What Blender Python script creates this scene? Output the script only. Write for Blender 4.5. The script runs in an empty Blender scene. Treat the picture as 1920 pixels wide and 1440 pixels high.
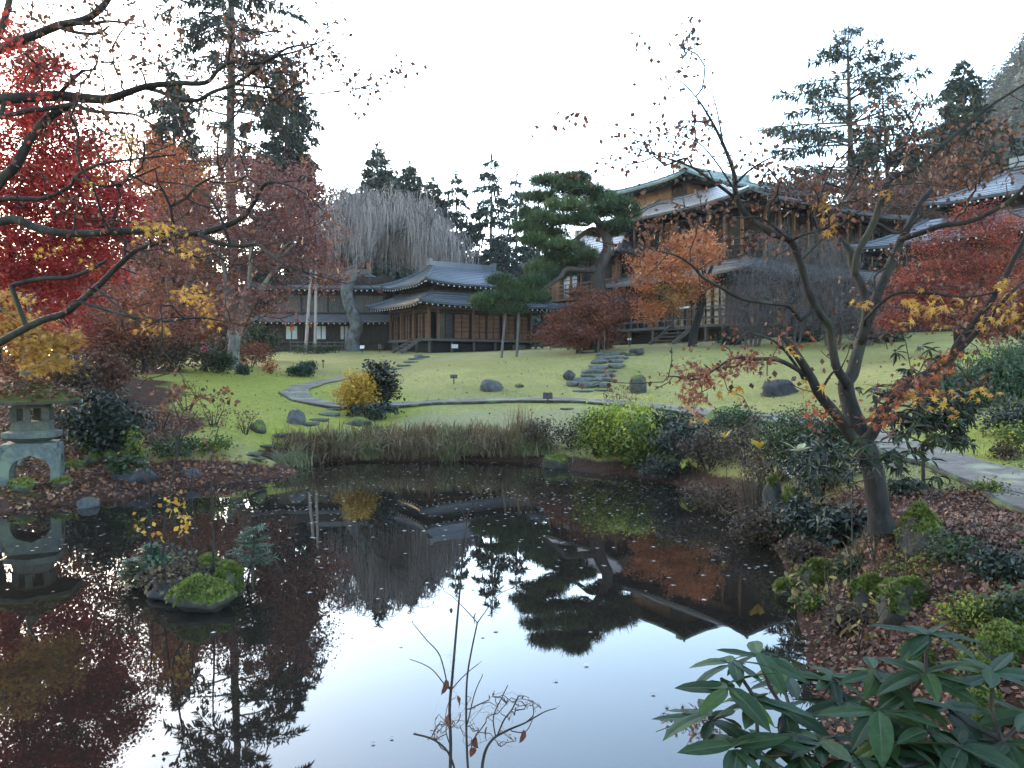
import bpy, bmesh, math, random
import numpy as np
from mathutils import Vector, Matrix

# ---------------------------------------------------------------- camera, sky, sun, exposure
scn = bpy.context.scene
COL = scn.collection
F = 1500.0                       # focal length in pixels of a 1920 px wide picture
PITCH = math.atan(32 / F)        # looking slightly down
CZ = 2.5                         # eye height over the water
cam = bpy.data.objects.new('camera', bpy.data.cameras.new('camera'))
cam.data.sensor_width = 36
cam.data.lens = 36 * F / 1920
cam.data.clip_start = .05
cam.data.clip_end = 5000
cam.location = (0, 0, CZ)
cam.rotation_euler = (math.pi / 2 - PITCH, 0, 0)
COL.objects.link(cam)
scn.camera = cam

SUN_EL, SUN_AZ = math.radians(13), math.radians(-43)      # azimuth from +Y, negative = towards -X
world = bpy.data.worlds.new('World')
scn.world = world
world.use_nodes = True
wn = world.node_tree
bg = wn.nodes['Background']
sky = wn.nodes.new('ShaderNodeTexSky')
sky.sky_type = 'NISHITA'
sky.sun_disc = False
sky.sun_elevation = SUN_EL
sky.sun_rotation = SUN_AZ
sky.altitude = 600
sky.air_density = 1.1
sky.dust_density = 1.3
sky.ozone_density = 1.0
wn.links.new(sky.outputs[0], bg.inputs[0])
bg.inputs[1].default_value = .15

sl = bpy.data.lights.new('sun', 'SUN')
sl.energy = .5
sl.angle = math.radians(16)
sl.color = (1, .87, .72)
sun = bpy.data.objects.new('sun', sl)
d = Vector((math.sin(SUN_AZ) * math.cos(SUN_EL), math.cos(SUN_AZ) * math.cos(SUN_EL), math.sin(SUN_EL)))
sun.rotation_euler = d.to_track_quat('Z', 'Y').to_euler()
sun.location = (0, 0, 60)
COL.objects.link(sun)

vs = scn.view_settings
vs.view_transform = 'Standard'
vs.look = 'None'
vs.gamma = 1
vs.use_curve_mapping = False
vs.exposure = 3.5
scn.render.engine = 'CYCLES'
cy = scn.cycles
cy.use_denoising = True
cy.max_bounces = 6
cy.diffuse_bounces = 2
cy.glossy_bounces = 3
cy.transmission_bounces = 3
cy.volume_bounces = 0
cy.transparent_max_bounces = 4
cy.sample_clamp_indirect = 8

# ---------------------------------------------------------------- helpers: projection, meshes
RNG = np.random.default_rng(11)
random.seed(5)
cp, sp = math.cos(PITCH), math.sin(PITCH)

def ray(px, py):
    u, v = (px - 960) / F, (720 - py) / F
    return np.array([u, cp + v * sp, -sp + v * cp])

def at(px, py, D):                # the point on the sight line of a pixel that lies D metres ahead
    r = ray(px, py)
    return np.array([0, 0, CZ]) + r * (D / r[1])

class G:                          # collects geometry for ONE mesh
    def __init__(s):
        s.v, s.f, s.t, s.m, s.n = [], [], [], [], 0
    def add(s, V, Fa, t=.5, m=0):
        V = np.asarray(V, float).reshape(-1, 3)
        Fa = np.asarray(Fa, int)
        if len(V) == 0 or len(Fa) == 0: return s
        s.v.append(V); s.f.append(Fa + s.n); s.n += len(V)
        s.t.append(np.broadcast_to(np.asarray(t, float), (len(Fa),)).copy())
        s.m.append(np.full(len(Fa), m))
        return s
    def mesh(s, name, mats, off=(0, 0, 0), smooth=False):
        me = bpy.data.meshes.new(name)
        if s.n:
            V = np.concatenate(s.v) - np.asarray(off)
            loops = np.concatenate([f.ravel() for f in s.f])
            tot = np.concatenate([np.full(len(f), f.shape[1]) for f in s.f])
            start = np.concatenate([[0], np.cumsum(tot)[:-1]])
            me.vertices.add(len(V)); me.vertices.foreach_set('co', V.astype(np.float32).ravel())
            me.loops.add(len(loops)); me.loops.foreach_set('vertex_index', loops.astype(np.int32))
            me.polygons.add(len(tot)); me.polygons.foreach_set('loop_start', start.astype(np.int32))
            me.polygons.foreach_set('material_index', np.concatenate(s.m).astype(np.int32))
            me.polygons.foreach_set('use_smooth', np.full(len(tot), smooth))
            a = me.attributes.new('tint', 'FLOAT', 'FACE')
            a.data.foreach_set('value', np.concatenate(s.t).astype(np.float32))
            me.update(calc_edges=True)
        for m in (mats if isinstance(mats, (list, tuple)) else [mats]):
            me.materials.append(m)
        return me

def link(name, data, parent=None, loc=None, **props):
    o = bpy.data.objects.new(name, data)
    COL.objects.link(o)
    if parent is not None: o.parent = parent
    if loc is not None: o.location = [float(c) for c in loc]
    for k, v in props.items(): o[k] = v
    return o

def thing(name, label, cat, loc, group=None, yaw=0):
    o = link(name, None, None, loc, label=label, category=cat)
    o.empty_display_size = .2
    o.rotation_euler.z = yaw
    if group: o['group'] = group
    return o

def solo(name, label, cat, g, mats, loc, group=None, smooth=False):     # a thing that is one mesh (geometry in world space)
    o = link(name, g.mesh(name, mats, loc, smooth) if isinstance(g, G) else g, None, loc, label=label, category=cat)
    if group: o['group'] = group
    return o

def part(name, g, mats, parent, off=(0, 0, 0), smooth=False, **props):
    return link(name, g.mesh(name, mats, off, smooth) if isinstance(g, G) else g, parent, None, **props)

def dup(o, loc, yaw=0, scale=1, label=None, parent=None):
    c = o.copy(); COL.objects.link(c)
    if parent is not None: c.parent = parent
    if loc is not None:
        c.location = [float(q) for q in loc]; c.rotation_euler.z = yaw
        c.scale = (scale,) * 3 if np.isscalar(scale) else scale
    if label: c['label'] = label
    for ch in o.children: dup(ch, None, parent=c)
    return c

def unit(a):
    a = np.asarray(a, float)
    return a / (np.linalg.norm(a, axis=-1, keepdims=True) + 1e-9)

def tube(g, P, r, sides=5, t=.5, m=0, cap=True):
    P = np.asarray(P, float); n = len(P)
    if n < 2: return
    r = np.broadcast_to(np.asarray(r, float), (n,))
    T = unit(np.gradient(P, axis=0))
    ref = np.array([0, 0, 1.]) if abs(T[0][2]) < .9 else np.array([1., 0, 0])
    a = unit(np.cross(T[0], ref)); A = [a]
    for i in range(1, n):
        a = a - T[i] * np.dot(a, T[i]); a = unit(a); A.append(a)
    A = np.array(A); B = np.cross(T, A)
    th = np.linspace(0, 2 * np.pi, sides, endpoint=False)
    V = P[:, None] + r[:, None, None] * (np.cos(th)[None, :, None] * A[:, None] + np.sin(th)[None, :, None] * B[:, None])
    i = np.arange(n - 1)[:, None] * sides; j = np.arange(sides)[None]; k = (j + 1) % sides
    Q = np.stack([i + j, i + k, i + sides + k, i + sides + j], -1).reshape(-1, 4)
    g.add(V.reshape(-1, 3), Q, t, m)
    if cap and sides > 2:
        g.add(V[-1], [list(range(sides))], t, m)
        g.add(V[0], [list(range(sides))[::-1]], t, m)

BOXF = np.array([[0, 3, 2, 1], [4, 5, 6, 7], [0, 1, 5, 4], [1, 2, 6, 5], [2, 3, 7, 6], [3, 0, 4, 7]])
def box(g, x0, x1, y0, y1, z0, z1, t=.5, m=0):
    V = [(x0, y0, z0), (x1, y0, z0), (x1, y1, z0), (x0, y1, z0), (x0, y0, z1), (x1, y0, z1), (x1, y1, z1), (x0, y1, z1)]
    g.add(V, BOXF, t, m)

def beam(g, a, b, w, h, t=.5, m=0):      # a squared bar from a to b
    a, b = np.asarray(a, float), np.asarray(b, float)
    T = unit(b - a); ref = np.array([0, 0, 1.]) if abs(T[2]) < .95 else np.array([1., 0, 0])
    s = unit(np.cross(T, ref)) * w / 2; u = unit(np.cross(s, T)) * h / 2
    V = [a - s - u, a + s - u, a + s + u, a - s + u, b - s - u, b + s - u, b + s + u, b - s + u]
    g.add(V, BOXF, t, m)

def rotmats(yaw, pitch, roll):
    cy_, sy = np.cos(yaw), np.sin(yaw); c2, s2 = np.cos(pitch), np.sin(pitch); c3, s3 = np.cos(roll), np.sin(roll)
    z, o = np.zeros_like(yaw), np.ones_like(yaw)
    Rz = np.stack([cy_, -sy, z, sy, cy_, z, z, z, o], -1).reshape(-1, 3, 3)
    Rx = np.stack([o, z, z, z, c2, -s2, z, s2, c2], -1).reshape(-1, 3, 3)
    Ry = np.stack([c3, z, s3, z, o, z, -s3, z, c3], -1).reshape(-1, 3, 3)
    return Rz @ Rx @ Ry

KITE = (np.array([(0, 0, 0), (.36, .45, .06), (0, 1, 0), (-.36, .45, .06)]), np.array([[0, 1, 2, 3]]))
THIN = (np.array([(0, 0, 0), (.14, .5, .03), (0, 1, -.05), (-.14, .5, .03)]), np.array([[0, 1, 2, 3]]))
OVAL = (np.array([(0, 0, 0), (.2, .25, .05), (.24, .6, .04), (0, 1, -.08), (-.24, .6, .04), (-.2, .25, .05), (0, .5, 0)]),
        np.array([[0, 1, 6], [1, 2, 6], [2, 3, 6], [3, 4, 6], [4, 5, 6], [5, 0, 6]]))
def _star():
    ang = np.radians([-150, -100, -52, 0, 52, 100, 150]); ln = np.array([.28, .45, .58, .66, .58, .45, .28])
    V = [(0, .38, 0)]
    for i in range(7):
        V.append((ln[i] * math.sin(ang[i]), .38 + ln[i] * math.cos(ang[i]), -.06))
        if i < 6:
            a = (ang[i] + ang[i + 1]) / 2; V.append((.17 * math.sin(a), .38 + .17 * math.cos(a), .02))
    V.append((0, .2, 0))
    n = len(V) - 1
    return np.array(V), np.array([[0, i, i + 1] for i in range(1, n)] + [[0, n, 1]])
STAR = _star()

def scatter(g, pos, shape, size, yaw=None, tilt=.5, pitch0=0, tint=None, m=0, jitter=.3):
    n = len(pos)
    if n == 0: return
    V0, F0 = shape
    yaw = RNG.uniform(0, 6.283, n) if yaw is None else yaw
    M = rotmats(yaw, pitch0 + RNG.normal(0, tilt, n), RNG.normal(0, tilt, n))
    sc = np.asarray(size) * RNG.uniform(1 - jitter, 1 + jitter, n)
    V = np.einsum('nij,kj->nki', M, V0) * sc[:, None, None] + pos[:, None]
    k = len(V0)
    Fa = (F0[None] + (np.arange(n) * k)[:, None, None]).reshape(-1, F0.shape[1])
    t = RNG.uniform(0, 1, n) if tint is None else tint
    g.add(V.reshape(-1, 3), Fa, np.repeat(t, len(F0)), m)

# ---------------------------------------------------------------- helpers: materials
def nd(nt, t, **kw):
    n = nt.nodes.new(t)
    for k, v in kw.items():
        if k in n.inputs.keys(): n.inputs[k].default_value = v
        else: setattr(n, k, v)
    return n

def newmat(name, rough=.7, spec=.3):
    m = bpy.data.materials.new(name); m.use_nodes = True
    nt = m.node_tree; b = nt.nodes['Principled BSDF']
    b.inputs['Roughness'].default_value = rough
    b.inputs['Specular IOR Level'].default_value = spec
    return m, nt, b

def c4(c): return (c[0], c[1], c[2], 1)

ALB = .55
def ramp(nt, fac, stops, k=None):
    k = (1 if max(max(c) for _, c in stops) > .99 else ALB) if k is None else k
    r = nt.nodes.new('ShaderNodeValToRGB')
    e = r.color_ramp.elements
    while len(e) < len(stops): e.new(.5)
    for i, (p, c) in enumerate(stops):
        e[i].position = p; e[i].color = c4([q * k for q in c])
    nt.links.new(fac, r.inputs[0])
    return r.outputs[0]

def coords(nt, scale=(1, 1, 1), obj=True):
    if obj:
        src = nd(nt, 'ShaderNodeTexCoord').outputs['Object']
    else:
        src = nd(nt, 'ShaderNodeNewGeometry').outputs['Position']
    mp = nd(nt, 'ShaderNodeMapping')
    mp.inputs['Scale'].default_value = scale
    nt.links.new(src, mp.inputs[0])
    return mp.outputs[0]

def noise(nt, co, scale, detail=5, rough=.6, dist=0):
    n = nd(nt, 'ShaderNodeTexNoise', Scale=scale, Detail=detail, Roughness=rough, Distortion=dist)
    nt.links.new(co, n.inputs['Vector'])
    return n.outputs[0]

def mix(nt, fac, a, b):
    n = nd(nt, 'ShaderNodeMix', data_type='RGBA')
    for s, v in ((n.inputs[0], fac), (n.inputs[6], a), (n.inputs[7], b)):
        if hasattr(v, 'is_output'): nt.links.new(v, s)
        else: s.default_value = v if np.isscalar(v) else c4(v)
    return n.outputs[2]

def bump(nt, b, h, strength=.4, dist=.02):
    n = nd(nt, 'ShaderNodeBump', Strength=strength, Distance=dist)
    nt.links.new(h, n.inputs['Height']); nt.links.new(n.outputs[0], b.inputs['Normal'])

def leaf_mat(name, stops, trans=.3, rough=.6, spec=.25):
    m, nt, b = newmat(name, rough, spec)
    a = nd(nt, 'ShaderNodeAttribute', attribute_name='tint')
    col = ramp(nt, a.outputs['Fac'], stops)
    nt.links.new(col, b.inputs['Base Color'])
    tr = nd(nt, 'ShaderNodeBsdfTranslucent'); nt.links.new(col, tr.inputs[0])
    mx = nd(nt, 'ShaderNodeMixShader'); mx.inputs[0].default_value = trans
    nt.links.new(b.outputs[0], mx.inputs[1]); nt.links.new(tr.outputs[0], mx.inputs[2])
    nt.links.new(mx.outputs[0], nt.nodes['Material Output'].inputs[0])
    return m

def rough_mat(name, c1, c2, scale=6, stretch=(1, 1, 1), rough=.85, spec=.2, bmp=.5, dist=.02, c3=None, lo=.35, hi=.68, obj=True):
    m, nt, b = newmat(name, rough, spec)
    co = coords(nt, stretch, obj)
    n1 = noise(nt, co, scale, 7, .65)
    col = ramp(nt, n1, [(lo, c1), (hi, c2)])
    if c3 is not None:
        n2 = noise(nt, co, scale * .23, 4, .6)
        f = ramp(nt, n2, [(.5, (0, 0, 0)), (.64, (1, 1, 1))])
        col = mix(nt, f, col, c3)
    nt.links.new(col, b.inputs['Base Color'])
    bump(nt, b, noise(nt, co, scale * 2.5, 6, .7), bmp, dist)
    return m

def mossy_mat(name, c1, c2, moss1, moss2, amount=.5, scale=5):      # stone with moss growing on its upper side
    m, nt, b = newmat(name, .9, .2)
    co = coords(nt)
    n1 = noise(nt, co, scale, 8, .7)
    stone = ramp(nt, n1, [(.3, c1), (.7, c2)])
    mossc = ramp(nt, noise(nt, co, scale * 5, 5, .7), [(.32, moss1), (.68, moss2)])
    nz = nd(nt, 'ShaderNodeSeparateXYZ'); nt.links.new(nd(nt, 'ShaderNodeNewGeometry').outputs['Normal'], nz.inputs[0])
    ad = nd(nt, 'ShaderNodeMath', operation='MULTIPLY_ADD'); nt.links.new(nz.outputs[2], ad.inputs[0])
    ad.inputs[1].default_value = .45; nt.links.new(noise(nt, co, scale * .5, 6, .75), ad.inputs[2])
    f = ramp(nt, ad.outputs[0], [(.98 - amount * .7, (0, 0, 0)), (1.2 - amount * .7, (1, 1, 1))])
    nt.links.new(mix(nt, f, stone, mossc), b.inputs['Base Color'])
    bump(nt, b, noise(nt, co, scale * 6, 6, .75), .8, .03)
    return m

def plain(name, c, rough=.7, spec=.3):
    m, nt, b = newmat(name, rough, spec)
    co = coords(nt)
    k = np.array(c)
    nt.links.new(ramp(nt, noise(nt, co, 9, 5), [(.3, k * .78), (.7, k * 1.12)]), b.inputs['Base Color'])
    return m

M = {}
# leaves: the colour runs along a per-leaf tint
M['red'] = leaf_mat('red_leaves', [(0, (.16, .016, .02)), (.5, (.42, .035, .035)), (.85, (.6, .065, .05)), (1, (.62, .16, .05))], .35)
M['orange'] = leaf_mat('orange_leaves', [(0, (.2, .03, .015)), (.5, (.4, .09, .03)), (1, (.5, .19, .04))], .35)
M['salmon'] = leaf_mat('salmon_leaves', [(0, (.10, .12, .03)), (.18, (.24, .16, .04)), (.4, (.55, .2, .06)), (.75, (.66, .21, .1)), (1, (.72, .3, .1))], .35)
M['rust'] = leaf_mat('rust_leaves', [(0, (.09, .03, .022)), (.5, (.22, .07, .042)), (1, (.36, .13, .06))], .3)
M['mauve'] = leaf_mat('dull_red_leaves', [(0, (.09, .045, .045)), (.4, (.2, .075, .07)), (.75, (.31, .11, .09)), (1, (.4, .19, .08))], .3)
M['crimson'] = leaf_mat('crimson_leaves', [(0, (.09, .025, .024)), (.45, (.29, .065, .045)), (.8, (.52, .115, .06)), (1, (.66, .25, .08))], .35)
M['brown'] = leaf_mat('dry_brown_leaves', [(0, (.05, .022, .016)), (.6, (.13, .05, .03)), (1, (.26, .1, .04))], .25)
M['brownbush'] = leaf_mat('brown_bush_leaves', [(0, (.025, .018, .014)), (.5, (.075, .046, .032)), (.85, (.14, .1, .045)), (1, (.24, .19, .08))], .25)
M['yellow'] = leaf_mat('yellow_maple_leaves', [(0, (.34, .15, .03)), (.5, (.5, .26, .05)), (1, (.62, .4, .1))], .4)
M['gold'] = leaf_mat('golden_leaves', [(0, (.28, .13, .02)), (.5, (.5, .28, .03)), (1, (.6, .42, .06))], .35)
M['lime'] = leaf_mat('lime_leaves', [(0, (.11, .18, .02)), (.5, (.34, .42, .05)), (1, (.7, .64, .08))], .4)
M['mixed'] = leaf_mat('green_and_yellow_leaves', [(0, (.02, .04, .012)), (.45, (.07, .12, .02)), (.7, (.22, .25, .03)), (1, (.65, .52, .06))], .35)
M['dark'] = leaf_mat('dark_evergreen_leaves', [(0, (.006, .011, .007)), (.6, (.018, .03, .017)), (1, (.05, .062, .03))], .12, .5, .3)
M['green'] = leaf_mat('green_leaves', [(0, (.012, .022, .009)), (.6, (.04, .066, .022)), (1, (.1, .135, .045))], .25)
M['box'] = leaf_mat('box_leaves', [(0, (.012, .03, .016)), (.6, (.03, .06, .03)), (1, (.06, .09, .04))], .2)
M['bamboo'] = leaf_mat('bamboo_grass_leaves', [(0, (.03, .06, .03)), (.6, (.07, .12, .06)), (1, (.14, .18, .08))], .25)
M['needle'] = leaf_mat('spruce_needles', [(0, (.014, .024, .02)), (.6, (.03, .045, .034)), (1, (.052, .066, .042))], .08, .7)
M['fir'] = leaf_mat('fir_needles', [(0, (.02, .035, .028)), (.6, (.045, .068, .046)), (1, (.085, .1, .058))], .08, .7)
M['pine'] = leaf_mat('pine_needles', [(0, (.022, .045, .018)), (.55, (.06, .105, .038)), (1, (.13, .18, .06))], .15, .65)
M['sapling'] = leaf_mat('young_fir_needles', [(0, (.03, .075, .045)), (1, (.08, .16, .08))], .2)
M['sedge'] = leaf_mat('sedge_blades', [(0, (.05, .035, .022)), (.25, (.19, .115, .06)), (.45, (.32, .24, .13)), (.62, (.09, .11, .04)), (.8, (.18, .2, .075)), (1, (.55, .5, .33))], .3)
M['stalk'] = leaf_mat('dry_stalks', [(0, (.05, .035, .025)), (1, (.16, .12, .08))], .1)
M['litter'] = leaf_mat('fallen_leaves', [(0, (.075, .035, .025)), (.45, (.18, .08, .05)), (.8, (.3, .13, .065)), (1, (.46, .3, .19))], .1, .65, .35)
M['litter_tan'] = leaf_mat('fallen_orange_leaves', [(0, (.08, .035, .02)), (.45, (.19, .075, .035)), (.8, (.3, .125, .05)), (1, (.42, .26, .15))], .1, .65, .35)
M['floating'] = leaf_mat('floating_leaves', [(0, (.08, .05, .035)), (.6, (.28, .23, .19)), (1, (.62, .59, .54))], .05, .35, .6)
M['twig'] = rough_mat('twig_bark', (.018, .014, .013), (.05, .04, .035), 20, bmp=.2)
M['strand'] = leaf_mat('weeping_twigs', [(0, (.13, .11, .11)), (.6, (.3, .255, .25)), (1, (.42, .36, .34))], .1)
M['greytwig'] = rough_mat('grey_twig_bark', (.07, .062, .06), (.15, .13, .125), 10, bmp=.1)
M['bark'] = rough_mat('dark_bark', (.008, .007, .007), (.034, .029, .027), 14, (1, 1, .35), bmp=.9, c3=(.024, .024, .017))
M['palebark'] = rough_mat('pale_lichen_bark', (.06, .055, .048), (.3, .29, .26), 3.5, (1, 1, .35), bmp=.8)
M['gnarl'] = rough_mat('gnarled_grey_bark', (.03, .03, .03), (.22, .215, .2), 2.6, (1, 1, .6), bmp=1, dist=.12, c3=(.085, .1, .09))
M['pinebark'] = rough_mat('red_pine_bark', (.025, .021, .02), (.085, .07, .064), 4, (1, 1, .4), bmp=1)
M['conbark'] = rough_mat('conifer_bark', (.05, .042, .04), (.13, .11, .1), 4, (1, 1, .3), bmp=.8)
M['stone'] = mossy_mat('grey_garden_stone', (.035, .035, .038), (.14, .14, .14), (.035, .05, .02), (.11, .14, .04), .25)
M['darkstone'] = mossy_mat('dark_garden_stone', (.02, .02, .024), (.09, .09, .1), (.04, .05, .02), (.1, .12, .04), .15)
M['moss'] = mossy_mat('mossy_stone', (.03, .032, .028), (.1, .1, .085), (.05, .07, .015), (.2, .24, .05), .5)
M['limemoss'] = mossy_mat('bright_mossy_stone', (.04, .035, .03), (.1, .09, .075), (.06, .085, .015), (.36, .4, .06), .5, 6)
M['step'] = mossy_mat('step_stone', (.06, .068, .068), (.2, .215, .21), (.06, .08, .05), (.14, .17, .1), .22, 4)
M['lantern'] = rough_mat('weathered_granite', (.07, .085, .083), (.14, .165, .163), 14, bmp=.8, dist=.012, c3=(.09, .11, .08))
M['lanternmoss'] = mossy_mat('mossy_granite', (.05, .055, .05), (.13, .13, .12), (.06, .075, .02), (.18, .19, .05), .55, 8)

# ---------------------------------------------------------------- ground: control points read off sight lines
SHORE_PX = [(-420, 1010), (-150, 985), (0, 962), (70, 953), (150, 946), (240, 936), (300, 922), (380, 912), (470, 903), (548, 892), (560, 880),
            (520, 872), (560, 868), (640, 866), (760, 866), (900, 865), (1000, 868), (1060, 880), (1110, 887), (1180, 890), (1250, 905), (1330, 932),
            (1395, 965), (1440, 1005), (1468, 1050), (1480, 1090), (1490, 1130), (1500, 1190), (1515, 1250), (1530, 1330), (1545, 1440)]
shore = []
for q in SHORE_PX:
    r = ray(*q); k = -CZ / r[2]; shore.append((r[0] * k, r[1] * k))
shore += [(1.75, 3.6), (1.25, 2.75), (.4, 2.45), (-1, 2.4), (-3, 2.6), (-4.5, 4.4), (-5.2, 6.4), (-6.2, 8.6), (-9, 11), (-13, 12.5)]
shore = np.array(shore)

def shore_dist(x, y):             # positive on land, negative over the pond
    P = np.stack([x, y], -1).reshape(-1, 2)
    dmin = np.full(len(P), 1e9); inside = np.zeros(len(P), bool)
    n = len(shore)
    for i in range(n):
        a, b = shore[i], shore[(i + 1) % n]; e = b - a
        t = np.clip(((P - a) @ e) / (e @ e), 0, 1)
        dmin = np.minimum(dmin, np.hypot(*(P - a - t[:, None] * e).T))
        c = (a[1] > P[:, 1]) != (b[1] > P[:, 1])
        xi = a[0] + (P[:, 1] - a[1]) * e[0] / (e[1] + 1e-12)
        inside ^= c & (P[:, 0] < xi)
    return np.where(inside, -dmin, dmin).reshape(np.shape(x))

CTRL = [(685, 782, 25.5), (1000, 757, 28), (850, 762, 27.5), (740, 761, 27), (1250, 765, 25.5), (1400, 780, 22.5), (1500, 794, 20), (1620, 818, 16.8),
        (1750, 855, 13.3), (1850, 890, 11.2), (1920, 925, 9.8), (640, 758, 27.5), (545, 740, 30), (590, 717, 36), (640, 708, 39),
        (450, 706, 36), (350, 692, 38), (300, 722, 28), (480, 792, 21.5), (200, 850, 18), (60, 850, 19), (500, 840, 19.5), (110, 905, 15.5), (270, 900, 16.3),
        (900, 735, 31), (1100, 737, 30.5), (1150, 664, 40), (850, 690, 38), (750, 674, 46), (950, 660, 47), (640, 692, 42), (560, 670, 52),
        (740, 662, 55), (900, 660, 55.5), (600, 660, 58), (1050, 657, 46), (1200, 650, 45), (1350, 642, 44), (1500, 634, 44), (1700, 627, 42), (1900, 617, 40),
        (1400, 700, 32), (1600, 700, 27), (1480, 742, 27), (1800, 664, 30), (1920, 655, 27), (1860, 710, 20), (1900, 825, 14), (1850, 765, 17),
        (1650, 985, 8), (1800, 975, 8.2), (1740, 915, 9.6), (1920, 1000, 7), (1700, 1060, 7), (1850, 1150, 5.5), (1900, 1300, 4.2), (1700, 1140, 6.3), (1750, 1310, 4.6),
        (1560, 905, 10.5), (1450, 860, 14), (1200, 830, 21.5), (1350, 815, 19), (1000, 800, 24), (800, 800, 24), (100, 690, 34), (-200, 690, 40), (-200, 860, 18)]
cx = [at(*c) for c in CTRL]
cx += [np.array(p) for p in [(0, 70, 4.2), (-40, 75, 3.6), (40, 70, 5), (0, 120, 5), (-90, 110, 4), (90, 110, 7), (60, 40, 5), (45, 15, 3), (-45, 20, 2.2), (-50, 50, 3),
                             (0, 0, .95), (-8, 0, .8), (8, 1, .95), (0, -12, 1), (20, 2, 1.2), (-20, 4, 1), (12, 6, 1.1), (1.9, 2, .85)]]
cx = np.array(cx)
def _U(r2): return np.where(r2 > 1e-9, r2 * np.log(r2 + 1e-12), 0)
_n = len(cx)
_A = np.zeros((_n + 3, _n + 3))
_d2 = ((cx[:, None, :2] - cx[None, :, :2]) ** 2).sum(-1)
_A[:_n, :_n] = _U(_d2) + np.eye(_n) * 2.0
_A[:_n, _n] = 1; _A[:_n, _n + 1:] = cx[:, :2]; _A[_n:, :_n] = _A[:_n, _n:].T
_w = np.linalg.solve(_A, np.concatenate([cx[:, 2], [0, 0, 0]]))

def sstep(a, b, x):
    t = np.clip((x - a) / (b - a), 0, 1); return t * t * (3 - 2 * t)

def wobble(x, y):
    return (np.sin(x * 1.7 + 1.3 * np.sin(y * .9)) * np.sin(y * 1.9 + np.sin(x * 1.1)) * .5 + np.sin(x * 4.1 + y * 2.3) * np.sin(y * 3.7 - x * 1.9) * .25)

def litter_mask(x, y):
    m = np.zeros(np.shape(x))
    for (bx, by, r, k) in [(3.9, 7.9, 2.1, 1), (4.4, 6.6, 1.6, .9), (3.4, 6.3, 1.4, 1), (3.9, 5, 1.5, .75), (3, 4.4, 1.4, .6), (5.2, 8.6, 1.1, .7), (-9.2, 15.8, 2.6, 1), (-6.6, 16.3, 2.2, 1),
                           (-12.5, 17, 4, 1), (-11, 20.5, 3.5, .9), (-5.2, 17.6, 1.6, .7), (-18, 24, 9, .9), (-22, 34, 9, .8), (3.4, 10.2, 1.6, .8), (2, 2, 2.5, .7), (9, 13, 1, .1)]:
        m = np.maximum(m, k * (1 - sstep(.55, 1.1, np.hypot(x - bx, y - by) / r)))
    return m

def gz(x, y, raw=False):
    x = np.asarray(x, float); y = np.asarray(y, float)
    sh = np.shape(x); X = np.atleast_1d(x).ravel(); Y = np.atleast_1d(y).ravel()
    xc, yc = np.clip(X, -90, 95), np.clip(Y, -12, 120)
    z = np.empty(len(X))
    for i in range(0, len(X), 20000):
        s = slice(i, i + 20000)
        d2 = (xc[s, None] - cx[None, :, 0]) ** 2 + (yc[s, None] - cx[None, :, 1]) ** 2
        z[s] = _U(d2) @ _w[:_n] + _w[_n] + _w[_n + 1] * xc[s] + _w[_n + 2] * yc[s]
    sd = shore_dist(X, Y)
    z = np.maximum(z, .12)
    k = sstep(0, 1.3, sd)
    z = z * k + (1 - k) * np.minimum(.1, z) * sstep(-.05, .4, sd)
    rough = .012 + .05 * litter_mask(X, Y) + .06 * np.exp(-((sd - .6) / .6) ** 2)
    z = z + wobble(X, Y) * rough * sstep(0, .3, sd)
    z = np.where(sd < 0, -.55 * sstep(0, 1.2, -sd) - .03, z)
    return z.reshape(sh) if sh else float(z[0])

def gp(px, py, d0=2.5, d1=75):    # the point where a pixel's sight line meets the ground
    r = ray(px, py); Ds = np.geomspace(d0, d1, 260)
    P = np.array([0, 0, CZ]) + r[None] * (Ds / r[1])[:, None]
    k = np.where(P[:, 2] < np.maximum(gz(P[:, 0], P[:, 1]), 0))[0]
    i = k[0] if len(k) else len(Ds) - 1
    p = P[i].copy(); p[2] = max(gz(p[0], p[1]), 0); return p

def on(px, D, dz=0):              # ground point under a picture column at a distance
    x = (px - 960) / F * D
    return np.array([x, D, gz(x, D) + dz])

ax = np.concatenate([-np.geomspace(400, 27, 26), np.arange(-26, 26.01, .27), np.geomspace(27, 400, 26)])
ay = np.concatenate([np.arange(-12, 1.99, 1.0), np.arange(2, 34, .25), np.arange(34, 62, .45), np.geomspace(62, 1200, 30)])
X, Y = np.meshgrid(ax, ay)
Z = gz(X, Y)
nx, ny = len(ax), len(ay)
g = G()
ii = (np.arange(ny - 1)[:, None] * nx + np.arange(nx - 1)[None]).ravel()
g.add(np.stack([X, Y, Z], -1).reshape(-1, 3), np.stack([ii, ii + 1, ii + nx + 1, ii + nx], -1))

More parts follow.
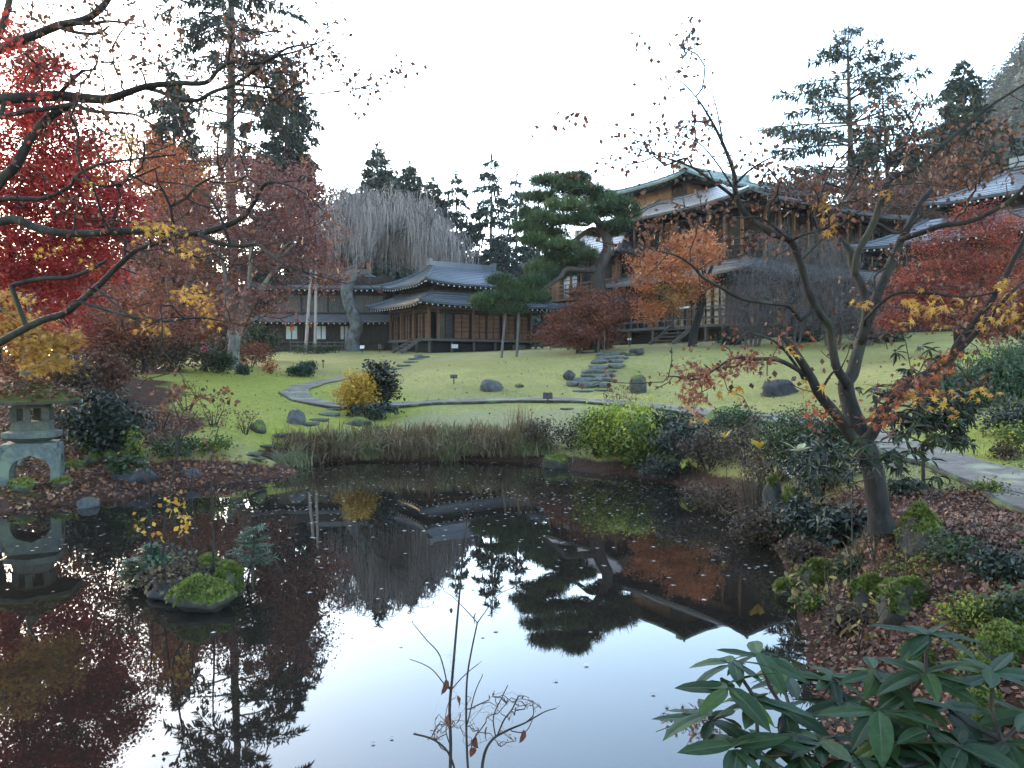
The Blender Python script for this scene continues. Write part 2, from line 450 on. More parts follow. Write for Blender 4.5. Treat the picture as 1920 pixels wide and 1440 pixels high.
m, nt, b = newmat('lawn_and_soil', .95, .1)
co = coords(nt, obj=False)
fine = noise(nt, co, 5, 10, .82)
mid = noise(nt, co, .7, 6, .65)
big = noise(nt, co, .16, 4, .6)
lawn = ramp(nt, fine, [(.25, (.13, .122, .036)), (.5, (.25, .225, .07)), (.75, (.38, .33, .115))], .95)
dull = ramp(nt, fine, [(.25, (.15, .14, .06)), (.5, (.22, .195, .095)), (.78, (.3, .26, .14))], .95)
lush = ramp(nt, fine, [(.25, (.1, .115, .018)), (.5, (.21, .212, .036)), (.75, (.36, .325, .07))], .95)
soil = ramp(nt, fine, [(.3, (.03, .018, .013)), (.5, (.075, .036, .025)), (.72, (.14, .07, .045))])
mossc = ramp(nt, fine, [(.3, (.035, .05, .015)), (.7, (.13, .16, .03))])
def masked(attr, nz, lo, hi):
    a = nd(nt, 'ShaderNodeAttribute', attribute_name=attr)
    q = nd(nt, 'ShaderNodeMath', operation='MULTIPLY_ADD')
    nt.links.new(nz, q.inputs[0]); q.inputs[1].default_value = .9; nt.links.new(a.outputs['Fac'], q.inputs[2])
    return ramp(nt, q.outputs[0], [(lo, (0, 0, 0)), (hi, (1, 1, 1))])
c = mix(nt, ramp(nt, mid, [(.38, (0, 0, 0)), (.68, (.8, .8, .8))]), lawn, dull)
c = mix(nt, ramp(nt, big, [(.42, (0, 0, 0)), (.62, (.75, .75, .75))]), c, ramp(nt, fine, [(.25, (.1, .106, .032)), (.75, (.245, .235, .075))]))
c = mix(nt, masked('lush', mid, .7, 1.05), c, lush)
c = mix(nt, masked('dry', mid, .75, 1.2), c, dull)
c = mix(nt, masked('litter', mid, .78, 1.0), c, soil)
c = mix(nt, masked('moss', mid, .85, 1.05), c, mossc)
c = mix(nt, masked('bank', fine, .9, 1.25), c, soil)
nt.links.new(c, b.inputs['Base Color'])
bump(nt, b, noise(nt, co, 9, 9, .85), .9, .08)
M['ground'] = m
gm = g.mesh('ground', m, smooth=True)
def pt_attr(name, v):
    a = gm.attributes.new(name, 'FLOAT', 'POINT'); a.data.foreach_set('value', v.astype(np.float32).ravel())
def blobs(L):
    o = np.zeros_like(X)
    for (bx, by, rx, ry, k) in L:
        o = np.maximum(o, k * (1 - sstep(.4, 1.15, np.hypot((X - bx) / rx, (Y - by) / ry))))
    return o
SD = shore_dist(X, Y)
pt_attr('litter', litter_mask(X, Y))
pt_attr('lush', blobs([(-9, 27, 7, 9, 1), (-14, 36, 8, 6, .9), (18, 26, 6, 5, .9), (8.5, 14, 4, 3.5, .55), (7, 10.6, 2, 2, .5), (-4.5, 24, 2.5, 3, .7)]))
pt_attr('dry', blobs([(.5, 24.5, 5, 3, .85), (2, 25, 3, 2.4, .8), (2, 44, 12, 3, .5), (10, 43, 10, 3, .6)]))
pt_attr('moss', blobs([(5.2, 6, 1.6, 1.2, .7), (4.4, 4.3, 1.2, .9, .7), (6.5, 8.4, 1.3, 1, .6), (-9, 14.6, 1.3, .6, .5), (3.0, 9.5, 1, 1, .5)]))
pt_attr('bank', np.exp(-(np.maximum(SD - .15, 0) / .5) ** 2) * .9 + (SD < 0) * .9)
link('ground', gm, kind='structure')

# pond
g = G(); g.add([(-40, .5, 0), (14, .5, 0), (14, 30, 0), (-40, 30, 0)], [[0, 1, 2, 3]])
m, nt, b = newmat('pond_water', .012, .8)
b.inputs['IOR'].default_value = 1.333
b.inputs['Base Color'].default_value = (.010, .008, .006, 1)
co = coords(nt, (1, .55, 1), False)
bump(nt, b, noise(nt, co, 1.1, 3, .5), .05, .02)
M['water'] = m
link('pond_water', g.mesh('pond_water', m), kind='structure')

# paths: ribbons draped over the ground, the kerb a low step on their outer side
def smooth_line(P, n=12):
    P = np.asarray(P, float); out = []
    for i in range(len(P) - 1):
        p0, p1, p2, p3 = P[max(i - 1, 0)], P[i], P[i + 1], P[min(i + 2, len(P) - 1)]
        for t in np.linspace(0, 1, n, endpoint=False):
            out.append(.5 * (2 * p1 + (p2 - p0) * t + (2 * p0 - 5 * p1 + 4 * p2 - p3) * t * t + (3 * p1 - p0 - 3 * p2 + p3) * t ** 3))
    return np.array(out + [P[-1]])

PATH_PX = [(905, 668), (760, 690), (690, 700), (635, 712), (592, 720), (560, 731), (556, 744), (590, 757), (650, 764), (740, 761), (850, 757), (1000, 754), (1120, 757), (1250, 766), (1400, 784),
           (1500, 797), (1620, 822), (1750, 862), (1850, 893), (1960, 940), (2150, 1010)]
pts = smooth_line([gp(*q)[:2] for q in PATH_PX[2:]], 14)
tang = unit(np.gradient(pts, axis=0)); nrm = np.stack([-tang[:, 1], tang[:, 0]], -1)
hw = 0.48 + .05 * np.sin(np.arange(len(pts)) * .4)
cols = np.linspace(-1, 1, 7)
V = pts[:, None] + nrm[:, None] * (cols[None, :, None] * hw[:, None, None])
zz = gz(V[..., 0], V[..., 1])
zz = np.maximum(zz, zz.mean(1, keepdims=True) * .6 + zz * .4) + .045
V3 = np.concatenate([V, zz[..., None]], -1)
g = G(); n = len(pts)
ii = (np.arange(n - 1)[:, None] * 7 + np.arange(6)[None]).ravel()
g.add(V3.reshape(-1, 3), np.stack([ii, ii + 1, ii + 8, ii + 7], -1))
M['path'] = rough_mat('worn_asphalt_path', (.13, .102, .08), (.25, .2, .158), 7, bmp=.4, c3=(.17, .165, .1), obj=False)
link('garden_path', g.mesh('garden_path', M['path'], smooth=True), kind='structure')
M['kerb'] = rough_mat('dark_edging', (.03, .026, .022), (.08, .07, .055), 10, bmp=.5, c3=(.06, .08, .03), obj=False)
g = G()
e = pts - nrm * (hw + .05)[:, None]; ez = V3[:, 0, 2]
kk = (np.arange(len(e)) > 50) & (e[:, 0] < 8.5); tube(g, np.column_stack([e, ez - .02])[kk], .045, 6)
link('path_kerb', g.mesh('path_kerb', M['kerb'], smooth=True), kind='structure')

# far mountain and forested slope
def ridge_mesh(x0, x1, nxx, y0, y1, nyy, f):
    X, Y = np.meshgrid(np.linspace(x0, x1, nxx), np.linspace(y0, y1, nyy)); Z = f(X, Y)
    g = G(); ii = (np.arange(nyy - 1)[:, None] * nxx + np.arange(nxx - 1)[None]).ravel()
    g.add(np.stack([X, Y, Z], -1).reshape(-1, 3), np.stack([ii, ii + 1, ii + nxx + 1, ii + nxx], -1)); return g
M['farwood'] = rough_mat('far_forest', (.014, .024, .02), (.04, .045, .03), .06, bmp=1, dist=3, obj=False, c3=(.07, .05, .035))
def f1(X, Y):
    return (108 + 14 * np.sin(X / 95 + .6) + 12 * np.sin(X / 37) + 3 * np.sin(X / 9 + Y / 11) + 2 * np.sin(X / 4.2)) * np.exp(-((Y - 960) / 230) ** 2)
link('far_mountain', ridge_mesh(-700, 700, 300, 640, 1100, 50, f1).mesh('far_mountain', M['farwood'], smooth=True), kind='structure')
def f2(X, Y):
    return 4 + 150 * np.exp(-(((X - 235) / 98) ** 2 + ((Y - 250) / 120) ** 2)) * (1 + .03 * np.sin(X / 7) * np.sin(Y / 9)) + 1.5 * np.sin(X / 3.1) * np.sin(Y / 4)
HILL = f2
link('wooded_hill', ridge_mesh(40, 420, 160, 95, 420, 120, f2).mesh('wooded_hill', M['farwood'], smooth=True), kind='structure')

# ---------------------------------------------------------------- buildings
def roof_mat(name, c1, c2, rough=.34, c3=None):
    m, nt, b = newmat(name, rough, .5)
    co = coords(nt)
    n1 = noise(nt, co, 1.4, 8, .7)
    col = ramp(nt, n1, [(.3, c1), (.7, c2)])
    br = nd(nt, 'ShaderNodeTexBrick', Scale=1.0); br.offset = .5
    br.inputs['Color1'].default_value = (1, 1, 1, 1); br.inputs['Color2'].default_value = (.78, .78, .78, 1); br.inputs['Mortar'].default_value = (.55, .55, .55, 1)
    br.inputs['Mortar Size'].default_value = .02; br.inputs['Brick Width'].default_value = .9; br.inputs['Row Height'].default_value = .3
    nt.links.new(co, br.inputs['Vector'])
    mx = nd(nt, 'ShaderNodeMix', data_type='RGBA', blend_type='MULTIPLY'); mx.inputs[0].default_value = .8
    nt.links.new(col, mx.inputs[6]); nt.links.new(br.outputs[0], mx.inputs[7])
    col = mx.outputs[2]
    if c3 is not None:
        col = mix(nt, ramp(nt, noise(nt, co, .7, 5, .7), [(.5, (0, 0, 0)), (.7, (1, 1, 1))]), col, c3)
    nt.links.new(col, b.inputs['Base Color'])
    bump(nt, b, noise(nt, co, 6, 6, .7), .35, .02)
    return m
M['slate'] = roof_mat('blue_grey_copper_roof', (.07, .085, .11), (.115, .135, .165))
M['slate2'] = roof_mat('grey_roof', (.075, .085, .1), (.135, .15, .18), .3)
M['rustroof'] = roof_mat('needle_strewn_grey_roof', (.08, .09, .11), (.14, .15, .17), .45, (.15, .085, .055))
M['teal'] = roof_mat('verdigris_copper_roof', (.09, .165, .18), (.16, .245, .26), .36)
M['wood'] = rough_mat('dark_timber', (.022, .017, .015), (.065, .05, .042), 3, (6, 6, .6), bmp=.3)
M['greywood'] = rough_mat('weathered_timber', (.06, .055, .05), (.15, .135, .12), 4, (5, 5, .6), bmp=.3)
M['warmwood'] = rough_mat('brown_timber', (.09, .045, .025), (.2, .105, .058), 3, (5, 5, .7), bmp=.3)
M['plaster'] = rough_mat('ochre_wall', (.2, .11, .062), (.31, .18, .1), 2, bmp=.2)
M['screenpaper'] = rough_mat('brown_screen_panel', (.13, .062, .032), (.22, .105, .055), 2.5, bmp=.1)
M['whitepaper'] = plain('white_screen_paper', (.62, .64, .68), .8)
M['curtain'] = plain('pale_curtain', (.5, .58, .6), .8)
M['white'] = plain('white_paint', (.75, .75, .74), .6)
M['void'] = plain('interior_shade', (.012, .012, .014), .9)  # near-black colour stands for the shade inside and under the hall
M['glass'] = newmat('window_glass', .12, .15)[0]; M['glass'].node_tree.nodes['Principled BSDF'].inputs['Base Color'].default_value = (.02, .022, .025, 1)
BYAW = math.radians(33)
E1 = np.array([math.cos(BYAW), math.sin(BYAW)]); E2 = np.array([-E1[1], E1[0]])

def loft_roof(outer, inner, z0, z1, wall, courses=10, lift=.25, thick=.14, curve=1.3, m=10):
    # outer, inner, wall = (x0, x1, y0, y1): rings from the soffit at the wall out to the eave and up in courses to the inner rectangle
    u = np.linspace(-1, 1, m, endpoint=False)
    def ring(r, z, lf=0):
        x0, x1, y0, y1 = r; cx_, cy_, a, b_ = (x0 + x1) / 2, (y0 + y1) / 2, (x1 - x0) / 2, (y1 - y0) / 2
        P = np.concatenate([np.stack([u, -np.ones(m)], -1), np.stack([np.ones(m), u], -1), np.stack([-u, np.ones(m)], -1), np.stack([-np.ones(m), -u], -1)])
        l = lf * np.abs(np.where(np.abs(P[:, :1]) == 1, P[:, 1:], P[:, :1])[:, 0]) ** 4
        return np.column_stack([cx_ + P[:, 0] * a, cy_ + P[:, 1] * b_, z + l])
    L = lambda t: tuple(o + (i - o) * t for o, i in zip(outer, inner))
    R_ = [ring(wall, z0 + .1), ring(L(.012), z0 - thick, lift)]
    for k in range(courses):
        t0, t1 = k / courses, (k + 1) / courses
        R_.append(ring(L(t0), z0 + (z1 - z0) * t0 ** curve + (.035 if k else 0), lift * (1 - t0) ** 2))
        R_.append(ring(L(t1), z0 + (z1 - z0) * t1 ** curve, lift * (1 - t1) ** 2))
    V = np.concatenate(R_); n = 4 * m; k = len(R_)
    i = np.arange(k - 1)[:, None] * n; j = np.arange(n)[None]; j2 = (j + 1) % n
    g = G(); g.add(V, np.stack([i + j, i + j2, i + n + j2, i + n + j], -1).reshape(-1, 4))
    hips = [[R_[q][c * m] for q in range(2, k)] for c in range(4)]
    eave = R_[1]
    return g, hips, eave

def roof_parts(root, outer, inner, z0, z1, wall, mat, courses=10, lift=.25, ridge=True, dots=True, dark=None, sp=.42, name='roof', thick=.14):
    g, hips, eave = loft_roof(outer, inner, z0, z1, wall, courses, lift, thick)
    r = part(name, g, M[mat], root)
    for H in hips:
        h = G(); tube(h, np.array(H) + [0, 0, .03], .09, 6); part('hip_ridge', h, M[mat], r)
    if ridge:
        q = G(); x0, x1, y0, y1 = inner
        if x1 - x0 > y1 - y0: box(q, x0 - .25, x1 + .25, y0 - .17, y1 + .17, z1 - .1, z1 + .32); box(q, x0 - .45, x0 - .2, y0 - .22, y1 + .22, z1, z1 + .5); box(q, x1 + .2, x1 + .45, y0 - .22, y1 + .22, z1, z1 + .5)
        else: box(q, x0 - .17, x1 + .17, y0 - .25, y1 + .25, z1 - .1, z1 + .32); box(q, x0 - .22, x1 + .22, y0 - .45, y0 - .2, z1, z1 + .5); box(q, x0 - .22, x1 + .22, y1 + .2, y1 + .45, z1, z1 + .5)
        part('ridge', q, M[mat], r)
    # rafters with whitened end grain under the eave
    w, e = G(), G(); x0, x1, y0, y1 = outer; wx0, wx1, wy0, wy1 = wall; zb = z0 - thick
    def lf(t): return lift * abs(2 * t - 1) ** 4
    for k in range(int((x1 - x0) / sp) + 1):
        x = x0 + .2 + k * sp
        if x > x1 - .15: break
        l = lf((x - x0) / (x1 - x0)); xx = min(max(x, wx0), wx1)
        for (ya, yb) in ((y0 + .12, wy0), (y1 - .12, wy1)):
            beam(w, (x, ya, zb - .07 + l), (xx, yb, zb + .16), .09, .12)
            if dots and ya < yb: box(e, x - .042, x + .042, ya - .02, ya + .01, zb - .12 + l, zb - .035 + l)
    for k in range(int((y1 - y0) / sp) + 1):
        y = y0 + .2 + k * sp
        if y > y1 - .15: break
        l = lf((y - y0) / (y1 - y0)); yy = min(max(y, wy0), wy1)
        for (xa, xb) in ((x0 + .12, wx0), (x1 - .12, wx1)):
            beam(w, (xa, y, zb - .07 + l), (xb, yy, zb + .16), .09, .12)
            if dots and xa < xb: box(e, xa - .02, xa + .01, y - .042, y + .042, zb - .12 + l, zb - .035 + l)
    part('rafters', w, M['wood'], r, kind='stuff')
    if dots: part('rafter_ends', e, M['white'], r, kind='stuff')
    return r

def fbox(g, face, s0, s1, d0, d1, z0, z1, t=.5, m=0):    # box on a facade: s along it, d outwards
    if face == 'f': box(g, s0, s1, -d1, -d0, z0, z1, t, m)
    else: box(g, -d1, -d0, s0, s1, z0, z1, t, m)

def post(root, face, s, z0, z1, w=.14, mat='warmwood', d=.05):
    g = G(); fbox(g, face, s - w / 2, s + w / 2, d - w, d, z0, z1); part('post', g, M[mat], root)

def screen(root, face, s0, s1, z0, z1, nx, nz, mat='screenpaper', frame='wood', d=0, low=0, name='sliding_screen'):
    g = G(); w = .05
    fbox(g, face, s0, s0 + w, d - .04, d + .03, z0, z1); fbox(g, face, s1 - w, s1, d - .04, d + .03, z0, z1)
    fbox(g, face, s0 + w, s1 - w, d - .04, d + .03, z0, z0 + w); fbox(g, face, s0 + w, s1 - w, d - .04, d + .03, z1 - w, z1)
    zl = z0 + low
    if low: fbox(g, face, s0 + w, s1 - w, d - .04, d + .028, zl - .03, zl + .03)
    for k in range(1, nx): s = s0 + (s1 - s0) * k / nx; fbox(g, face, s - .016, s + .016, d - .03, d + .025, z0 + w, z1 - w)
    for k in range(1, nz): z = zl + (z1 - zl) * k / nz; fbox(g, face, s0 + w, s1 - w, d - .03, d + .022, z - .016, z + .016)
    p = part(name, g, M[frame], root)
    q = G(); fbox(q, face, s0 + .01, s1 - .01, d - .06, d - .035, z0 + .01, z1 - .01); part('panel', q, M[mat], p)

def boards(root, face, s0, s1, z0, z1, n, d=0, mat='greywood', name='board'):      # upright boards, each its own piece
    w = (s1 - s0) / n
    for k in range(n):
        g = G(); fbox(g, face, s0 + k * w + .012, s0 + (k + 1) * w - .012, d - .05, d + .015 * (k % 2), z0, z1); part(name, g, M[mat], root)

def wallbox(root, x0, x1, y0, y1, z0, z1, mat, name='wall'):
    g = G(); box(g, x0, x1, y0, y1, z0, z1); return part(name, g, M[mat], root)

def stair(root, face, s0, s1, ztop, drop, run, n, mat='greywood', d0=1.0):
    p = None
    for s in (s0, s1):
        g = G()
        a = (s, -d0, ztop) if face == 'f' else (-d0, s, ztop); c = (s, -d0 - run, ztop - drop) if face == 'f' else (-d0 - run, s, ztop - drop)
        beam(g, a, c, .07, .22); part('stringer', g, M[mat], root)
    for k in range(1, n):
        g = G(); t = k / n; fbox(g, face, s0 + .035, s1 - .035, d0 + run * t - .16, d0 + run * t + .14, ztop - drop * t - .03, ztop - drop * t + .02)
        part('tread', g, M[mat], root)

# --- hall in the middle
A = at(803, 655, 54); A[2] = gz(A[0], A[1])
hall = thing('wooden_hall', 'dark timber hall with two-tier blue grey roof beside the weeping tree', 'building', A, None, BYAW)
L1, L2, gf = 9.0, 6.2, A[2]
zf = 1.0                                              # floor above ground
EV = 6.75 - gf                                        # eave of the skirt roof
wallbox(hall, .9, L1, .9, L2, zf - .3, EV + 1.2, 'void', 'inner_wall')  # solid block coloured as the unlit room behind the screens
g = G(); box(g, -.15, L1, -.15, L2, zf - .16, zf); part('floor', g, M['greywood'], hall)
for s in np.arange(.1, L1, 1.75): 
    g = G(); box(g, s - .07, s + .07, 0, .14, -.3, zf - .16); part('stilt', g, M['greywood'], hall)
for s in np.arange(1.9, L2, 1.9):
    g = G(); box(g, 0, .14, s - .07, s + .07, -.3, zf - .16); part('stilt', g, M['greywood'], hall)
g = G(); box(g, .6, L1 - .2, .6, L2 - .2, -.3, zf - .17); part('underfloor_shade', g, M['void'], hall)  # solid block painted as the shade between the stilts
g = G(); box(g, 0, L1, 0, .14, EV - .52, EV - .3); box(g, 0, .14, .14, L2, EV - .52, EV - .3); part('lintel', g, M['wood'], hall)
g = G(); box(g, 0, L1, .02, .1, EV - .3, EV + .16); box(g, .02, .1, .14, L2, EV - .3, EV + .16); part('upper_panel', g, M['screenpaper'], hall)
for s in (0.07, .75, 3.5, 6.0, 8.4): post(hall, 'f', s, zf, EV + .1, .17 if s < 4 else .13)
for s in (2.2, 4.2, L2 - .1): post(hall, 'l', s, zf, EV + .1)
zt = EV - .56
for k, (a, b_) in enumerate([(.9, 2.1), (2.12, 3.35), (3.65, 4.75), (4.77, 5.85), (6.12, 7.2), (7.22, 8.3)]):
    screen(hall, 'f', a, b_, zf + .02, zt, 2, 4, 'glass' if k < 1 else 'screenpaper', d=-.25 if k % 2 else -.32, low=.5)
for k, (a, b_) in enumerate([(.2, 1.15), (1.17, 2.1), (2.35, 3.2), (3.22, 4.1), (4.3, 5.2), (5.22, 6.0)]):
    screen(hall, 'l', a, b_, zf + .02, zt, 2, 4, 'screenpaper', 'wood', d=-.2 if k % 2 else -.26, low=.5)
stair(hall, 'l', .7, 2.1, zf, .95, 1.5, 5, d0=.2)
roof_parts(hall, (-1.35, L1 + 1.2, -1.35, L2 + 1.2), (.75, L1 - .2, .75, L2 - .5), EV, EV + 1.05, (0, L1, 0, L2), 'slate', 6, .22, False, True, name='skirt_roof')
wallbox(hall, .8, L1 - .3, .8, L2 - .6, EV + 1.0, EV + 1.75, 'wood', 'upper_wall')
rz = 9.75 - gf
roof_parts(hall, (-.55, L1 + .6, -.55, L2 + .5), (1.9, L1 - 2.4, 2.85, 2.95), EV + 1.45, rz, (.8, L1 - .3, .8, L2 - .6), 'slate', 11, .3, True, True, name='upper_roof')
g = G(); box(g, 1.6, 2.1, -.35, -.33, .35, .62); part('notice', g, M['white'], hall)
g = G(); box(g, 6.6, 7.7, -.3, -.25, -.1, .62); part('vent_grille', g, M['greywood'], hall)

# --- two-storey house on the left
B = on(505, 61)
house = thing('two_storey_house', 'long two-storey timber house with curtained windows behind the two pale props', 'building', B, None, math.radians(4))
W = 9.3; D2 = 7; gb = B[2]
wallbox(house, 0, W, 0, D2, -.3, 5.8, 'wood', 'wall')
for a, b_ in [(.1, 1.2), (2.95, 4.3), (4.35, 5.3), (7.6, W)]: boards(house, 'f', a, b_, 1.0, 2.05, max(2, int((b_ - a) / .3)), .03, 'wood')
for a, b_ in [(1.25, 2.15), (3.55, 4.3), (5.35, 6.0)]:
    g = G(); fbox(g, 'f', a, b_, .02, .07, .95, 2.05); p = part('window', g, M['warmwood'], house)
    for q in range(2):
        g = G(); w2 = (b_ - a) / 2; fbox(g, 'f', a + q * w2 + .05, a + (q + 1) * w2 - .04, .07, .085, 1.02, 1.98); part('pane', g, M['curtain'], p)
for k, (a, b_) in enumerate([(.6, 2.4), (2.5, 4.4), (4.5, 6.3), (6.4, 8.6)]): boards(house, 'f', a, b_, 3.05, 4.35, 6, .03, 'greywood', 'shutter')
for s in (0.06, 2.45, 4.45, 6.35, 8.7): post(house, 'f', s, -.2, 5.2, .14, 'wood', .08)
g = G(); box(g, 0, W, -.12, -.02, .7, .86); box(g, 0, W, -.12, -.02, 2.12, 2.26); box(g, 0, W, -.12, -.02, 2.9, 3.02); box(g, 0, W, -.12, -.02, 4.4, 4.55); part('beam', g, M['wood'], house)
roof_parts(house, (-1.0, W + .9, -1.35, D2 + 1), (0.02, W - .02, .02, D2 - .02), 2.35, 2.95, (0, W, 0, D2), 'rustroof', 4, .1, False, True, name='skirt_roof')
roof_parts(house, (-1.1, W + 1.0, -1.1, D2 + 1.1), (2.6, W - 2.4, D2 / 2 - .05, D2 / 2 + .05), 4.85, 6.45, (0, W, 0, D2), 'slate', 10, .15, True, True, name='upper_roof')

# --- lower wing with the balcony, between the hall and the tall wing
Cw = np.array([7.1, 53.2, 0]); Cw[2] = gz(Cw[0], Cw[1])
wing = thing('balcony_wing', 'two-storey timber wing with railed balcony and white paper screen behind the pine', 'building', Cw, None, BYAW)
gw = Cw[2]; S = 9.0
zA = 6.75 - gw                                        # pent roof eave
zB = 7.45 - gw                                        # balcony floor
zC = 10.0 - gw                                        # upper eave
wallbox(wing, .9, 5.5, .3, S, -.3, zC + .3, 'wood', 'wall')
roof_parts(wing, (-1.3, 6.4, -1.2, S + 1.2), (.85, 5.5, .25, S), zA, zA + .75, (0, 5.5, .1, S), 'slate', 5, .2, False, True, name='pent_roof')
roof_parts(wing, (-1.0, 7.0, -1.2, S + 1.3), (2.6, 2.8, 2, S - 1.5), zC, zC + 2.4, (.2, 5.5, .1, S), 'slate2', 10, .2, True, False, name='main_roof')
g = G(); fbox(g, 'l', .1, S, -.9, .25, zB - .18, zB); part('balcony_floor', g, M['warmwood'], wing)
for s in np.arange(.2, S, 1.25):
    post(wing, 'l', s, zB, zC + .05, .13, 'warmwood', .12)
g = G()
for z in (.35, .62, .92): fbox(g, 'l', .2, S, .14, .2, zB + z, zB + z + .06)
part('handrail', g, M['warmwood'], wing)
for s in np.arange(.2, S - .1, .42):
    g = G(); fbox(g, 'l', s - .02, s + .02, .15, .19, zB, zB + .9); part('baluster', g, M['warmwood'], wing)
screen(wing, 'l', 5.1, 6.9, zB + .02, zC - .5, 2, 3, 'whitepaper', 'wood', -.5)
for k, s in enumerate((.5, 1.6, 2.7, 3.8)): screen(wing, 'l', s, s + 1.05, zB + .02, zC - .5, 2, 4, 'glass' if k % 2 else 'screenpaper', 'wood', -.6)
for s in (7.0, 8.0): boards(wing, 'l', s, s + .9, zB, zC - .4, 3, -.5, 'warmwood')
for k, s in enumerate((4.6, 5.7, 6.8, 7.9)): screen(wing, 'l', s, s + 1.0, .9, zA - .5, 2, 4, 'whitepaper' if k == 1 else 'screenpaper', 'wood', -.3, .5)
for s in (4.5, 6.7, 8.95): post(wing, 'l', s, -.2, zA, .15, 'warmwood', 0)
g = G(); fbox(g, 'l', 0, S, -.9, .1, .74, .88); part('veranda_floor', g, M['greywood'], wing)
stair(wing, 'l', 6.9, 8.2, .88, .85, 1.4, 5, d0=.15)

# --- tall wing with verdigris roof
K = np.array([13.3, 45.6, 0]); K[2] = gz(K[0], K[1])
tall = thing('tall_wing', 'tall three-storey timber wing with verdigris top roof and railed veranda behind the orange maple', 'building', K, None, BYAW)
gk = K[2]; S1, S2 = 13.0, 10.0
z3 = 11.9 - gk                                        # second-storey eave
wallbox(tall, .3, S1, .3, S2, -.3, 4.8, 'wood', 'wall')
wallbox(tall, 1.7, S1, 1.7, S2, 4.8, z3 + .2, 'wood', 'upper_wall')
g = G(); fbox(g, 'l', -.6, S2 + 1.5, -.3, 1.5, .75, .92); part('veranda_floor', g, M['greywood'], tall)
for s in np.arange(-.5, S2 + 1.5, 2.2):
    g = G(); fbox(g, 'l', s - .08, s + .08, 1.3, 1.46, -.4, .75); part('stilt', g, M['greywood'], tall)
g = G()
for z in (.32, .98): fbox(g, 'l', -.6, S2 + 1.5, 1.38, 1.46, .92 + z, .99 + z)
part('handrail', g, M['greywood'], tall)
for s in np.arange(-.55, S2 + 1.4, .62):
    g = G(); fbox(g, 'l', s - .04, s + .04, 1.39, 1.45, .92, 1.9); part('baluster', g, M['greywood'], tall)
g = G(); fbox(g, 'l', 3.0, 4.35, 1.36, 1.48, 1.94, 2.04); part('pale_rail', g, M['white'], tall)
stair(tall, 'l', 2.4, 4.3, .92, 1.15, 1.9, 5, d0=1.48)
zq = 4.0
for k, s in enumerate(np.arange(.3, S2 - .6, 1.12)): screen(tall, 'l', s, s + 1.08, .95, 3.2, 2, 4, 'glass' if k % 3 else 'screenpaper', 'wood', .02, .5)
for k, s in enumerate(np.arange(.3, S1 - 1, 1.12)): screen(tall, 'f', s, s + 1.08, .95, 3.2, 2, 4, 'glass' if k % 2 else 'screenpaper', 'wood', .02, .5)
roof_parts(tall, (-1.6, S1 + 1, -1.5, S2 + 2), (.28, S1, .28, S2), zq - .2, zq + .75, (.3, S1, .3, S2), 'slate2', 5, .2, False, False, name='pent_roof')
zp = zq + .9
for k, s in enumerate(np.arange(.35, S2 - .6, 1.3)):
    if k % 3 == 1: screen(tall, 'l', s, s + 1.25, zp, z3 - .7, 2, 4, 'screenpaper', 'warmwood', -1.4, .6)
    else:
        g = G(); fbox(g, 'l', s, s + 1.25, -1.68, -1.4, zp, z3 - .7); part('wall_panel', g, M['warmwood'] if k % 2 else M['wood'], tall)
for k, s in enumerate(np.arange(.35, S1 - 1, 1.3)):
    g = G(); fbox(g, 'f', s, s + 1.25, -1.68, -1.4, zp, z3 - .7); part('wall_panel', g, M['wood'], tall)  # front panels in dark timber, shade below the eave put into the colour
for s in np.arange(.32, S2, 1.3): post(tall, 'l', s, zp, z3, .14, 'warmwood', .06)
for s in np.arange(1.6, S1, 1.3): post(tall, 'f', s, zp, z3, .14, 'warmwood', .06)
g = G()
for z in (.3, .6, .9): fbox(g, 'l', .3, S2, -.05, .02, zp + z, zp + z + .06); fbox(g, 'f', .3, S1, -.05, .02, zp + z, zp + z + .06)
part('upper_rail', g, M['wood'], tall)
u0, u1 = 2.6, 7.3                                     # the top storey stands back
roof_parts(tall, (-1.7, S1 + 1.5, -1.7, S2 + 1.5), (u0 - .1, S1 - 1, 4.2, S2 - .4), z3, z3 + 2.0, (.3, S1, .3, S2), 'slate2', 9, .3, False, False, name='second_roof')
zt0 = z3 + .9; zt1 = 14.7 - gk
wallbox(tall, u0, S1 - 1.2, u1, 12.6, zt0, zt1 + .25, 'wood', 'top_wall')
for k in range(4):
    s = u1 + .05 + k * 1.28
    if k == 0: boards(tall, 'l', s, s + 1.2, zt0, zt1 - .05, 3, -u0 + .03, 'wood')
    else:
        g = G(); fbox(g, 'l', s, s + 1.25, -u0 - .02, -u0 + .04, zt0, zt1 - .05); part('ochre_panel', g, M['plaster'], tall)
for k in range(6):
    s = u0 + .05 + k * 1.5
    g = G(); fbox(g, 'f', s, s + 1.42, -u1 - .02, -u1 + .04, zt0, zt1 - .05); part('ochre_panel', g, M['warmwood'], tall)
roof_parts(tall, (u0 - 1.7, S1 + .6, u1 - 1.7, 14.2), (5.0, S1 - 2, 9.75, 9.85), zt1, zt1 + 1.6, (u0, S1 - 1.2, u1, 12.6), 'teal', 10, .3, True, False, name='verdigris_roof')

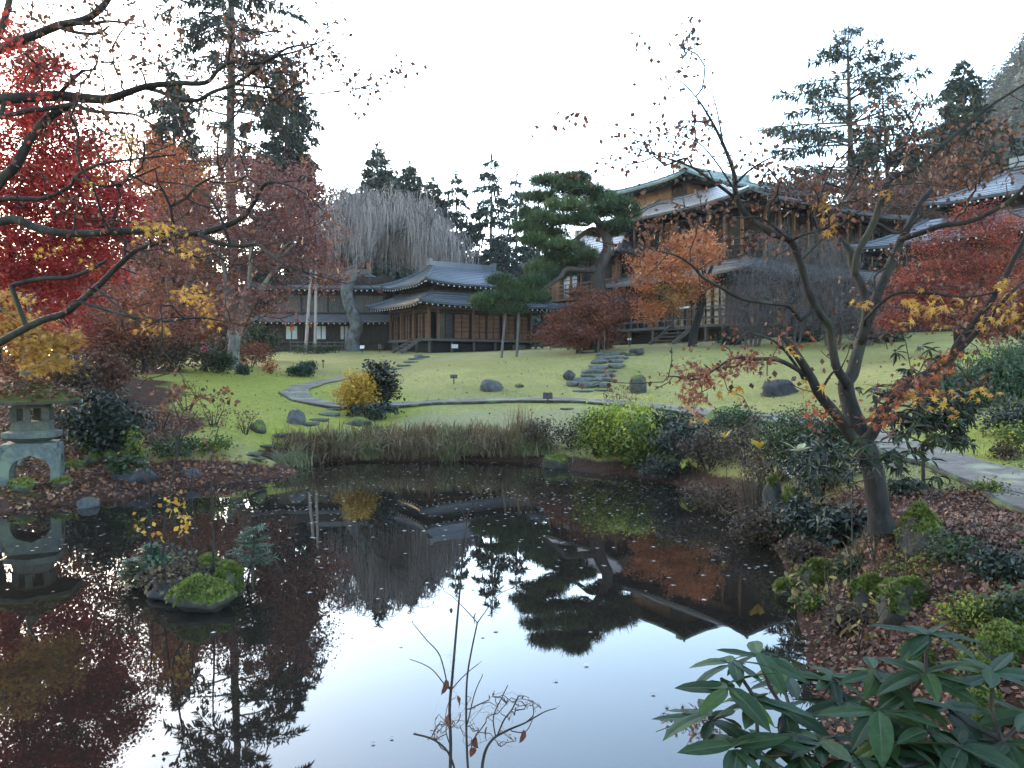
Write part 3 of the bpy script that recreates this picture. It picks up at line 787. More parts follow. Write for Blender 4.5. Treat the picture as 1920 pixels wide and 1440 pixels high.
# --- wing at the right edge
R0 = np.array([26.2, 37.4, 0]); R0[2] = gz(R0[0], R0[1])
rw = thing('east_wing', 'timber wing with broad pale grey roof behind the crimson maple', 'building', R0, None, BYAW)
gr = R0[2]; z5 = 9.1 - gr
wallbox(rw, 0, 9, 0, 9, -.3, z5 + .2, 'wood', 'wall')
for s in np.arange(.1, 8.6, 1.1): boards(rw, 'l', s, s + 1.0, .6, z5 - .5, 3, .03, 'wood')
for s in np.arange(.1, 8.6, 1.1): boards(rw, 'f', s, s + 1.0, .6, z5 - .5, 3, .03, 'wood')
roof_parts(rw, (-1.5, 10.2, -1.5, 10.6), (2.2, 8, 2.2, 8.2), z5, z5 + 1.7, (0, 9, 0, 9), 'slate', 9, .2, False, True, name='main_roof')
wallbox(rw, 2.4, 7.8, 2.4, 6.5, z5 + 1.2, z5 + 2.5, 'wood', 'upper_wall')
roof_parts(rw, (.9, 9.4, .9, 7.8), (4.5, 6, 4.2, 4.6), z5 + 2.3, z5 + 4.2, (2.4, 7.8, 2.4, 6.5), 'slate2', 8, .2, True, True, name='upper_roof')

# ---------------------------------------------------------------- trees
def grow(trunks, attr, seg=.5, tip=.01, ex=2.3, jit=.12, back=.22, rise=.12, maxr=None):
    # trunks: list of (points, radii or None); attractors are joined one by one to the nearest wood
    P, par, fix, rootd = [], [], [], []
    for pts, rad in trunks:
        prev = -1
        for i, p in enumerate(pts):
            p = np.asarray(p, float)
            if i == 0 and P:                              # a limb starts from the nearest existing node
                dd = np.linalg.norm(np.array(P) - p, axis=1); k = int(dd.argmin())
                if dd[k] < 1.2: prev = k
                if dd[k] < .02: continue
            P.append(p); par.append(prev); fix.append(0 if rad is None else rad[i])
            rootd.append(0 if prev < 0 else rootd[prev] + np.linalg.norm(p - P[prev])); prev = len(P) - 1
    attr = np.asarray(attr, float)
    nt_ = len(P); tips = []
    if len(attr):
        start = np.array(P)
        order = np.argsort(np.min(np.linalg.norm(attr[:, None] - start[None], axis=2), axis=1))
        Pa = np.array(P + [[0, 0, 0]] * (len(attr) * 60), float); Ra = np.zeros(len(Pa)); Ra[:nt_] = rootd; n = nt_
        for k in order:
            a = attr[k]; dd = np.linalg.norm(Pa[:n] - a, axis=1)
            j = int((dd + back * Ra[:n]).argmin()); L = dd[j]
            m_ = int(min(max(1, round(L / seg)), 30)); prev = j; b0 = Pa[j].copy()
            if n + m_ >= len(Pa): break
            for i in range(1, m_ + 1):
                t = i / m_; q = b0 + (a - b0) * t
                q = q + np.array([0, 0, rise * L * math.sin(math.pi * t)])
                if i < m_: q = q + RNG.normal(0, jit * seg, 3)
                Pa[n] = q; par.append(prev); fix.append(0); Ra[n] = Ra[prev] + L / m_; prev = n; n += 1
            tips.append(prev)
        P = Pa[:n]
    else: P = np.array(P)
    n = len(P); par = np.array(par); acc = np.zeros(n); nch = np.zeros(n, int)
    for i in range(n - 1, -1, -1):
        if acc[i] == 0: acc[i] = tip ** ex
        if par[i] >= 0: acc[par[i]] += acc[i]; nch[par[i]] += 1
    r = acc ** (1 / ex)
    fix = np.array(fix); r = np.where(fix > 0, fix, r)
    if maxr: r[nt_:] = np.minimum(r[nt_:], maxr)
    for i in range(n):                                     # never thicker than the wood it grows from
        if par[i] >= 0 and fix[i] == 0: r[i] = min(r[i], r[par[i]] * .95)
    return P, par, r, tips, nt_

def wood(g, P, par, r, min_sides=3, max_sides=9, scale=1):
    n = len(P); ch = [[] for _ in range(n)]; roots = []
    for i in range(n):
        (ch[par[i]] if par[i] >= 0 else roots).append(i)
    todo = [(None, q) for q in roots]
    while todo:
        p0, i = todo.pop(); chain = ([p0] if p0 is not None else []) + [i]
        while ch[i]:
            c = sorted(ch[i], key=lambda q: -r[q]); todo += [(i, q) for q in c[1:]]; i = c[0]; chain.append(i)
        rr = r[chain].copy()
        if p0 is not None: rr[0] = rr[1]
        s = int(np.clip(round(3 + rr.max() * scale * 40), min_sides, max_sides))
        tube(g, P[chain], rr, s, cap=rr.max() > .02)

def ell(px, py, D, rx, ry, dz, n, shell=.6):               # points in an ellipsoid given by its outline in the picture and its depth in metres
    c = at(px, py, D); a, b_ = rx / F * D, ry / F * D
    q = RNG.normal(size=(n, 3)); q = q / np.linalg.norm(q, axis=1)[:, None] * (RNG.uniform(0, 1, n) ** (1 / 3 * (1 - shell) + .12))[:, None]
    return c + q * np.array([a, dz, b_])

def foliage(g, P, idx, nleaf, spread, size, shape=KITE, tilt=.5, clump=.55, bias=None, pitch0=0, jitter=.3, drop=0):
    c = P[idx]; k = np.repeat(np.arange(len(idx)), nleaf)
    pos = c[k] + RNG.normal(size=(len(k), 3)) * np.asarray(spread) - [0, 0, drop]
    ct = RNG.uniform(0, 1, len(idx)) if bias is None else np.clip(bias + RNG.normal(0, .2, len(idx)), 0, 1)
    t = np.clip(ct[k] * clump + RNG.uniform(0, 1, len(k)) * (1 - clump), 0, 1)
    scatter(g, pos, shape, size, tilt=tilt, tint=t, pitch0=pitch0, jitter=jitter)
    return pos

def px_line(L, D=None):                                    # [(px, py, D, r_px)] -> points, radii
    P = [at(q[0], q[1], q[2]) for q in L]; r = [q[3] / F * q[2] for q in L]
    n = 5
    T = np.linspace(0, len(P) - 1, (len(P) - 1) * n + 1)
    P = smooth_line(np.array(P), n); r = np.interp(T, np.arange(len(r)), r)
    return P, r

def tree(name, label, cat, trunks, blobs, nleaf, size, leaf, bark, group=None, seg=.6, tip=.012, spread=.35, shape=KITE, tilt=.55, clump=.55, use_all=True, flat=.5,
         jit=.14, back=.22, rise=.1, base=None, extra=None, bias=None, smooth=True, crown='crown', drop=0, keep=1.0, max_sides=9, pitch0=0):
    T = [px_line(t) for t in trunks]
    A = np.concatenate([ell(*b_) for b_ in blobs]) if blobs else np.zeros((0, 3))
    P, par, r, tips, nt_ = grow(T, A, seg, tip, jit=jit, back=back, rise=rise)
    base = np.array(T[0][0][0]) if base is None else np.asarray(base)
    o = thing(name, label, cat, base, group)
    g = G(); wood(g, P, par, r, max_sides=max_sides); part('trunk', g, M[bark], o, base, smooth)
    idx = np.arange(nt_, len(P)) if use_all else np.array(tips, int)
    if keep < 1 and len(idx): idx = idx[RNG.uniform(size=len(idx)) < keep]
    if nleaf and len(idx):
        g = G(); n1 = max(1, int(round(nleaf / len(idx))))
        foliage(g, P, idx, n1, np.array([1, 1, flat]) * spread, size, shape, tilt, clump, bias=None if bias is None else bias(P[idx]), drop=drop, pitch0=pitch0)
        if extra: extra(g, P, idx)
        part(crown, g, M[leaf], o, base)
    return o

def ground_base(px, D, r, top=None):                       # trunk foot on the ground under a picture column
    p = on(px, D); q = np.array([0, 0, CZ]); 
    return p

def vtree_trunk(px, D, rpx, topy, lean=0):                 # a trunk line from the ground up to a picture height
    p = on(px, D, -.15); v = 720 - F * math.tan(math.atan2(p[2] - CZ, D) + PITCH)
    return [(px, v, D, rpx * 1.35), (px + lean * .15, v + (topy - v) * .12, D, rpx), (px + lean * .5, v + (topy - v) * .5, D, rpx * .85), (px + lean, topy, D, rpx * .6)]

NEEDLE = (np.array([(-.016, 0, 0), (.016, 0, 0), (.07, 1, .12), (.05, 1, .12)]), np.array([[0, 1, 2, 3]]))
M['greyhaze'] = leaf_mat('fine_grey_twigs', [(0, (.05, .043, .042)), (.7, (.12, .1, .098)), (1, (.17, .13, .11))], .1)
# --- conifers (local space, base at the origin)
def conifer(H, r0, prof, b0=.15, dz=.9, per=6, droop=.12, up=.15, spray=.5, dens=1., wid=.3, seed=1, gap=.0, flat=True, lat=.42, tint=0, wob=.15):
    rs = np.random.default_rng(seed); gt, gc = G(), G()
    zs = np.linspace(0, H, 14); tube(gt, np.column_stack([.12 * np.sin(zs * .3), .1 * np.cos(zs * .23), zs]), r0 * (1 - zs / H) ** .8 + .02, 8)
    z = H * b0; pos, yaw, pit, siz, tin = [], [], [], [], []
    while z < H * .985:
        R_ = prof(z / H)
        for k in range(per):
            if rs.uniform() < gap: continue
            az = rs.uniform(0, 6.283); L = R_ * rs.uniform(.62, 1.12); zz = z + rs.normal(0, wob * dz)
            n = max(4, int(L / .45)); s = np.linspace(0, 1, n)
            rad = L * s; zz_ = zz + L * (up * s - (droop + .1 * rs.uniform()) * s ** 2 * 1.6)
            bp = np.column_stack([rad * math.cos(az), rad * math.sin(az), zz_])
            tube(gt, bp, np.linspace(.028 + .012 * L, .012, n), 3, cap=False)
            ct = rs.uniform(0, .6)
            m_ = int(max(6, L * 7 * dens)); ss = rs.uniform(.12, 1, m_) ** .8
            sd = rs.choice([-1, 1], m_); w_ = lat * L * (1.06 - ss) * rs.uniform(.15, 1, m_) + .08
            bx = np.interp(ss, s, bp[:, 0]); by = np.interp(ss, s, bp[:, 1]); bz = np.interp(ss, s, bp[:, 2])
            a2 = az + sd * 1.05
            pos.append(np.column_stack([bx + np.cos(a2) * w_ * .8, by + np.sin(a2) * w_ * .8, bz - .12 * w_ + rs.normal(0, .05, m_)]))
            yaw.append(a2 - np.pi / 2 + rs.normal(0, .35, m_)); siz.append(spray * (.55 + .45 * rs.uniform(size=m_)) * (.6 + .4 * min(1, L / 3)))
            tin.append(np.clip(ct + rs.uniform(0, .4, m_) + tint, 0, 1))
        z += dz * rs.uniform(.8, 1.2)
    pos, yaw, siz, tin = map(np.concatenate, (pos, yaw, siz, tin))
    K = (np.array([(0, 0, 0), (wid * .5, .35, .0), (wid * .32, .8, -.06), (0, 1.05, -.12), (-wid * .32, .8, -.06), (-wid * .5, .35, 0)]), np.array([[0, 1, 2, 5], [5, 2, 3, 4]]))
    scatter(gc, pos, K, siz, yaw=yaw, tilt=.55, pitch0=-.3, tint=tin, jitter=.25)
    top = np.column_stack([rs.normal(0, .12, 30), rs.normal(0, .12, 30), H - rs.uniform(-.1, 1.2, 30)])
    scatter(gc, top, K, spray * .6, tilt=.7, tint=rs.uniform(.2, .7, 30))
    return gt, gc

def plant(name, label, geo, loc, leaf, group=None, yaw=0, scale=1, bark='conbark', cat='tree'):
    o = thing(name, label, cat, loc, group, yaw); o.scale = (scale,) * 3
    part('trunk', geo[0], M[bark], o, smooth=True); part('crown', geo[1], M[leaf], o)
    return o

spruce_prof = lambda t: max(.25, 8.6 * (1 - t) ** .5) * (1 if t > .3 else .8)
big_spruce = conifer(48, .46, spruce_prof, .14, 1.55, 7, .16, .12, .75, 4.4, .24, 3, gap=.18, lat=.38)
o = plant('spruce_tree', 'very tall spruce rising past the top of the picture behind the dull red maples', big_spruce, on(437, 64, -.2), 'needle', yaw=.6)
cedar_prof = lambda t: min(8.2, .3 + 2.1 * ((1 - t) * 28.4 / 2) ** .8) * (1 if t > .45 else .85)
tier_fir = conifer(28.4, .48, cedar_prof, .2, 1.9, 9, .03, .2, .8, 4.6, .2, 8, gap=.12, lat=.3, wob=.12)
plant('cedar_tree', 'tall evergreen with broad flat tiers of branches behind the roof ridge', tier_fir, on(1588, 72, 0), 'fir', yaw=2.2)
bushy_prof = lambda t: max(.4, 5.6 * (1 - t) ** .6)
bushy = conifer(27, .4, bushy_prof, .1, .9, 9, .15, .12, .9, 5, .3, 12)
o = plant('fir_tree', 'bushy dark fir close beside the tall spruce trunk', bushy, on(540, 74, 0), 'needle', 'firs behind the garden', 1)
dup(o, on(330, 78, 0), 2.6, 1.02, 'bushy fir showing between the tall spruce and the scarlet maple')
mid = conifer(27, .42, lambda t: max(.3, 8.4 * (1 - t) ** .75), .1, 1.1, 9, .12, .12, 1.1, 4.6, .32, 21)
o = plant('fir_tree', 'broad fir whose pointed top stands straight above the weeping tree', mid, on(708, 104, 0), 'needle', 'firs behind the garden', .4, 1.0)
for px, D, yaw, sc, lab in [(770, 98, 2.9, .86, 'dense fir leaning out behind the shoulder of the weeping tree'), (812, 112, 4.2, .9, 'slightly shorter fir between the weeping tree and the slim bare-trunked firs'),
                            (650, 112, 5.0, .86, 'fir half hidden behind the tips of the dull red maples'), (685, 116, 1.1, .82, 'fir with its tip just left of the pointed broad fir'), (745, 108, 3.9, .9, 'fir crowding the pointed broad fir from behind'), (590, 125, 3.3, .8, 'far fir just visible over the red maple tops')]:
    dup(o, on(px, D, 0), yaw, sc, lab)
slim = conifer(27, .36, lambda t: max(.3, 6.0 * (1 - t) ** .6) if t > .25 else 3.6, .12, 1.6, 7, .2, .04, 1.1, 3.6, .3, 33, gap=.08, lat=.32)
o = plant('slim_fir', 'tallest of the slim firs with its bare trunk showing above the hall ridge', slim, on(922, 106, 0), 'needle', 'slim firs above the hall', .2, .96)
for px, D, yaw, sc, lab in [(856, 112, 1.9, .93, 'slim fir with a narrow pointed top nearer the weeping tree'), (968, 118, 3.8, .96, 'slim fir rising from behind the upper pine pads'),
                            (790, 128, 2.2, 1.04, 'fir standing behind the right hand shoulder of the weeping tree'), (835, 122, .7, .86, 'low fir in the gap left of the narrow pointed fir'), (940, 130, 3.1, .72, 'low slim fir just left of the garden pine'), (985, 132, 4.4, .7, 'low slim fir close behind the uppermost pine pad'), (900, 134, 2.7, .66, 'lowest far fir between the two slim bare trunks'), (885, 124, 5.1, .74, 'low slim fir in the gap of pale blue hill'), (1010, 126, 1.0, .82, 'slim fir mostly hidden by the garden pine')]:
    dup(o, on(px, D, 0), yaw, sc, lab)
o = plant('hill_conifer', 'open crowned conifer with tufted top beside the wooded slope', conifer(30, .42, lambda t: max(.5, 6.6 * (1 - t) ** .5) if t > .35 else 5, .2, 1.3, 9, .1, .2, 1.0, 4.2, .4, 41, gap=.14, wob=.5), on(1800, 78, 1.2), 'fir', 'conifers at the wooded slope', 0, .85)
for px, D, yaw, sc, lab in [(1735, 86, 2, .66, 'smaller conifer between the tiered evergreen and the tufted conifer'), (1880, 92, 4, .8, 'conifer climbing the slope at the far edge of the view'), (1690, 66, 5, .55, 'low green conifer just above the pale wing roof'),
                            (1500, 84, 3, .6, 'conifer peeping over the verdigris roof'), (1620, 62, 1, .5, 'short green conifer at the corner of the wing roof'), (1790, 60, 2.4, .56, 'green conifer standing behind the upper wing roof')]:
    dup(o, on(px, D, 0), yaw, sc, lab)

# far woods, one mass each
def wood_mass(name, pts, hs, leaf, seed, n=90, sz=.13):
    rs = np.random.default_rng(seed); g = G()
    for p, h in zip(pts, hs):
        t = rs.uniform(0, 1, n) ** .8; a = rs.uniform(0, 6.283, n); R_ = h * .24 * (1 - t) ** .8 + .15
        pos = np.column_stack([p[0] + np.cos(a) * R_ * .7, p[1] + np.sin(a) * R_ * .7, p[2] + h * (.08 + .9 * t)])
        scatter(g, pos, KITE, h * sz * (1.25 - t), yaw=a - np.pi / 2, tilt=.35, pitch0=-.5, tint=np.clip(rs.uniform(0, .5) + rs.uniform(0, .5, n), 0, 1))
    link(name, g.mesh(name, M[leaf]), kind='stuff')
rs = np.random.default_rng(4)
P_ = [(x, y, gz(x, y) - .5) for x, y in zip(rs.uniform(-75, 45, 190), rs.uniform(112, 190, 190))]
wood_mass('far_conifer_wood', P_, rs.uniform(11, 20, len(P_)), 'needle', 5)
ys = rs.uniform(96, 128, 34); xs = ys * rs.uniform(-.25, -.075, 34)
P_ = [(x, y, gz(x, y) - .5) for x, y in zip(xs, ys)]
wood_mass('conifer_belt', P_, rs.uniform(15, 24, 34) * np.interp(xs / ys, [-.25, -.17, -.075], [1.0, 1.12, .72]), 'fir', 15, 420, .06)
ys = rs.uniform(96, 128, 18); xs = ys * rs.uniform(.02, .1, 18)
wood_mass('conifer_belt', [(x, y, gz(x, y) - .5) for x, y in zip(xs, ys)], rs.uniform(13, 19, 18), 'fir', 16, 420, .06)
ys = rs.uniform(122, 330, 1300); xs = ys * rs.uniform(.42, .78, 1300)
P_ = [(x, y, HILL(x, y) - .6) for x, y in zip(xs, ys) if x / y > .42]
wood_mass('hillside_wood', P_, rs.uniform(9, 17, len(P_)), 'fir', 6)
P_ = [(x, y, max(HILL(x, y), 4) - .5) for x, y in zip(rs.uniform(55, 110, 80), rs.uniform(96, 130, 80)) if x / y > .44]
wood_mass('brown_slope_wood', P_, rs.uniform(12, 19, len(P_)), 'brownbush', 7)

# --- weeping tree behind the hall
def weeping():
    tr = [px_line([(664, 672, 59, 17), (660, 640, 59, 14), (668, 610, 59, 12.5), (656, 575, 59, 11.5), (650, 540, 59, 12), (665, 505, 59.5, 11), (680, 475, 60, 9), (672, 440, 60, 7)]),
          px_line([(676, 480, 60, 8), (700, 455, 60.5, 6), (722, 438, 61, 5), (738, 415, 61, 4), (760, 400, 61, 3)]),
          px_line([(722, 438, 61, 4), (760, 428, 62, 3.5), (800, 425, 62, 3), (830, 440, 62, 2)])]
    doms = []
    for (x, y, D, rx, ry, dz, n) in [(692, 392, 60, 46, 36, 3, 26), (735, 412, 61, 62, 36, 4, 40), (785, 438, 62, 48, 32, 3.5, 34), (655, 410, 59.5, 28, 45, 2, 14), (822, 470, 62, 28, 22, 2, 16)]:
        q = ell(x, y, D, rx, ry, dz, n, .9); doms.append(q[q[:, 2] > at(x, y, D)[2] - 1.0])
    A = np.concatenate(doms)
    P, par, r, tips, nt_ = grow(tr, A, .7, .022, jit=.16, rise=.25)
    base = on(664, 59, -.2); o = thing('weeping_tree', 'bare weeping tree with gnarled grey trunk and hanging grey twigs behind the hall', 'tree', base)
    g = G(); wood(g, P, par, r); part('trunk', g, M['gnarl'], o, base, True)
    idx = np.arange(nt_, len(P)); rs = np.random.default_rng(3)
    ctr = at(700, 480, 60); nb = 420; k = rs.choice(idx, nb); c = P[k] + rs.normal(0, .25, (nb, 3))
    out = c[:, :2] - ctr[:2]; az = np.arctan2(out[:, 1], out[:, 0]) + rs.normal(0, .8, nb)
    g = G(); wt = G(); starts, tins = [], []
    for i in range(nb):                                    # boughs arch out and over, each carrying a curtain of twigs
        L = rs.uniform(1.2, 3.6); s = np.linspace(0, 1, 9); dx = L * .75 * s; dz = L * (.42 * np.sin(s * 2.0) - 1.15 * np.maximum(0, s - .25) ** 1.5)
        bp = np.column_stack([c[i, 0] + np.cos(az[i]) * dx, c[i, 1] + np.sin(az[i]) * dx, c[i, 2] + dz]) + np.cumsum(rs.normal(0, .05, (9, 3)), 0)
        bp[:, 2] = np.maximum(bp[:, 2], 8.4)
        tube(wt, bp, np.linspace(.035, .01, 9), 3, cap=False)
        m_ = int(rs.integers(8, 20)); t = rs.uniform(.15, 1, m_); starts.append(np.column_stack([np.interp(t, s, bp[:, q]) for q in range(3)]) + rs.normal(0, .06, (m_, 3))); tins.append(np.clip(rs.uniform(0, .7) + rs.uniform(0, .4, m_), 0, 1))
    c = np.concatenate(starts); ti = np.concatenate(tins); n = len(c); m_ = 7; s = np.linspace(0, 1, m_)[None]; az = rs.uniform(0, 6.283, n)
    ln = rs.uniform(.5, 2.4, n) * (1 + .4 * (rs.uniform(size=n) > .85)); ln = np.clip(ln, .3, np.maximum(.4, c[:, 2] - rs.uniform(6.6, 8.6, n)))
    o_ = rs.uniform(.05, .5, n)[:, None] * (1 - (1 - s) ** 2)
    X_ = c[:, :1] + np.cos(az)[:, None] * o_ + np.cumsum(rs.normal(0, .03, (n, m_)), 1); Y_ = c[:, 1:2] + np.sin(az)[:, None] * o_ + np.cumsum(rs.normal(0, .03, (n, m_)), 1); Z_ = c[:, 2:] + .12 * np.sin(np.minimum(s * 4, np.pi)) - ln[:, None] * s ** 1.15
    w = (.010 * (1.1 - s) + .006) * np.ones_like(X_); a2 = rs.uniform(-.6, .6, n)[:, None]
    V = np.stack([np.stack([X_ - np.cos(a2) * w, Y_ - np.sin(a2) * w, Z_], -1), np.stack([X_ + np.cos(a2) * w, Y_ + np.sin(a2) * w, Z_], -1)], 2).reshape(-1, 3)
    b0 = (np.arange(n)[:, None] * m_ + np.arange(m_ - 1)[None]).ravel() * 2
    g.add(V, np.stack([b0, b0 + 1, b0 + 3, b0 + 2], -1), np.repeat(ti, m_ - 1)); part('hanging_twigs', g, M['strand'], o, base, kind='stuff')
    part('boughs', wt, M['greytwig'], o, base, kind='stuff')
weeping()

# --- garden pine with cloud pads
def pine():
    D = 44
    tr = [px_line([(1127, 640, D, 17), (1124, 600, D, 15), (1126, 555, D, 14), (1120, 520, D, 13), (1130, 490, D, 12), (1141, 465, D, 11), (1134, 437, D, 9), (1118, 412, D, 7), (1095, 390, D, 5), (1070, 365, D, 4)]),
          px_line([(1121, 505, D, 7), (1092, 506, D - .6, 6), (1062, 505, D - 1, 5), (1050, 520, D - 1.2, 4.5), (1020, 540, D - 1.5, 4), (985, 560, D - 1.8, 3.4), (955, 572, D - 2, 2.6)]),
          px_line([(1135, 440, D, 6), (1110, 430, D + .5, 5), (1085, 445, D + .8, 4), (1062, 462, D + .8, 3)])]
    pads = [(1035, 341, 46, 20), (1082, 356, 52, 22), (1115, 372, 52, 24), (1160, 388, 42, 22), (1128, 398, 48, 20), (1010, 372, 38, 18), (1060, 388, 42, 18), (996, 402, 30, 16), (1030, 412, 44, 18), (1082, 414, 40, 16),
            (1175, 405, 26, 14), (990, 428, 36, 18), (1030, 440, 40, 18), (1135, 438, 36, 13), (1000, 452, 26, 14), (1075, 466, 34, 20), (1048, 488, 44, 18), (1015, 505, 36, 18), (1060, 512, 26, 14), (968, 540, 38, 17), (1000, 532, 30, 15),
            (930, 560, 34, 16), (905, 574, 20, 11), (955, 582, 36, 13), (985, 560, 26, 13), (938, 528, 24, 10), (1100, 480, 20, 12), (1045, 462, 40, 14), (1160, 425, 30, 12), (1072, 492, 32, 12), (1030, 520, 34, 13), (915, 566, 34, 15), (965, 560, 40, 15), (1005, 560, 30, 14), (1080, 336, 30, 12)]
    A = [at(x, y + ry * .35, D - (1.6 if x < 1010 and y > 500 else RNG.uniform(-1.5, 1.5))) for x, y, rx, ry in pads]
    pts = []
    for (x, y, rx, ry), a in zip(pads, A):
        q = RNG.normal(size=(9, 3)); q = q / np.linalg.norm(q, axis=1)[:, None] * RNG.uniform(.4, .85, 9)[:, None]
        pts.append(a + q * np.array([rx / F * D, rx / F * D * .8, ry / F * D * .4]))
    P, par, r, tips, nt_ = grow(tr, np.concatenate([np.array(A)] + pts), .5, .02, jit=.18, rise=.05)
    base = np.array(tr[0][0][0]); o = thing('garden_pine', 'large old garden pine with cloud-shaped needle pads in front of the balcony wing', 'pine tree', base)
    g = G(); wood(g, P, par, r); part('trunk', g, M['pinebark'], o, base, True)
    rs = np.random.default_rng(9); g = G()
    for (x, y, rx, ry), a in zip(pads, A):
        n = int(40 + rx * 4.2); q = rs.normal(size=(n, 3)); q = q / np.linalg.norm(q, axis=1)[:, None] * (rs.uniform(0, 1, n) ** .4)[:, None]
        q[:, 2] = np.abs(q[:, 2]) * 1.0 - .35
        c = at(x, y, a[1]) + q * np.array([rx / F * D, rx / F * D * .85, ry / F * D * .92])
        ct = rs.uniform(.0, .55); k = np.repeat(np.arange(n), 11)
        pos = c[k] + rs.normal(0, .06, (len(k), 3))
        t = np.clip(ct + .15 * q[k, 2] + rs.uniform(0, .42, len(k)), 0, 1)  # needles higher in a pad are paler, top light put into the tint
        N = (np.array([(-.045, 0, 0), (.045, 0, 0), (.02, 1, 0), (-.02, 1, 0)]), np.array([[0, 1, 2, 3]]))
        scatter(g, pos, N, .34, pitch0=.75, tilt=.5, tint=t)
    part('crown', g, M['pine'], o, base)
pine()

# --- broadleaf trees
tree('spreading_maple', 'big dull red maple with pale lichened forked trunk on the far lawn', 'tree',
     [[(440, 700, 40, 13), (438, 660, 40, 11), (445, 620, 40, 10), (462, 585, 40, 8), (480, 555, 40, 6), (505, 520, 40, 4.5), (530, 480, 40, 3)], [(437, 635, 40, 8), (430, 590, 40.5, 7), (425, 550, 41, 6), (420, 500, 41, 4.5), (400, 450, 41, 3)], [(446, 610, 39.8, 6), (455, 570, 39.5, 5.5), (468, 520, 39, 4.5), (470, 460, 39, 3)]],
     [(470, 400, 40, 130, 90, 3.5, 110), (560, 440, 39, 75, 90, 2.5, 60), (400, 460, 41, 110, 100, 3, 70), (520, 340, 40, 95, 45, 3, 45), (600, 500, 38.5, 42, 60, 1.5, 22), (490, 560, 39, 60, 35, 2, 20)],
     24000, .13, 'mauve', 'palebark', 'dull red maples beyond the far lawn', seg=.7, tip=.015, spread=.4, tilt=.6)
tree('spreading_maple', 'rusty maple with lacy thinning crown filling the space behind the scarlet maple', 'tree',
     [vtree_trunk(330, 46, 9, 520, -14), [(322, 600, 46, 6), (350, 540, 46, 5), (370, 480, 46, 3)]],
     [(300, 400, 46, 130, 130, 4, 90), (220, 500, 45, 110, 100, 3, 55), (340, 540, 44, 100, 60, 3, 45), (380, 370, 47, 90, 70, 3, 35)], 17000, .17, 'rust', 'palebark', 'dull red maples beyond the far lawn', seg=.8, tip=.014, spread=.5, tilt=.6)
tree('spreading_maple', 'orange topped maple glowing between the scarlet maple and the tall spruce', 'tree',
     [vtree_trunk(215, 38, 9, 480, 30)], [(275, 280, 38, 60, 36, 2.5, 26), (190, 320, 38, 90, 60, 2.5, 30), (310, 340, 38, 60, 40, 2.5, 18), (250, 600, 36, 120, 45, 3, 30), (150, 520, 36, 120, 60, 3, 30)], 8000, .14, 'orange', 'bark', 'dull red maples beyond the far lawn', seg=.8, tip=.012, spread=.42, tilt=.6)
tree('spreading_maple', 'brown red maple with bare lower twigs behind the pink coat', 'tree',
     [vtree_trunk(270, 33, 6, 600, 10)], [(300, 600, 33, 130, 45, 3, 50), (200, 620, 32, 100, 40, 2, 30), (400, 600, 34, 60, 40, 2, 24), (150, 580, 30, 110, 60, 2, 30)], 7500, .13, 'rust', 'bark', 'dull red maples beyond the far lawn', seg=.6, tip=.011, spread=.4, tilt=.6)

tree('scarlet_maple', 'dense scarlet maple glowing behind the dark overhanging limbs', 'tree',
     [vtree_trunk(-40, 21, 16, 480, 60), [(-30, 600, 21, 9), (60, 500, 20.5, 7), (120, 400, 20, 4)]],
     [(70, 300, 20.5, 110, 110, 2, 70), (160, 380, 20, 80, 80, 1.6, 50), (40, 430, 20, 110, 110, 2, 60), (120, 500, 20, 80, 70, 1.6, 40), (30, 180, 21, 60, 60, 1.6, 24), (110, 240, 20, 70, 40, 1.5, 24), (60, 590, 20, 80, 45, 1.5, 24), (-80, 350, 21, 120, 180, 2, 50), (180, 450, 20, 45, 45, 1.2, 20), (60, 110, 21, 60, 40, 1.2, 12)],
     66000, .088, 'red', 'bark', seg=.5, tip=.007, spread=.23, tilt=.5, flat=.45)
tree('spreading_maple', 'dusky red maple filling the shade behind the scarlet maple', 'tree', [vtree_trunk(60, 29, 9, 520, 20)], [(60, 420, 29, 150, 120, 3, 80), (180, 480, 29, 90, 90, 2.5, 40), (60, 560, 28, 150, 60, 2.5, 50), (210, 400, 29, 60, 80, 2, 26)], 15000, .13, 'mauve', 'bark', 'dull red maples beyond the far lawn', seg=.6, tip=.011, spread=.4, tilt=.6)
tree('scarlet_maple', 'small crimson maple spray hanging low above the lime green shrub', 'tree', [vtree_trunk(-60, 15, 7, 560, 60), [(-10, 580, 15, 4), (60, 600, 15, 3)]],
     [(100, 636, 15, 46, 18, .5, 16), (40, 620, 15, 50, 20, .6, 12)], 1500, .085, 'red', 'bark', seg=.35, tip=.005, spread=.14, flat=.4)

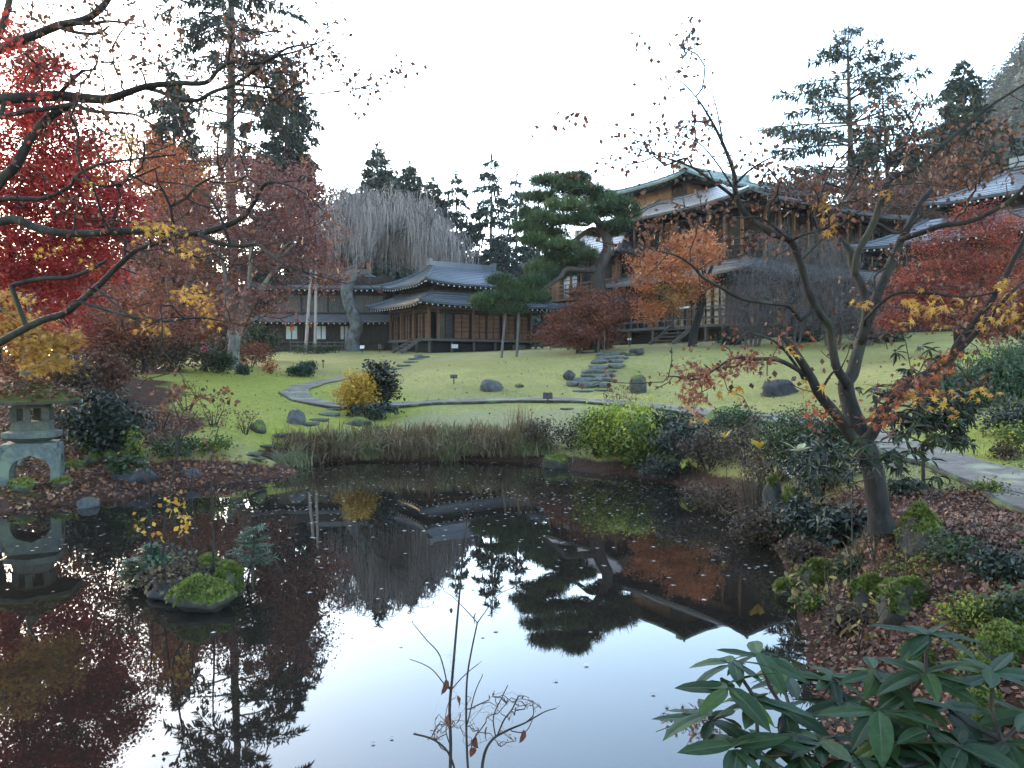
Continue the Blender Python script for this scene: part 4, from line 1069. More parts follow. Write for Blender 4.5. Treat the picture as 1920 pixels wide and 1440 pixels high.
tree('round_maple', 'low round rust red maple at the foot of the garden pine', 'tree', [vtree_trunk(1085, 41.5, 6, 615), vtree_trunk(1120, 41.5, 5, 610)],
     [(1085, 600, 41.5, 72, 50, 2, 60), (1060, 628, 41, 58, 24, 1.5, 30), (1130, 600, 42, 48, 50, 1.8, 34), (1100, 560, 42, 42, 24, 1.4, 18), (1150, 570, 42.5, 40, 40, 1.5, 20)], 15000, .12, 'rust', 'bark', seg=.4, tip=.01, spread=.25, tilt=.6)
tree('orange_maple', 'orange and pink maple with patches of green in front of the railed veranda', 'tree',
     [[(1298, 650, 42, 9), (1302, 620, 42, 7.5), (1312, 585, 42, 7), (1318, 550, 42, 6), (1320, 510, 42, 4), (1310, 470, 42, 3)], [(1313, 580, 42, 5), (1280, 555, 42, 4), (1240, 530, 42, 3)], [(1318, 540, 42, 4), (1335, 500, 42, 3)]],
     [(1270, 480, 42, 78, 38, 2, 46), (1220, 510, 41.5, 56, 40, 1.6, 34), (1310, 470, 42, 52, 36, 1.6, 30), (1250, 550, 41, 66, 40, 1.6, 40), (1230, 585, 41, 40, 22, 1.2, 14), (1300, 530, 41, 50, 36, 1.4, 22), (1300, 440, 42.5, 34, 20, 1.2, 12)],
     17000, .115, 'salmon', 'bark', seg=.45, tip=.01, spread=.25, tilt=.55, clump=.75,
     bias=lambda p: np.clip(1.0 - .95 * np.exp(-(((p[:, 0] - 8.2) / 1.5) ** 2 + ((p[:, 2] - 6.2) / 1.0) ** 2)), 0, 1))
tree('crimson_maple', 'crimson maple with deep red spreading crown before the pale grey wing roof', 'tree', [vtree_trunk(1800, 30, 9, 560, -10), [(1795, 610, 30, 6), (1730, 560, 30, 4), (1690, 530, 30, 3)], [(1795, 590, 30, 5), (1850, 520, 30, 4), (1870, 470, 30, 3)]],
     [(1800, 480, 30, 92, 62, 2, 70), (1850, 430, 30, 55, 34, 1.4, 30), (1740, 530, 30, 76, 46, 1.6, 50), (1690, 570, 29.5, 48, 40, 1.2, 26), (1860, 540, 30, 80, 60, 1.8, 50), (1790, 590, 29.5, 90, 34, 1.4, 34), (1680, 600, 29.5, 36, 22, 1, 12), (1830, 400, 30, 40, 18, 1, 12), (1910, 480, 30, 45, 80, 1.5, 26)],
     24000, .095, 'crimson', 'bark', seg=.45, tip=.008, spread=.22, tilt=.5)
tree('crimson_maple', 'rust orange maple with crooked dark trunk at the edge of the lawn', 'tree', [[(1950, 665, 20, 11), (1925, 640, 20, 9), (1900, 622, 20, 7.5), (1888, 608, 20, 6), (1880, 590, 20, 4)], [(1900, 622, 20, 6), (1860, 600, 20, 4), (1830, 590, 20, 3)]],
     [(1870, 595, 20, 50, 28, .8, 30), (1900, 560, 20, 45, 40, .9, 24), (1850, 620, 19.5, 36, 18, .6, 14), (1930, 590, 20, 50, 40, .8, 20)], 6000, .085, 'rust', 'bark', seg=.35, tip=.007, spread=.17, tilt=.5)

# bare grey shrubs before the tall wing, brown crowns on the slope
for i, (px, D, w, top, dz, lab) in enumerate([(1480, 39, 84, 440, 2.2, 'tall bare grey shrub with a mass of fine twigs before the tall wing'), (1410, 40, 58, 490, 1.8, 'bare twiggy shrub beside the veranda stairs'), (1560, 38, 62, 455, 2, 'bare grey shrub under the corner of the pale wing roof'), (1620, 37, 52, 540, 1.6, 'low bare shrub beside the crimson maple')]):
    p = on(px, D, -.1); v = 720 - F * math.tan(math.atan2(p[2] - CZ, D) + PITCH); h = v - top
    T = [[(px + s * w * .15, v, D, 3.2), (px + s * w * .3, v - h * .25, D, 2.4), (px + s * w * .45, v - h * .5, D, 1.6)] for s in (-1, -.2, .6, 1.2)]
    tree('bare_shrub', lab, 'shrub', T, [(px, v - h * .5, D, w * .9, h * .42, dz, 520), (px - w * .35, v - h * .42, D - .5, w * .7, h * .32, dz * .8, 300), (px + w * .25, v - h * .75, D, w * .5, h * .3, dz * .6, 200), (px - w * .25, v - h * .85, D, w * .36, h * .25, dz * .5, 140)], 2600, .45, 'greyhaze', 'greytwig', 'bare grey shrubs by the tall wing', seg=.22, tip=.0065, spread=.2, tilt=1.0, pitch0=.5, jit=.25, max_sides=5, shape=NEEDLE, crown='twigs', flat=.9)
tree('slope_tree', 'brown leaved tree crown spreading below the wooded slope', 'tree', [vtree_trunk(1720, 56, 7, 430)], [(1720, 370, 56, 120, 60, 4, 90), (1800, 330, 56, 80, 60, 3, 50), (1640, 390, 55, 80, 40, 3, 36)], 9000, .16, 'brown', 'greytwig', seg=.8, tip=.018, spread=.5, tilt=.7)
tree('slope_tree', 'thin brown tree crown in the angle of the tall wing and the tiered evergreen', 'tree', [vtree_trunk(1570, 54, 6, 430)], [(1560, 390, 54, 90, 60, 3, 70), (1500, 360, 54, 60, 40, 2, 30)], 5000, .15, 'brown', 'greytwig', seg=.8, tip=.017, spread=.45, tilt=.7)

# ---------------------------------------------------------------- rocks and stone steps
def ico(sub):
    bm = bmesh.new(); bmesh.ops.create_icosphere(bm, subdivisions=sub, radius=1)
    V = np.array([v.co[:] for v in bm.verts]); Fa = np.array([[v.index for v in f.verts] for f in bm.faces]); bm.free(); return V, Fa
ICO3, ICO4 = ico(3), ico(4)
def rock_geo(seed, sx, sy, sz, sub=3, cuts=7, flat_top=None, rough=.07):
    cuts = cuts + 5
    rs = np.random.default_rng(seed); V, Fa = (ICO3 if sub == 3 else ICO4); V = V.copy()
    for _ in range(cuts):
        nrm = unit(rs.normal(size=3)); dd = rs.uniform(.62, .92); h = V @ nrm; V -= np.outer(np.maximum(h - dd, 0) * .92, nrm)
    if flat_top is not None: V[:, 2] = np.where(V[:, 2] > flat_top, flat_top + (V[:, 2] - flat_top) * .12, V[:, 2])
    ph = rs.uniform(0, 6, 6)
    w = np.sin(V[:, 0] * 3.1 + ph[0]) * np.sin(V[:, 1] * 3.7 + ph[1]) * np.sin(V[:, 2] * 3.3 + ph[2]) + .5 * np.sin(V[:, 0] * 8 + ph[3]) * np.sin(V[:, 1] * 7 + ph[4]) * np.sin(V[:, 2] * 9 + ph[5])
    V = V * (1 + rough * 2.2 * w[:, None]) + rs.normal(0, .006, V.shape)
    g = G(); g.add(V * [sx, sy, sz], Fa); return g

def moss_on(o, g, n, size, thr=.35, leaf='mosstuft'):
    V = np.concatenate(g.v); Fa = np.concatenate(g.f); T = V[Fa]; c = T.mean(1); nn = np.cross(T[:, 1] - T[:, 0], T[:, 2] - T[:, 0]); ar = np.linalg.norm(nn, axis=1); nn = nn / (ar[:, None] + 1e-9)
    R0_ = np.abs(V).max(0); q = c / R0_; w = ar * np.clip((nn[:, 2] + .42 * np.sin(q[:, 0] * 4 + R0_[0] * 90) * np.sin(q[:, 1] * 4.4 + R0_[2] * 70) - thr) * 3, 0, 1)
    if w.sum() <= 0: return
    k = RNG.choice(len(c), n, p=w / w.sum()); bc = RNG.dirichlet((1, 1, 1), n); m = G(); scatter(m, np.einsum('nk,nkj->nj', bc, T[k]) + nn[k] * .004, KITE, size, tilt=.9, pitch0=.5, tint=np.clip(.25 + .5 * nn[k, 2] * RNG.uniform(.3, 1.2, n), 0, 1)); part('moss', m, M[leaf], o, kind='stuff')
M['mosstuft'] = leaf_mat('moss_tufts', [(0, (.05, .07, .015)), (.5, (.12, .15, .028)), (1, (.33, .34, .06))], .2)
def rock(label, px, py, w, h, mat='stone', seed=None, group=None, name='boulder', deep=1.0, D=None, sub=3, cuts=7, flat_top=None, sink=.25, cat='rock', yaw=None):
    p = gp(px, py) if D is None else on(px, D); Dd = p[1]
    seed = seed if seed is not None else int(px * 7 + py); hw = w / F * Dd / 2; hh = h / F * Dd
    g = rock_geo(seed, hw, hw * deep, hh / (2 - 2 * sink) * 1.08, sub, cuts, flat_top)
    o = link(name, g.mesh(name, M[mat], smooth=True), None, (p[0], p[1] + hw * deep * .6, p[2] + hh / (2 - 2 * sink) * (1 - 2 * sink)), label=label, category=cat)
    o.rotation_euler.z = (seed % 63) / 10 * .1 if yaw is None else yaw
    if group: o['group'] = group
    if mat in ('moss', 'limemoss') and py > 850: moss_on(o, g, 2200 if py > 1000 else 900, min(.05, .035 * Dd / 6), .2 if mat == 'limemoss' else .5)
    return o

LG = 'boulders set in the lawn'
rock('rounded grey boulder alone in the middle of the mown slope', 921, 737, 46, 24, 'stone', 3, LG, cuts=4)
rock('small mossy stone nearly buried beside the rounded grey boulder', 973, 727, 20, 9, 'moss', 4, LG)
rock('dark round stone just below and beside the stone stairs', 1068, 714, 24, 18, 'darkstone', 5, LG, cuts=4)
rock('steep pointed boulder with moss on its face near the foot of the stairs', 1200, 738, 42, 34, 'moss', 26, LG, deep=.8, cuts=9)
rock('low dark wedge shaped boulder seen behind the bare maple stems', 1468, 745, 76, 30, 'darkstone', 17, LG, cuts=9)
rock('dark boulder at the top end of the stone stairs', 1194, 668, 30, 15, 'darkstone', 8, LG)
rock('flat grey slab lying flush in the grass behind the dark reading board', 1063, 771, 28, 5, 'stone', 9, LG, 'flat_stone', flat_top=.2)

def stair_thing(label, rows, mat='step'):
    base = gp(*rows[0][0][:2]); o = thing('stone_stairs', label, 'stairs', base)
    for r_i, row in enumerate(rows):
        for k, (px, py, w, h) in enumerate(row):
            p = gp(px, py); Dd = p[1]; hw = w / F * Dd / 2; hh = h / F * Dd
            g = rock_geo(int(px * 3 + py * 5), hw * 1.08, max(.38, hw * .42), hh * .85, 3, 10, .25, .035)
            q = part('step_stone', g, M[mat], o, smooth=True); q.location = [float(c) for c in (p - base + [0, .25, hh * .45])]
stair_thing('rough stone stairs climbing the lawn towards the railed veranda', [
    [(1092, 737, 44, 6), (1130, 737, 34, 5)], [(1076, 728, 26, 14), (1104, 731, 44, 16), (1134, 729, 28, 13)], [(1100, 719, 46, 12), (1134, 718, 32, 12)], [(1112, 710, 50, 11), (1145, 709, 22, 10)],
    [(1118, 702, 56, 11), (1150, 700, 20, 9)], [(1122, 694, 40, 13), (1158, 693, 34, 12)], [(1125, 685, 36, 12), (1156, 684, 34, 12)], [(1136, 677, 46, 11), (1170, 676, 26, 9)], [(1146, 669, 62, 10), (1184, 670, 28, 8)]])
stair_thing('small flight of stones on the lawn below the hall corner', [[(742, 694, 24, 5)], [(756, 688, 26, 6)], [(768, 682, 28, 6)], [(778, 676, 30, 6)], [(790, 672, 30, 6)], [(784, 668, 18, 4)]])
for i, (px, py, w, h, lab) in enumerate([(625, 770, 40, 7, 'pale flat stepping stone touching the foot of the yellow shrub'), (612, 781, 44, 10, 'pale stepping stone nearest below the path bend'), (596, 792, 40, 9, 'stepping stone beside the rounded bank boulder'),
                                         (575, 803, 44, 10, 'dark flat stone midway down the stepping stones'), (548, 818, 52, 12, 'wet dark slab low on the stepping stones'), (520, 834, 44, 11, 'dark slab with a split face by the inlet'), (497, 848, 40, 8, 'flat stone at the lower end of the stepping stones'),
                                         (470, 855, 46, 6, 'wet flat stone at the edge of the inlet'), (478, 866, 40, 5, 'thin flat stone lying in the shallow inlet')]):
    rock(lab, px, py, w, h, 'step' if i < 2 else 'stone', 100 + i, 'stepping stones down to the inlet', 'stepping_stone', flat_top=.2, sink=.3, cat='stepping stone')
BG = 'rocks along the pond bank'
for px, py, w, h, mat, lab, nm in [(551, 800, 40, 24, 'stone', 'rounded grey boulder beside the stepping stones', 0), (480, 822, 36, 20, 'moss', 'mossy stone half hidden in leaves near the inlet', 0), (665, 800, 60, 16, 'moss', 'low mossy rock at the foot of the yellow shrub', 0),
                                   (1045, 880, 66, 28, 'limemoss', 'green mossy rock at the water between sedge and yellow green shrubs', 0), (1362, 802, 100, 36, 'moss', 'broad dark rock with moss patches on the bank by the path', 0), (1455, 960, 44, 56, 'moss', 'upright mossy rock under the dark shrubs beside the maple', 0),
                                   (1490, 965, 48, 44, 'moss', 'squat mossy rock next to the upright one', 0), (1735, 1035, 84, 66, 'limemoss', 'square mossy boulder in the leaf litter right of the maple trunk', 0),
                                   (1542, 1100, 56, 38, 'limemoss', 'mossy rock where the leaf litter meets the water', 0), (1635, 1140, 56, 46, 'limemoss', 'bright mossy rock partly behind the big moss cushion', 0), (1702, 1160, 92, 64, 'limemoss', 'largest bright yellow green moss cushion on the bank', 0),
                                   (1900, 1250, 96, 62, 'limemoss', 'yellow green mossy rock at the picture edge above the broad leaves', 0), (1730, 1270, 66, 52, 'limemoss', 'mossy rock showing between the broad leaf stems', 0), (1840, 1300, 60, 62, 'limemoss', 'upright mossy rock behind a broad leaf stem', 0),
                                   (1855, 1390, 92, 76, 'limemoss', 'nearest mossy rock among broad leaves', 0), (1475, 1120, 44, 26, 'moss', 'pale mossy lump at the waterline', 0), (108, 918, 40, 16, 'limemoss', 'small green moss cushion before the stone lantern', 0), (30, 925, 56, 18, 'moss', 'low mossy rock at the left foot of the lantern', 0),
                                   (130, 882, 40, 12, 'moss', 'mossy stone just beside the lantern leg', 0), (168, 872, 30, 18, 'moss', 'small round mossy stone in orange litter', 0), (196, 868, 32, 18, 'moss', 'small mossy stone next to the round one', 0), (160, 955, 40, 18, 'stone', 'grey stone at the waterline below the lantern', 0),
                                   (236, 908, 84, 26, 'darkstone', 'low dark stone under the bergenia plant', 0), (350, 898, 50, 16, 'darkstone', 'dark stone in leaves at the pond edge', 0), (20, 870, 50, 30, 'moss', 'mossy stone behind the lantern leg', 0)]:
    rock(lab, px, py, w, h, mat, None, BG, 'bank_rock', sub=4 if py > 1000 else 3, cuts=6, sink=.36)
IG = 'mossy rocks of the small island'
for px, py, w, h, mat, lab in [(365, 1148, 118, 62, 'limemoss', 'brightest green mossy rock at the front of the little island'), (382, 1100, 74, 52, 'moss', 'dark mossy rock at the back of the little island'), (425, 1118, 66, 62, 'moss', 'round mossy rock at the end of the little island'), (330, 1122, 110, 36, 'darkstone', 'low dark rock under dead leaves on the island'), (385, 1062, 40, 20, 'moss', 'small moss cushion behind the island saplings')]:
    r_ = ray(px, py); k = -CZ / r_[2]; p = r_ * k; hw = w / F * p[1] / 2; hh = h / F * p[1]
    gi = rock_geo(int(px), hw, hw * .9, hh * .62, 4, 4)
    o = link('island_rock', gi.mesh('island_rock', M[mat], smooth=True), None, (p[0], p[1] + hw * .5, hh * .28), label=lab, category='rock', group=IG)
    if mat != 'darkstone': moss_on(o, gi, 2600, .04, .25 if mat == 'limemoss' else .4)

# ---------------------------------------------------------------- shrubs
def shrub(label, px, py, w, h, leaf, nleaf, size, dz=None, shape=KITE, group=None, name='shrub', bark='twig', tilt=.7, D=None, stems=5, natt=None, spread=None, top=None, cat='shrub', shell=.7, seg=None, clump=.55, flat=.8, use_all=True, tip=.005, crown='foliage', pitch0=0, bias=None, low=.5):
    p = gp(px, py) if D is None else on(px, D); Dd = p[1]; W = w / F * Dd / 2; H = h / F * Dd; dz = dz or W * .8
    T = []
    for k in range(stems):
        a = k / stems * 6.283 + RNG.uniform(0, 1); e = p + [math.cos(a) * W * .45, math.sin(a) * dz * .45, H * .5]
        b0 = p + [math.cos(a) * W * .1, math.sin(a) * dz * .1, -.05]
        pts = np.array([b0, b0 * .6 + e * .4 + [0, 0, .05 * H], e]); T.append((smooth_line(pts, 4), np.linspace(.02, .01, 9) * max(.4, min(1.3, H))))
    n = natt or 60; q = RNG.normal(size=(n, 3)); q = q / np.linalg.norm(q, axis=1)[:, None] * (RNG.uniform(0, 1, n) ** (.45 if shell > .5 else .8))[:, None]
    A = p + [0, 0, H * low] + q * np.array([W, dz, H * (1 - low) * .95])
    A[:, 2] = np.maximum(A[:, 2], gz(A[:, 0], A[:, 1]) + .03)
    P, par, r, tips, nt_ = grow(T, A, seg or max(.06, H * .14), tip, jit=.15, rise=.05)
    o = thing(name, label, cat, p, group); g = G(); wood(g, P, par, r, max_sides=6); part('stems', g, M[bark], o, p)
    idx = np.arange(nt_, len(P)) if use_all else np.array(tips, int)
    g = G(); foliage(g, P, idx, max(1, round(nleaf / len(idx))), np.array([1, 1, flat]) * (spread or .12 * H), size, shape, tilt, clump, pitch0=pitch0, bias=None if bias is None else bias(P[idx])); part(crown, g, M[leaf], o, p)
    return o

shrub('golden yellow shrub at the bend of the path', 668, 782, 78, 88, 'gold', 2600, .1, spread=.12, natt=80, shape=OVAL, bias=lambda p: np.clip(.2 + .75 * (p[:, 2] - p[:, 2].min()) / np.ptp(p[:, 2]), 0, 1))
shrub('dark glossy evergreen shrub touching the golden yellow shrub', 712, 772, 68, 96, 'dark', 2600, .13, spread=.13, natt=70, shape=OVAL, tilt=.5)
shrub('dark low growth under the yellow shrub', 700, 788, 100, 30, 'dark', 1200, .09, natt=40)
shrub('clipped round box bush with low dome on the far lawn', 564, 708, 52, 22, 'box', 2600, .09, group='clipped box bushes', spread=.09, natt=70)
shrub('smaller clipped box bush tucked behind the wide one', 578, 696, 30, 16, 'box', 1400, .09, group='clipped box bushes', spread=.09)
shrub('small dark clipped bush at the foot of the pale forked trunk', 455, 703, 26, 18, 'box', 900, .09, group='clipped box bushes', spread=.09)
shrub('soft grey green bush before the two-storey house', 490, 672, 66, 66, 'green', 3400, .13, spread=.25, natt=70, D=48)
shrub('reddish shrub with fine leaves under the pale forked maple', 470, 692, 80, 50, 'rust', 1800, .1, spread=.2, D=42)
shrub('rust coloured small bush with pale stems on the edge of the far lawn', 508, 702, 30, 26, 'orange', 260, .1, stems=7)
shrub('grey green shrub beside the person in pink', 405, 698, 66, 42, 'green', 2200, .11, spread=.17, D=37)
BB = 'brown understory shrubs beyond the lantern'
for px, py, w, h, leaf, lab, n, D in [(330, 692, 120, 66, 'brownbush', 'tangled brown shrub behind the left lawn edge', 2600, 36), (240, 690, 120, 70, 'brownbush', 'brown twiggy shrub beyond the lime green shrub', 2600, 33), (190, 700, 90, 80, 'brown', 'dark brown shrub right behind the lime green leaves', 2200, 26), (280, 680, 110, 60, 'green', 'dull green shrub among the brown ones', 2200, 38),
                                      (120, 690, 120, 90, 'brownbush', 'brown shrub behind the lantern roof', 2600, 24), (40, 690, 120, 100, 'rust', 'rusty shrub beyond the yellow maple spray', 2600, 26), (420, 670, 80, 60, 'brownbush', 'hazy brown shrub below the pale forked trunk', 1800, 44), (150, 640, 160, 90, 'rust', 'tall rusty shrub in the gloom under the scarlet maple', 3200, 34), (300, 640, 160, 80, 'brown', 'tall brown shrub in the gloom below the rusty maple', 3200, 42), (20, 640, 160, 120, 'brown', 'tall dark brown shrub at the far edge under the scarlet maple', 3200, 36)]:
    shrub(lab, px, py, w, h, leaf, n, .12, group=BB, D=D, spread=.22, natt=70, stems=7)
shrub('lime green leaved shrub lit up behind the dark rhododendron', 185, 720, 86, 76, 'lime', 900, .17, D=18.5, spread=.14, natt=60, shape=OVAL, tilt=.5)
shrub('dark evergreen bush with dead leaves caught on top beside the lantern', 195, 845, 130, 120, 'dark', 3600, .12, D=17.8, spread=.16, natt=110, shape=OVAL, tilt=.6)
shrub('brown leaved bush leaning over the dark evergreen bush', 150, 800, 160, 110, 'brownbush', 2600, .09, D=18.8, spread=.18, natt=90)
shrub('yellow green straggly plant at the side of the dark evergreen bush', 250, 850, 34, 70, 'mixed', 420, .08, D=17, spread=.09, natt=30)
shrub('low round leaved green plant on the litter bank', 240, 905, 70, 46, 'green', 420, .13, spread=.08, shape=OVAL, natt=40, tilt=.4)
shrub('low ivy like plant by the pale pebbles near the inlet', 330, 860, 110, 36, 'green', 900, .08, spread=.1, natt=50, dz=.7)
for i, (px, py, w, h, lab) in enumerate([(400, 800, 90, 60, 'thin leafless sapling with dry leaves on the left lawn edge'), (350, 770, 120, 60, 'straggly brown twigs over the grass behind the dark evergreen bush'), (460, 820, 60, 50, 'wispy brown twigs by the mossy stone'), (300, 810, 90, 70, 'brown twiggy plant beside the straggly yellow green one')]):
    shrub(lab, px, py, w, h, 'brown', 160, .06, group='wispy twigs on the left bank', stems=6, natt=50, spread=.08, use_all=False)
shrub('mossy green tussock near the inlet stones', 400, 850, 80, 34, 'mixed', 1000, .06, spread=.07, natt=40, dz=.5)

# yellow green mixed planting on the far bank
PG = 'mixed planting on the far bank'
for px, py, w, h, leaf, n, size, lab, shp in [(1165, 845, 120, 66, 'lime', 2200, .085, 'yellow and lime leaved shrub crowning the far bank', OVAL), (1120, 860, 90, 60, 'mixed', 1500, .08, 'green shrub spilling towards the mossy rock', OVAL), (1190, 880, 130, 60, 'mixed', 1900, .085, 'leafy shrub with yellow tips hanging to the water', OVAL),
                                              (1250, 830, 80, 44, 'green', 1300, .07, 'dull green shrub between yellow shrub and dark rock', KITE), (1280, 870, 110, 64, 'dark', 1700, .07, 'dark bushy plant at the middle of the far bank', KITE), (1330, 890, 110, 56, 'brownbush', 1300, .06, 'brown withered planting by the water', KITE),
                                              (1385, 820, 90, 40, 'green', 1400, .06, 'dark green cushion beside the broad rock', KITE), (1400, 880, 110, 60, 'brownbush', 1100, .055, 'brown wiry plant with a few yellow leaves', KITE), (1250, 905, 120, 30, 'dark', 1000, .06, 'dark low growth at the waterline', KITE),
                                              (1500, 880, 130, 76, 'green', 3400, .05, 'soft mounded green shrub in front of the maple', KITE), (1580, 860, 90, 60, 'green', 1600, .05, 'soft green mound right behind the maple fork', KITE), (1540, 930, 130, 80, 'dark', 1900, .055, 'dark shrub with white seed tufts before the maple trunk', OVAL), (1440, 930, 100, 70, 'brownbush', 900, .05, 'dark red brown bush of fine upright twigs', KITE),
                                              (1010, 850, 60, 50, 'brownbush', 900, .06, 'brown withered clump at the end of the sedge', KITE), (1070, 845, 60, 40, 'brownbush', 800, .06, 'brown dry plant above the green mossy rock', KITE), (1340, 960, 120, 40, 'brownbush', 900, .05, 'low brown growth overhanging the water', KITE), (1430, 1020, 110, 46, 'brownbush', 1300, .05, 'dry brown leafy plant drooping over the water', KITE), (1520, 1010, 90, 46, 'dark', 700, .07, 'dark green leafy plant with drooping leaves before the trunk', OVAL), (1580, 1030, 70, 50, 'dark', 400, .1, 'blue green drooping plant in the leaf litter', OVAL)]:
    shrub(lab, px, py, w * 1.15, h * 1.4, leaf, int(n * 1.5), size, shape=shp, group=PG, natt=90, spread=.11 * h / 1500 * 14 + .05, stems=6)
NB = 'low plants on the near bank'
for px, py, w, h, leaf, n, size, lab, shp in [(1500, 1060, 90, 46, 'brownbush', 900, .045, 'dry brown plant hanging over the water below the blue green plant', KITE), (1590, 1085, 70, 34, 'green', 600, .045, 'low green plant beside the waterline moss rock', OVAL), (1520, 1150, 60, 34, 'mixed', 420, .045, 'yellowing plant with its feet in the water', OVAL), (1580, 1190, 90, 50, 'brownbush', 800, .04, 'brown twiggy plant at the shore before the moss cushion', KITE),
                                              (1790, 1050, 110, 40, 'green', 900, .04, 'low green plant right of the square mossy boulder', KITE), (1870, 1090, 110, 50, 'dark', 900, .045, 'dark low plant at the path side of the bank', KITE), (1820, 1180, 120, 40, 'mixed', 900, .035, 'yellow green groundcover beyond the moss cushion', KITE), (1650, 1020, 60, 26, 'brownbush', 400, .04, 'dead leaved tuft against the maple foot', KITE), (1900, 1170, 80, 50, 'green', 700, .04, 'green plant at the picture edge above the moss rock', KITE), (1560, 1000, 70, 40, 'green', 500, .05, 'green drooping plant between mossy rock and maple', OVAL), (1850, 930, 60, 24, 'mixed', 500, .035, 'yellow green tuft at the path margin', KITE), (1690, 930, 70, 30, 'dark', 500, .045, 'dark tuft just right of the maple trunk', KITE)]:
    shrub(lab, px, py, w, h, leaf, n, size, shape=shp, group=NB, natt=50, stems=6, spread=.05)
# stalks with seed heads, sparkling bits
def stalks(label, px, py, w, h, n, head, nheads, size, group, leafmat='stalk'):
    p = gp(px, py); D = p[1]; W = w / F * D / 2; H = h / F * D; g = G(); hs = []
    for k in range(n):
        a = RNG.uniform(-1, 1); e = p + [a * W * 1.1, RNG.uniform(-.3, .3) * W, H * RNG.uniform(.6, 1)]; b0 = p + [a * W * .5, RNG.uniform(-.3, .3) * W, -.04]
        tube(g, [b0, (b0 + e) / 2 + RNG.normal(0, .02, 3), e], [.006, .005, .003], 3, RNG.uniform(), cap=False); hs.append(e)
    o = thing('seed_stalks', label, 'plant', p, group); part('stalks', g, M['stalk'], o, p, kind='stuff')
    g = G(); hs = np.array(hs); k = np.repeat(np.arange(len(hs)), nheads); scatter(g, hs[k] + RNG.normal(0, .03, (len(k), 3)), KITE, size, tilt=1.2); part('seed_heads', g, M[head], o, p, kind='stuff')
SG = 'seed stalks on the far bank'
M['seedwhite'] = leaf_mat('white_seed_tufts', [(0, (.55, .55, .5)), (1, (.8, .8, .75))], .3)
M['seedyellow'] = leaf_mat('pale_yellow_flowers', [(0, (.45, .45, .08)), (1, (.7, .68, .2))], .4)
stalks('clump of dead brown seed stalks standing above the yellow shrub', 1165, 790, 60, 62, 40, 'brown', 5, .06, SG)
stalks('airy stalks with pale yellow flower heads in front of the path', 1205, 800, 36, 56, 12, 'seedyellow', 12, .05, SG)
stalks('thin stalks carrying two pale yellow flower clusters', 1255, 800, 40, 54, 8, 'seedyellow', 10, .045, SG)
stalks('stalk with yellow flowers beneath the drooping maple spray', 1295, 800, 30, 56, 8, 'seedyellow', 14, .05, SG)
stalks('white seed tufts glinting before the maple trunk', 1498, 930, 60, 50, 14, 'seedwhite', 6, .035, SG)
stalks('dry upright twigs at the waterline below the mossy rocks', 1415, 975, 70, 110, 60, 'brown', 2, .03, SG)
# three pale variegated sprigs
def sprig(label, px, py, D, n, L, leaf, group=None, up=.5):
    c = at(px, py, D); b0 = on(px + 4, D, -.02); o = thing('leafy_sprig', label, 'plant', b0, group)
    g = G(); tube(g, [b0, (b0 + c) / 2 + [.01, 0, 0], c], [.006, .005, .004], 4); part('stem', g, M['twig'], o, b0)
    for k in range(n):
        q = G(); scatter(q, np.array([c]), OVAL, L, yaw=np.array([k / n * 6.283 + .3]), tilt=.15, pitch0=up, tint=np.array([RNG.uniform(.4, 1)])); part('leaf', q, M[leaf], o, b0)
M['variegated'] = leaf_mat('pale_variegated_leaves', [(0, (.3, .34, .12)), (1, (.55, .56, .3))], .3)
sprig('cream and green variegated sprig in front of the maple trunk', 1497, 846, 10.5, 6, .2, 'variegated', 'bright sprigs on the far bank')
sprig('golden orange sprig standing up on the far bank', 1424, 842, 12.5, 7, .2, 'gold', 'bright sprigs on the far bank', .9)
sprig('single yellow sprig beside the broad dark rock', 1360, 822, 15, 3, .2, 'gold', 'bright sprigs on the far bank', .9)
sprig('pale green fan shaped sprig drooping to the water', 1290, 858, 17, 6, .32, 'lime', 'bright sprigs on the far bank', -.7)

# sedge along the far shore
def sedge_geo(seed, n, H, W, droop):
    rs = np.random.default_rng(seed); g = G(); m_ = 5; s = np.linspace(0, 1, m_)[None]
    az = rs.uniform(0, 6.283, n)[:, None]; L = H * rs.uniform(.55, 1.1, n)[:, None]; out = rs.uniform(.1, .75, n)[:, None] ** 1.2 * L * droop
    bx, by = rs.normal(0, W, n)[:, None], rs.normal(0, W * .7, n)[:, None]
    x = bx + np.cos(az) * out * s ** 1.8; y = by + np.sin(az) * out * s ** 1.8; z = L * (s - .55 * (out / L) * s ** 2.6)
    w = .013 * (1 - s ** 2 * .9) * np.ones_like(x); px_, py_ = -np.sin(az) * .5 + .75, np.cos(az) * .4
    V = np.stack([np.stack([x - px_ * w, y - py_ * w, z], -1), np.stack([x + px_ * w, y + py_ * w, z], -1)], 2).reshape(-1, 3)
    b0 = (np.arange(n)[:, None] * m_ + np.arange(m_ - 1)[None]).ravel() * 2
    g.add(V, np.stack([b0, b0 + 1, b0 + 3, b0 + 2], -1), np.repeat(np.clip(rs.uniform(0, .4, n) + rs.choice([.0, .1, .2, .45, .6]), 0, 1), m_ - 1)); return g
SEDGE = [sedge_geo(k, 190, [.95, .8, 1.0, .7][k], [.24, .27, .22, .24][k], [1.7, 2.3, 1.3, 2.6][k]).mesh('sedge_clump', M['sedge']) for k in range(4)]
rs = np.random.default_rng(77)
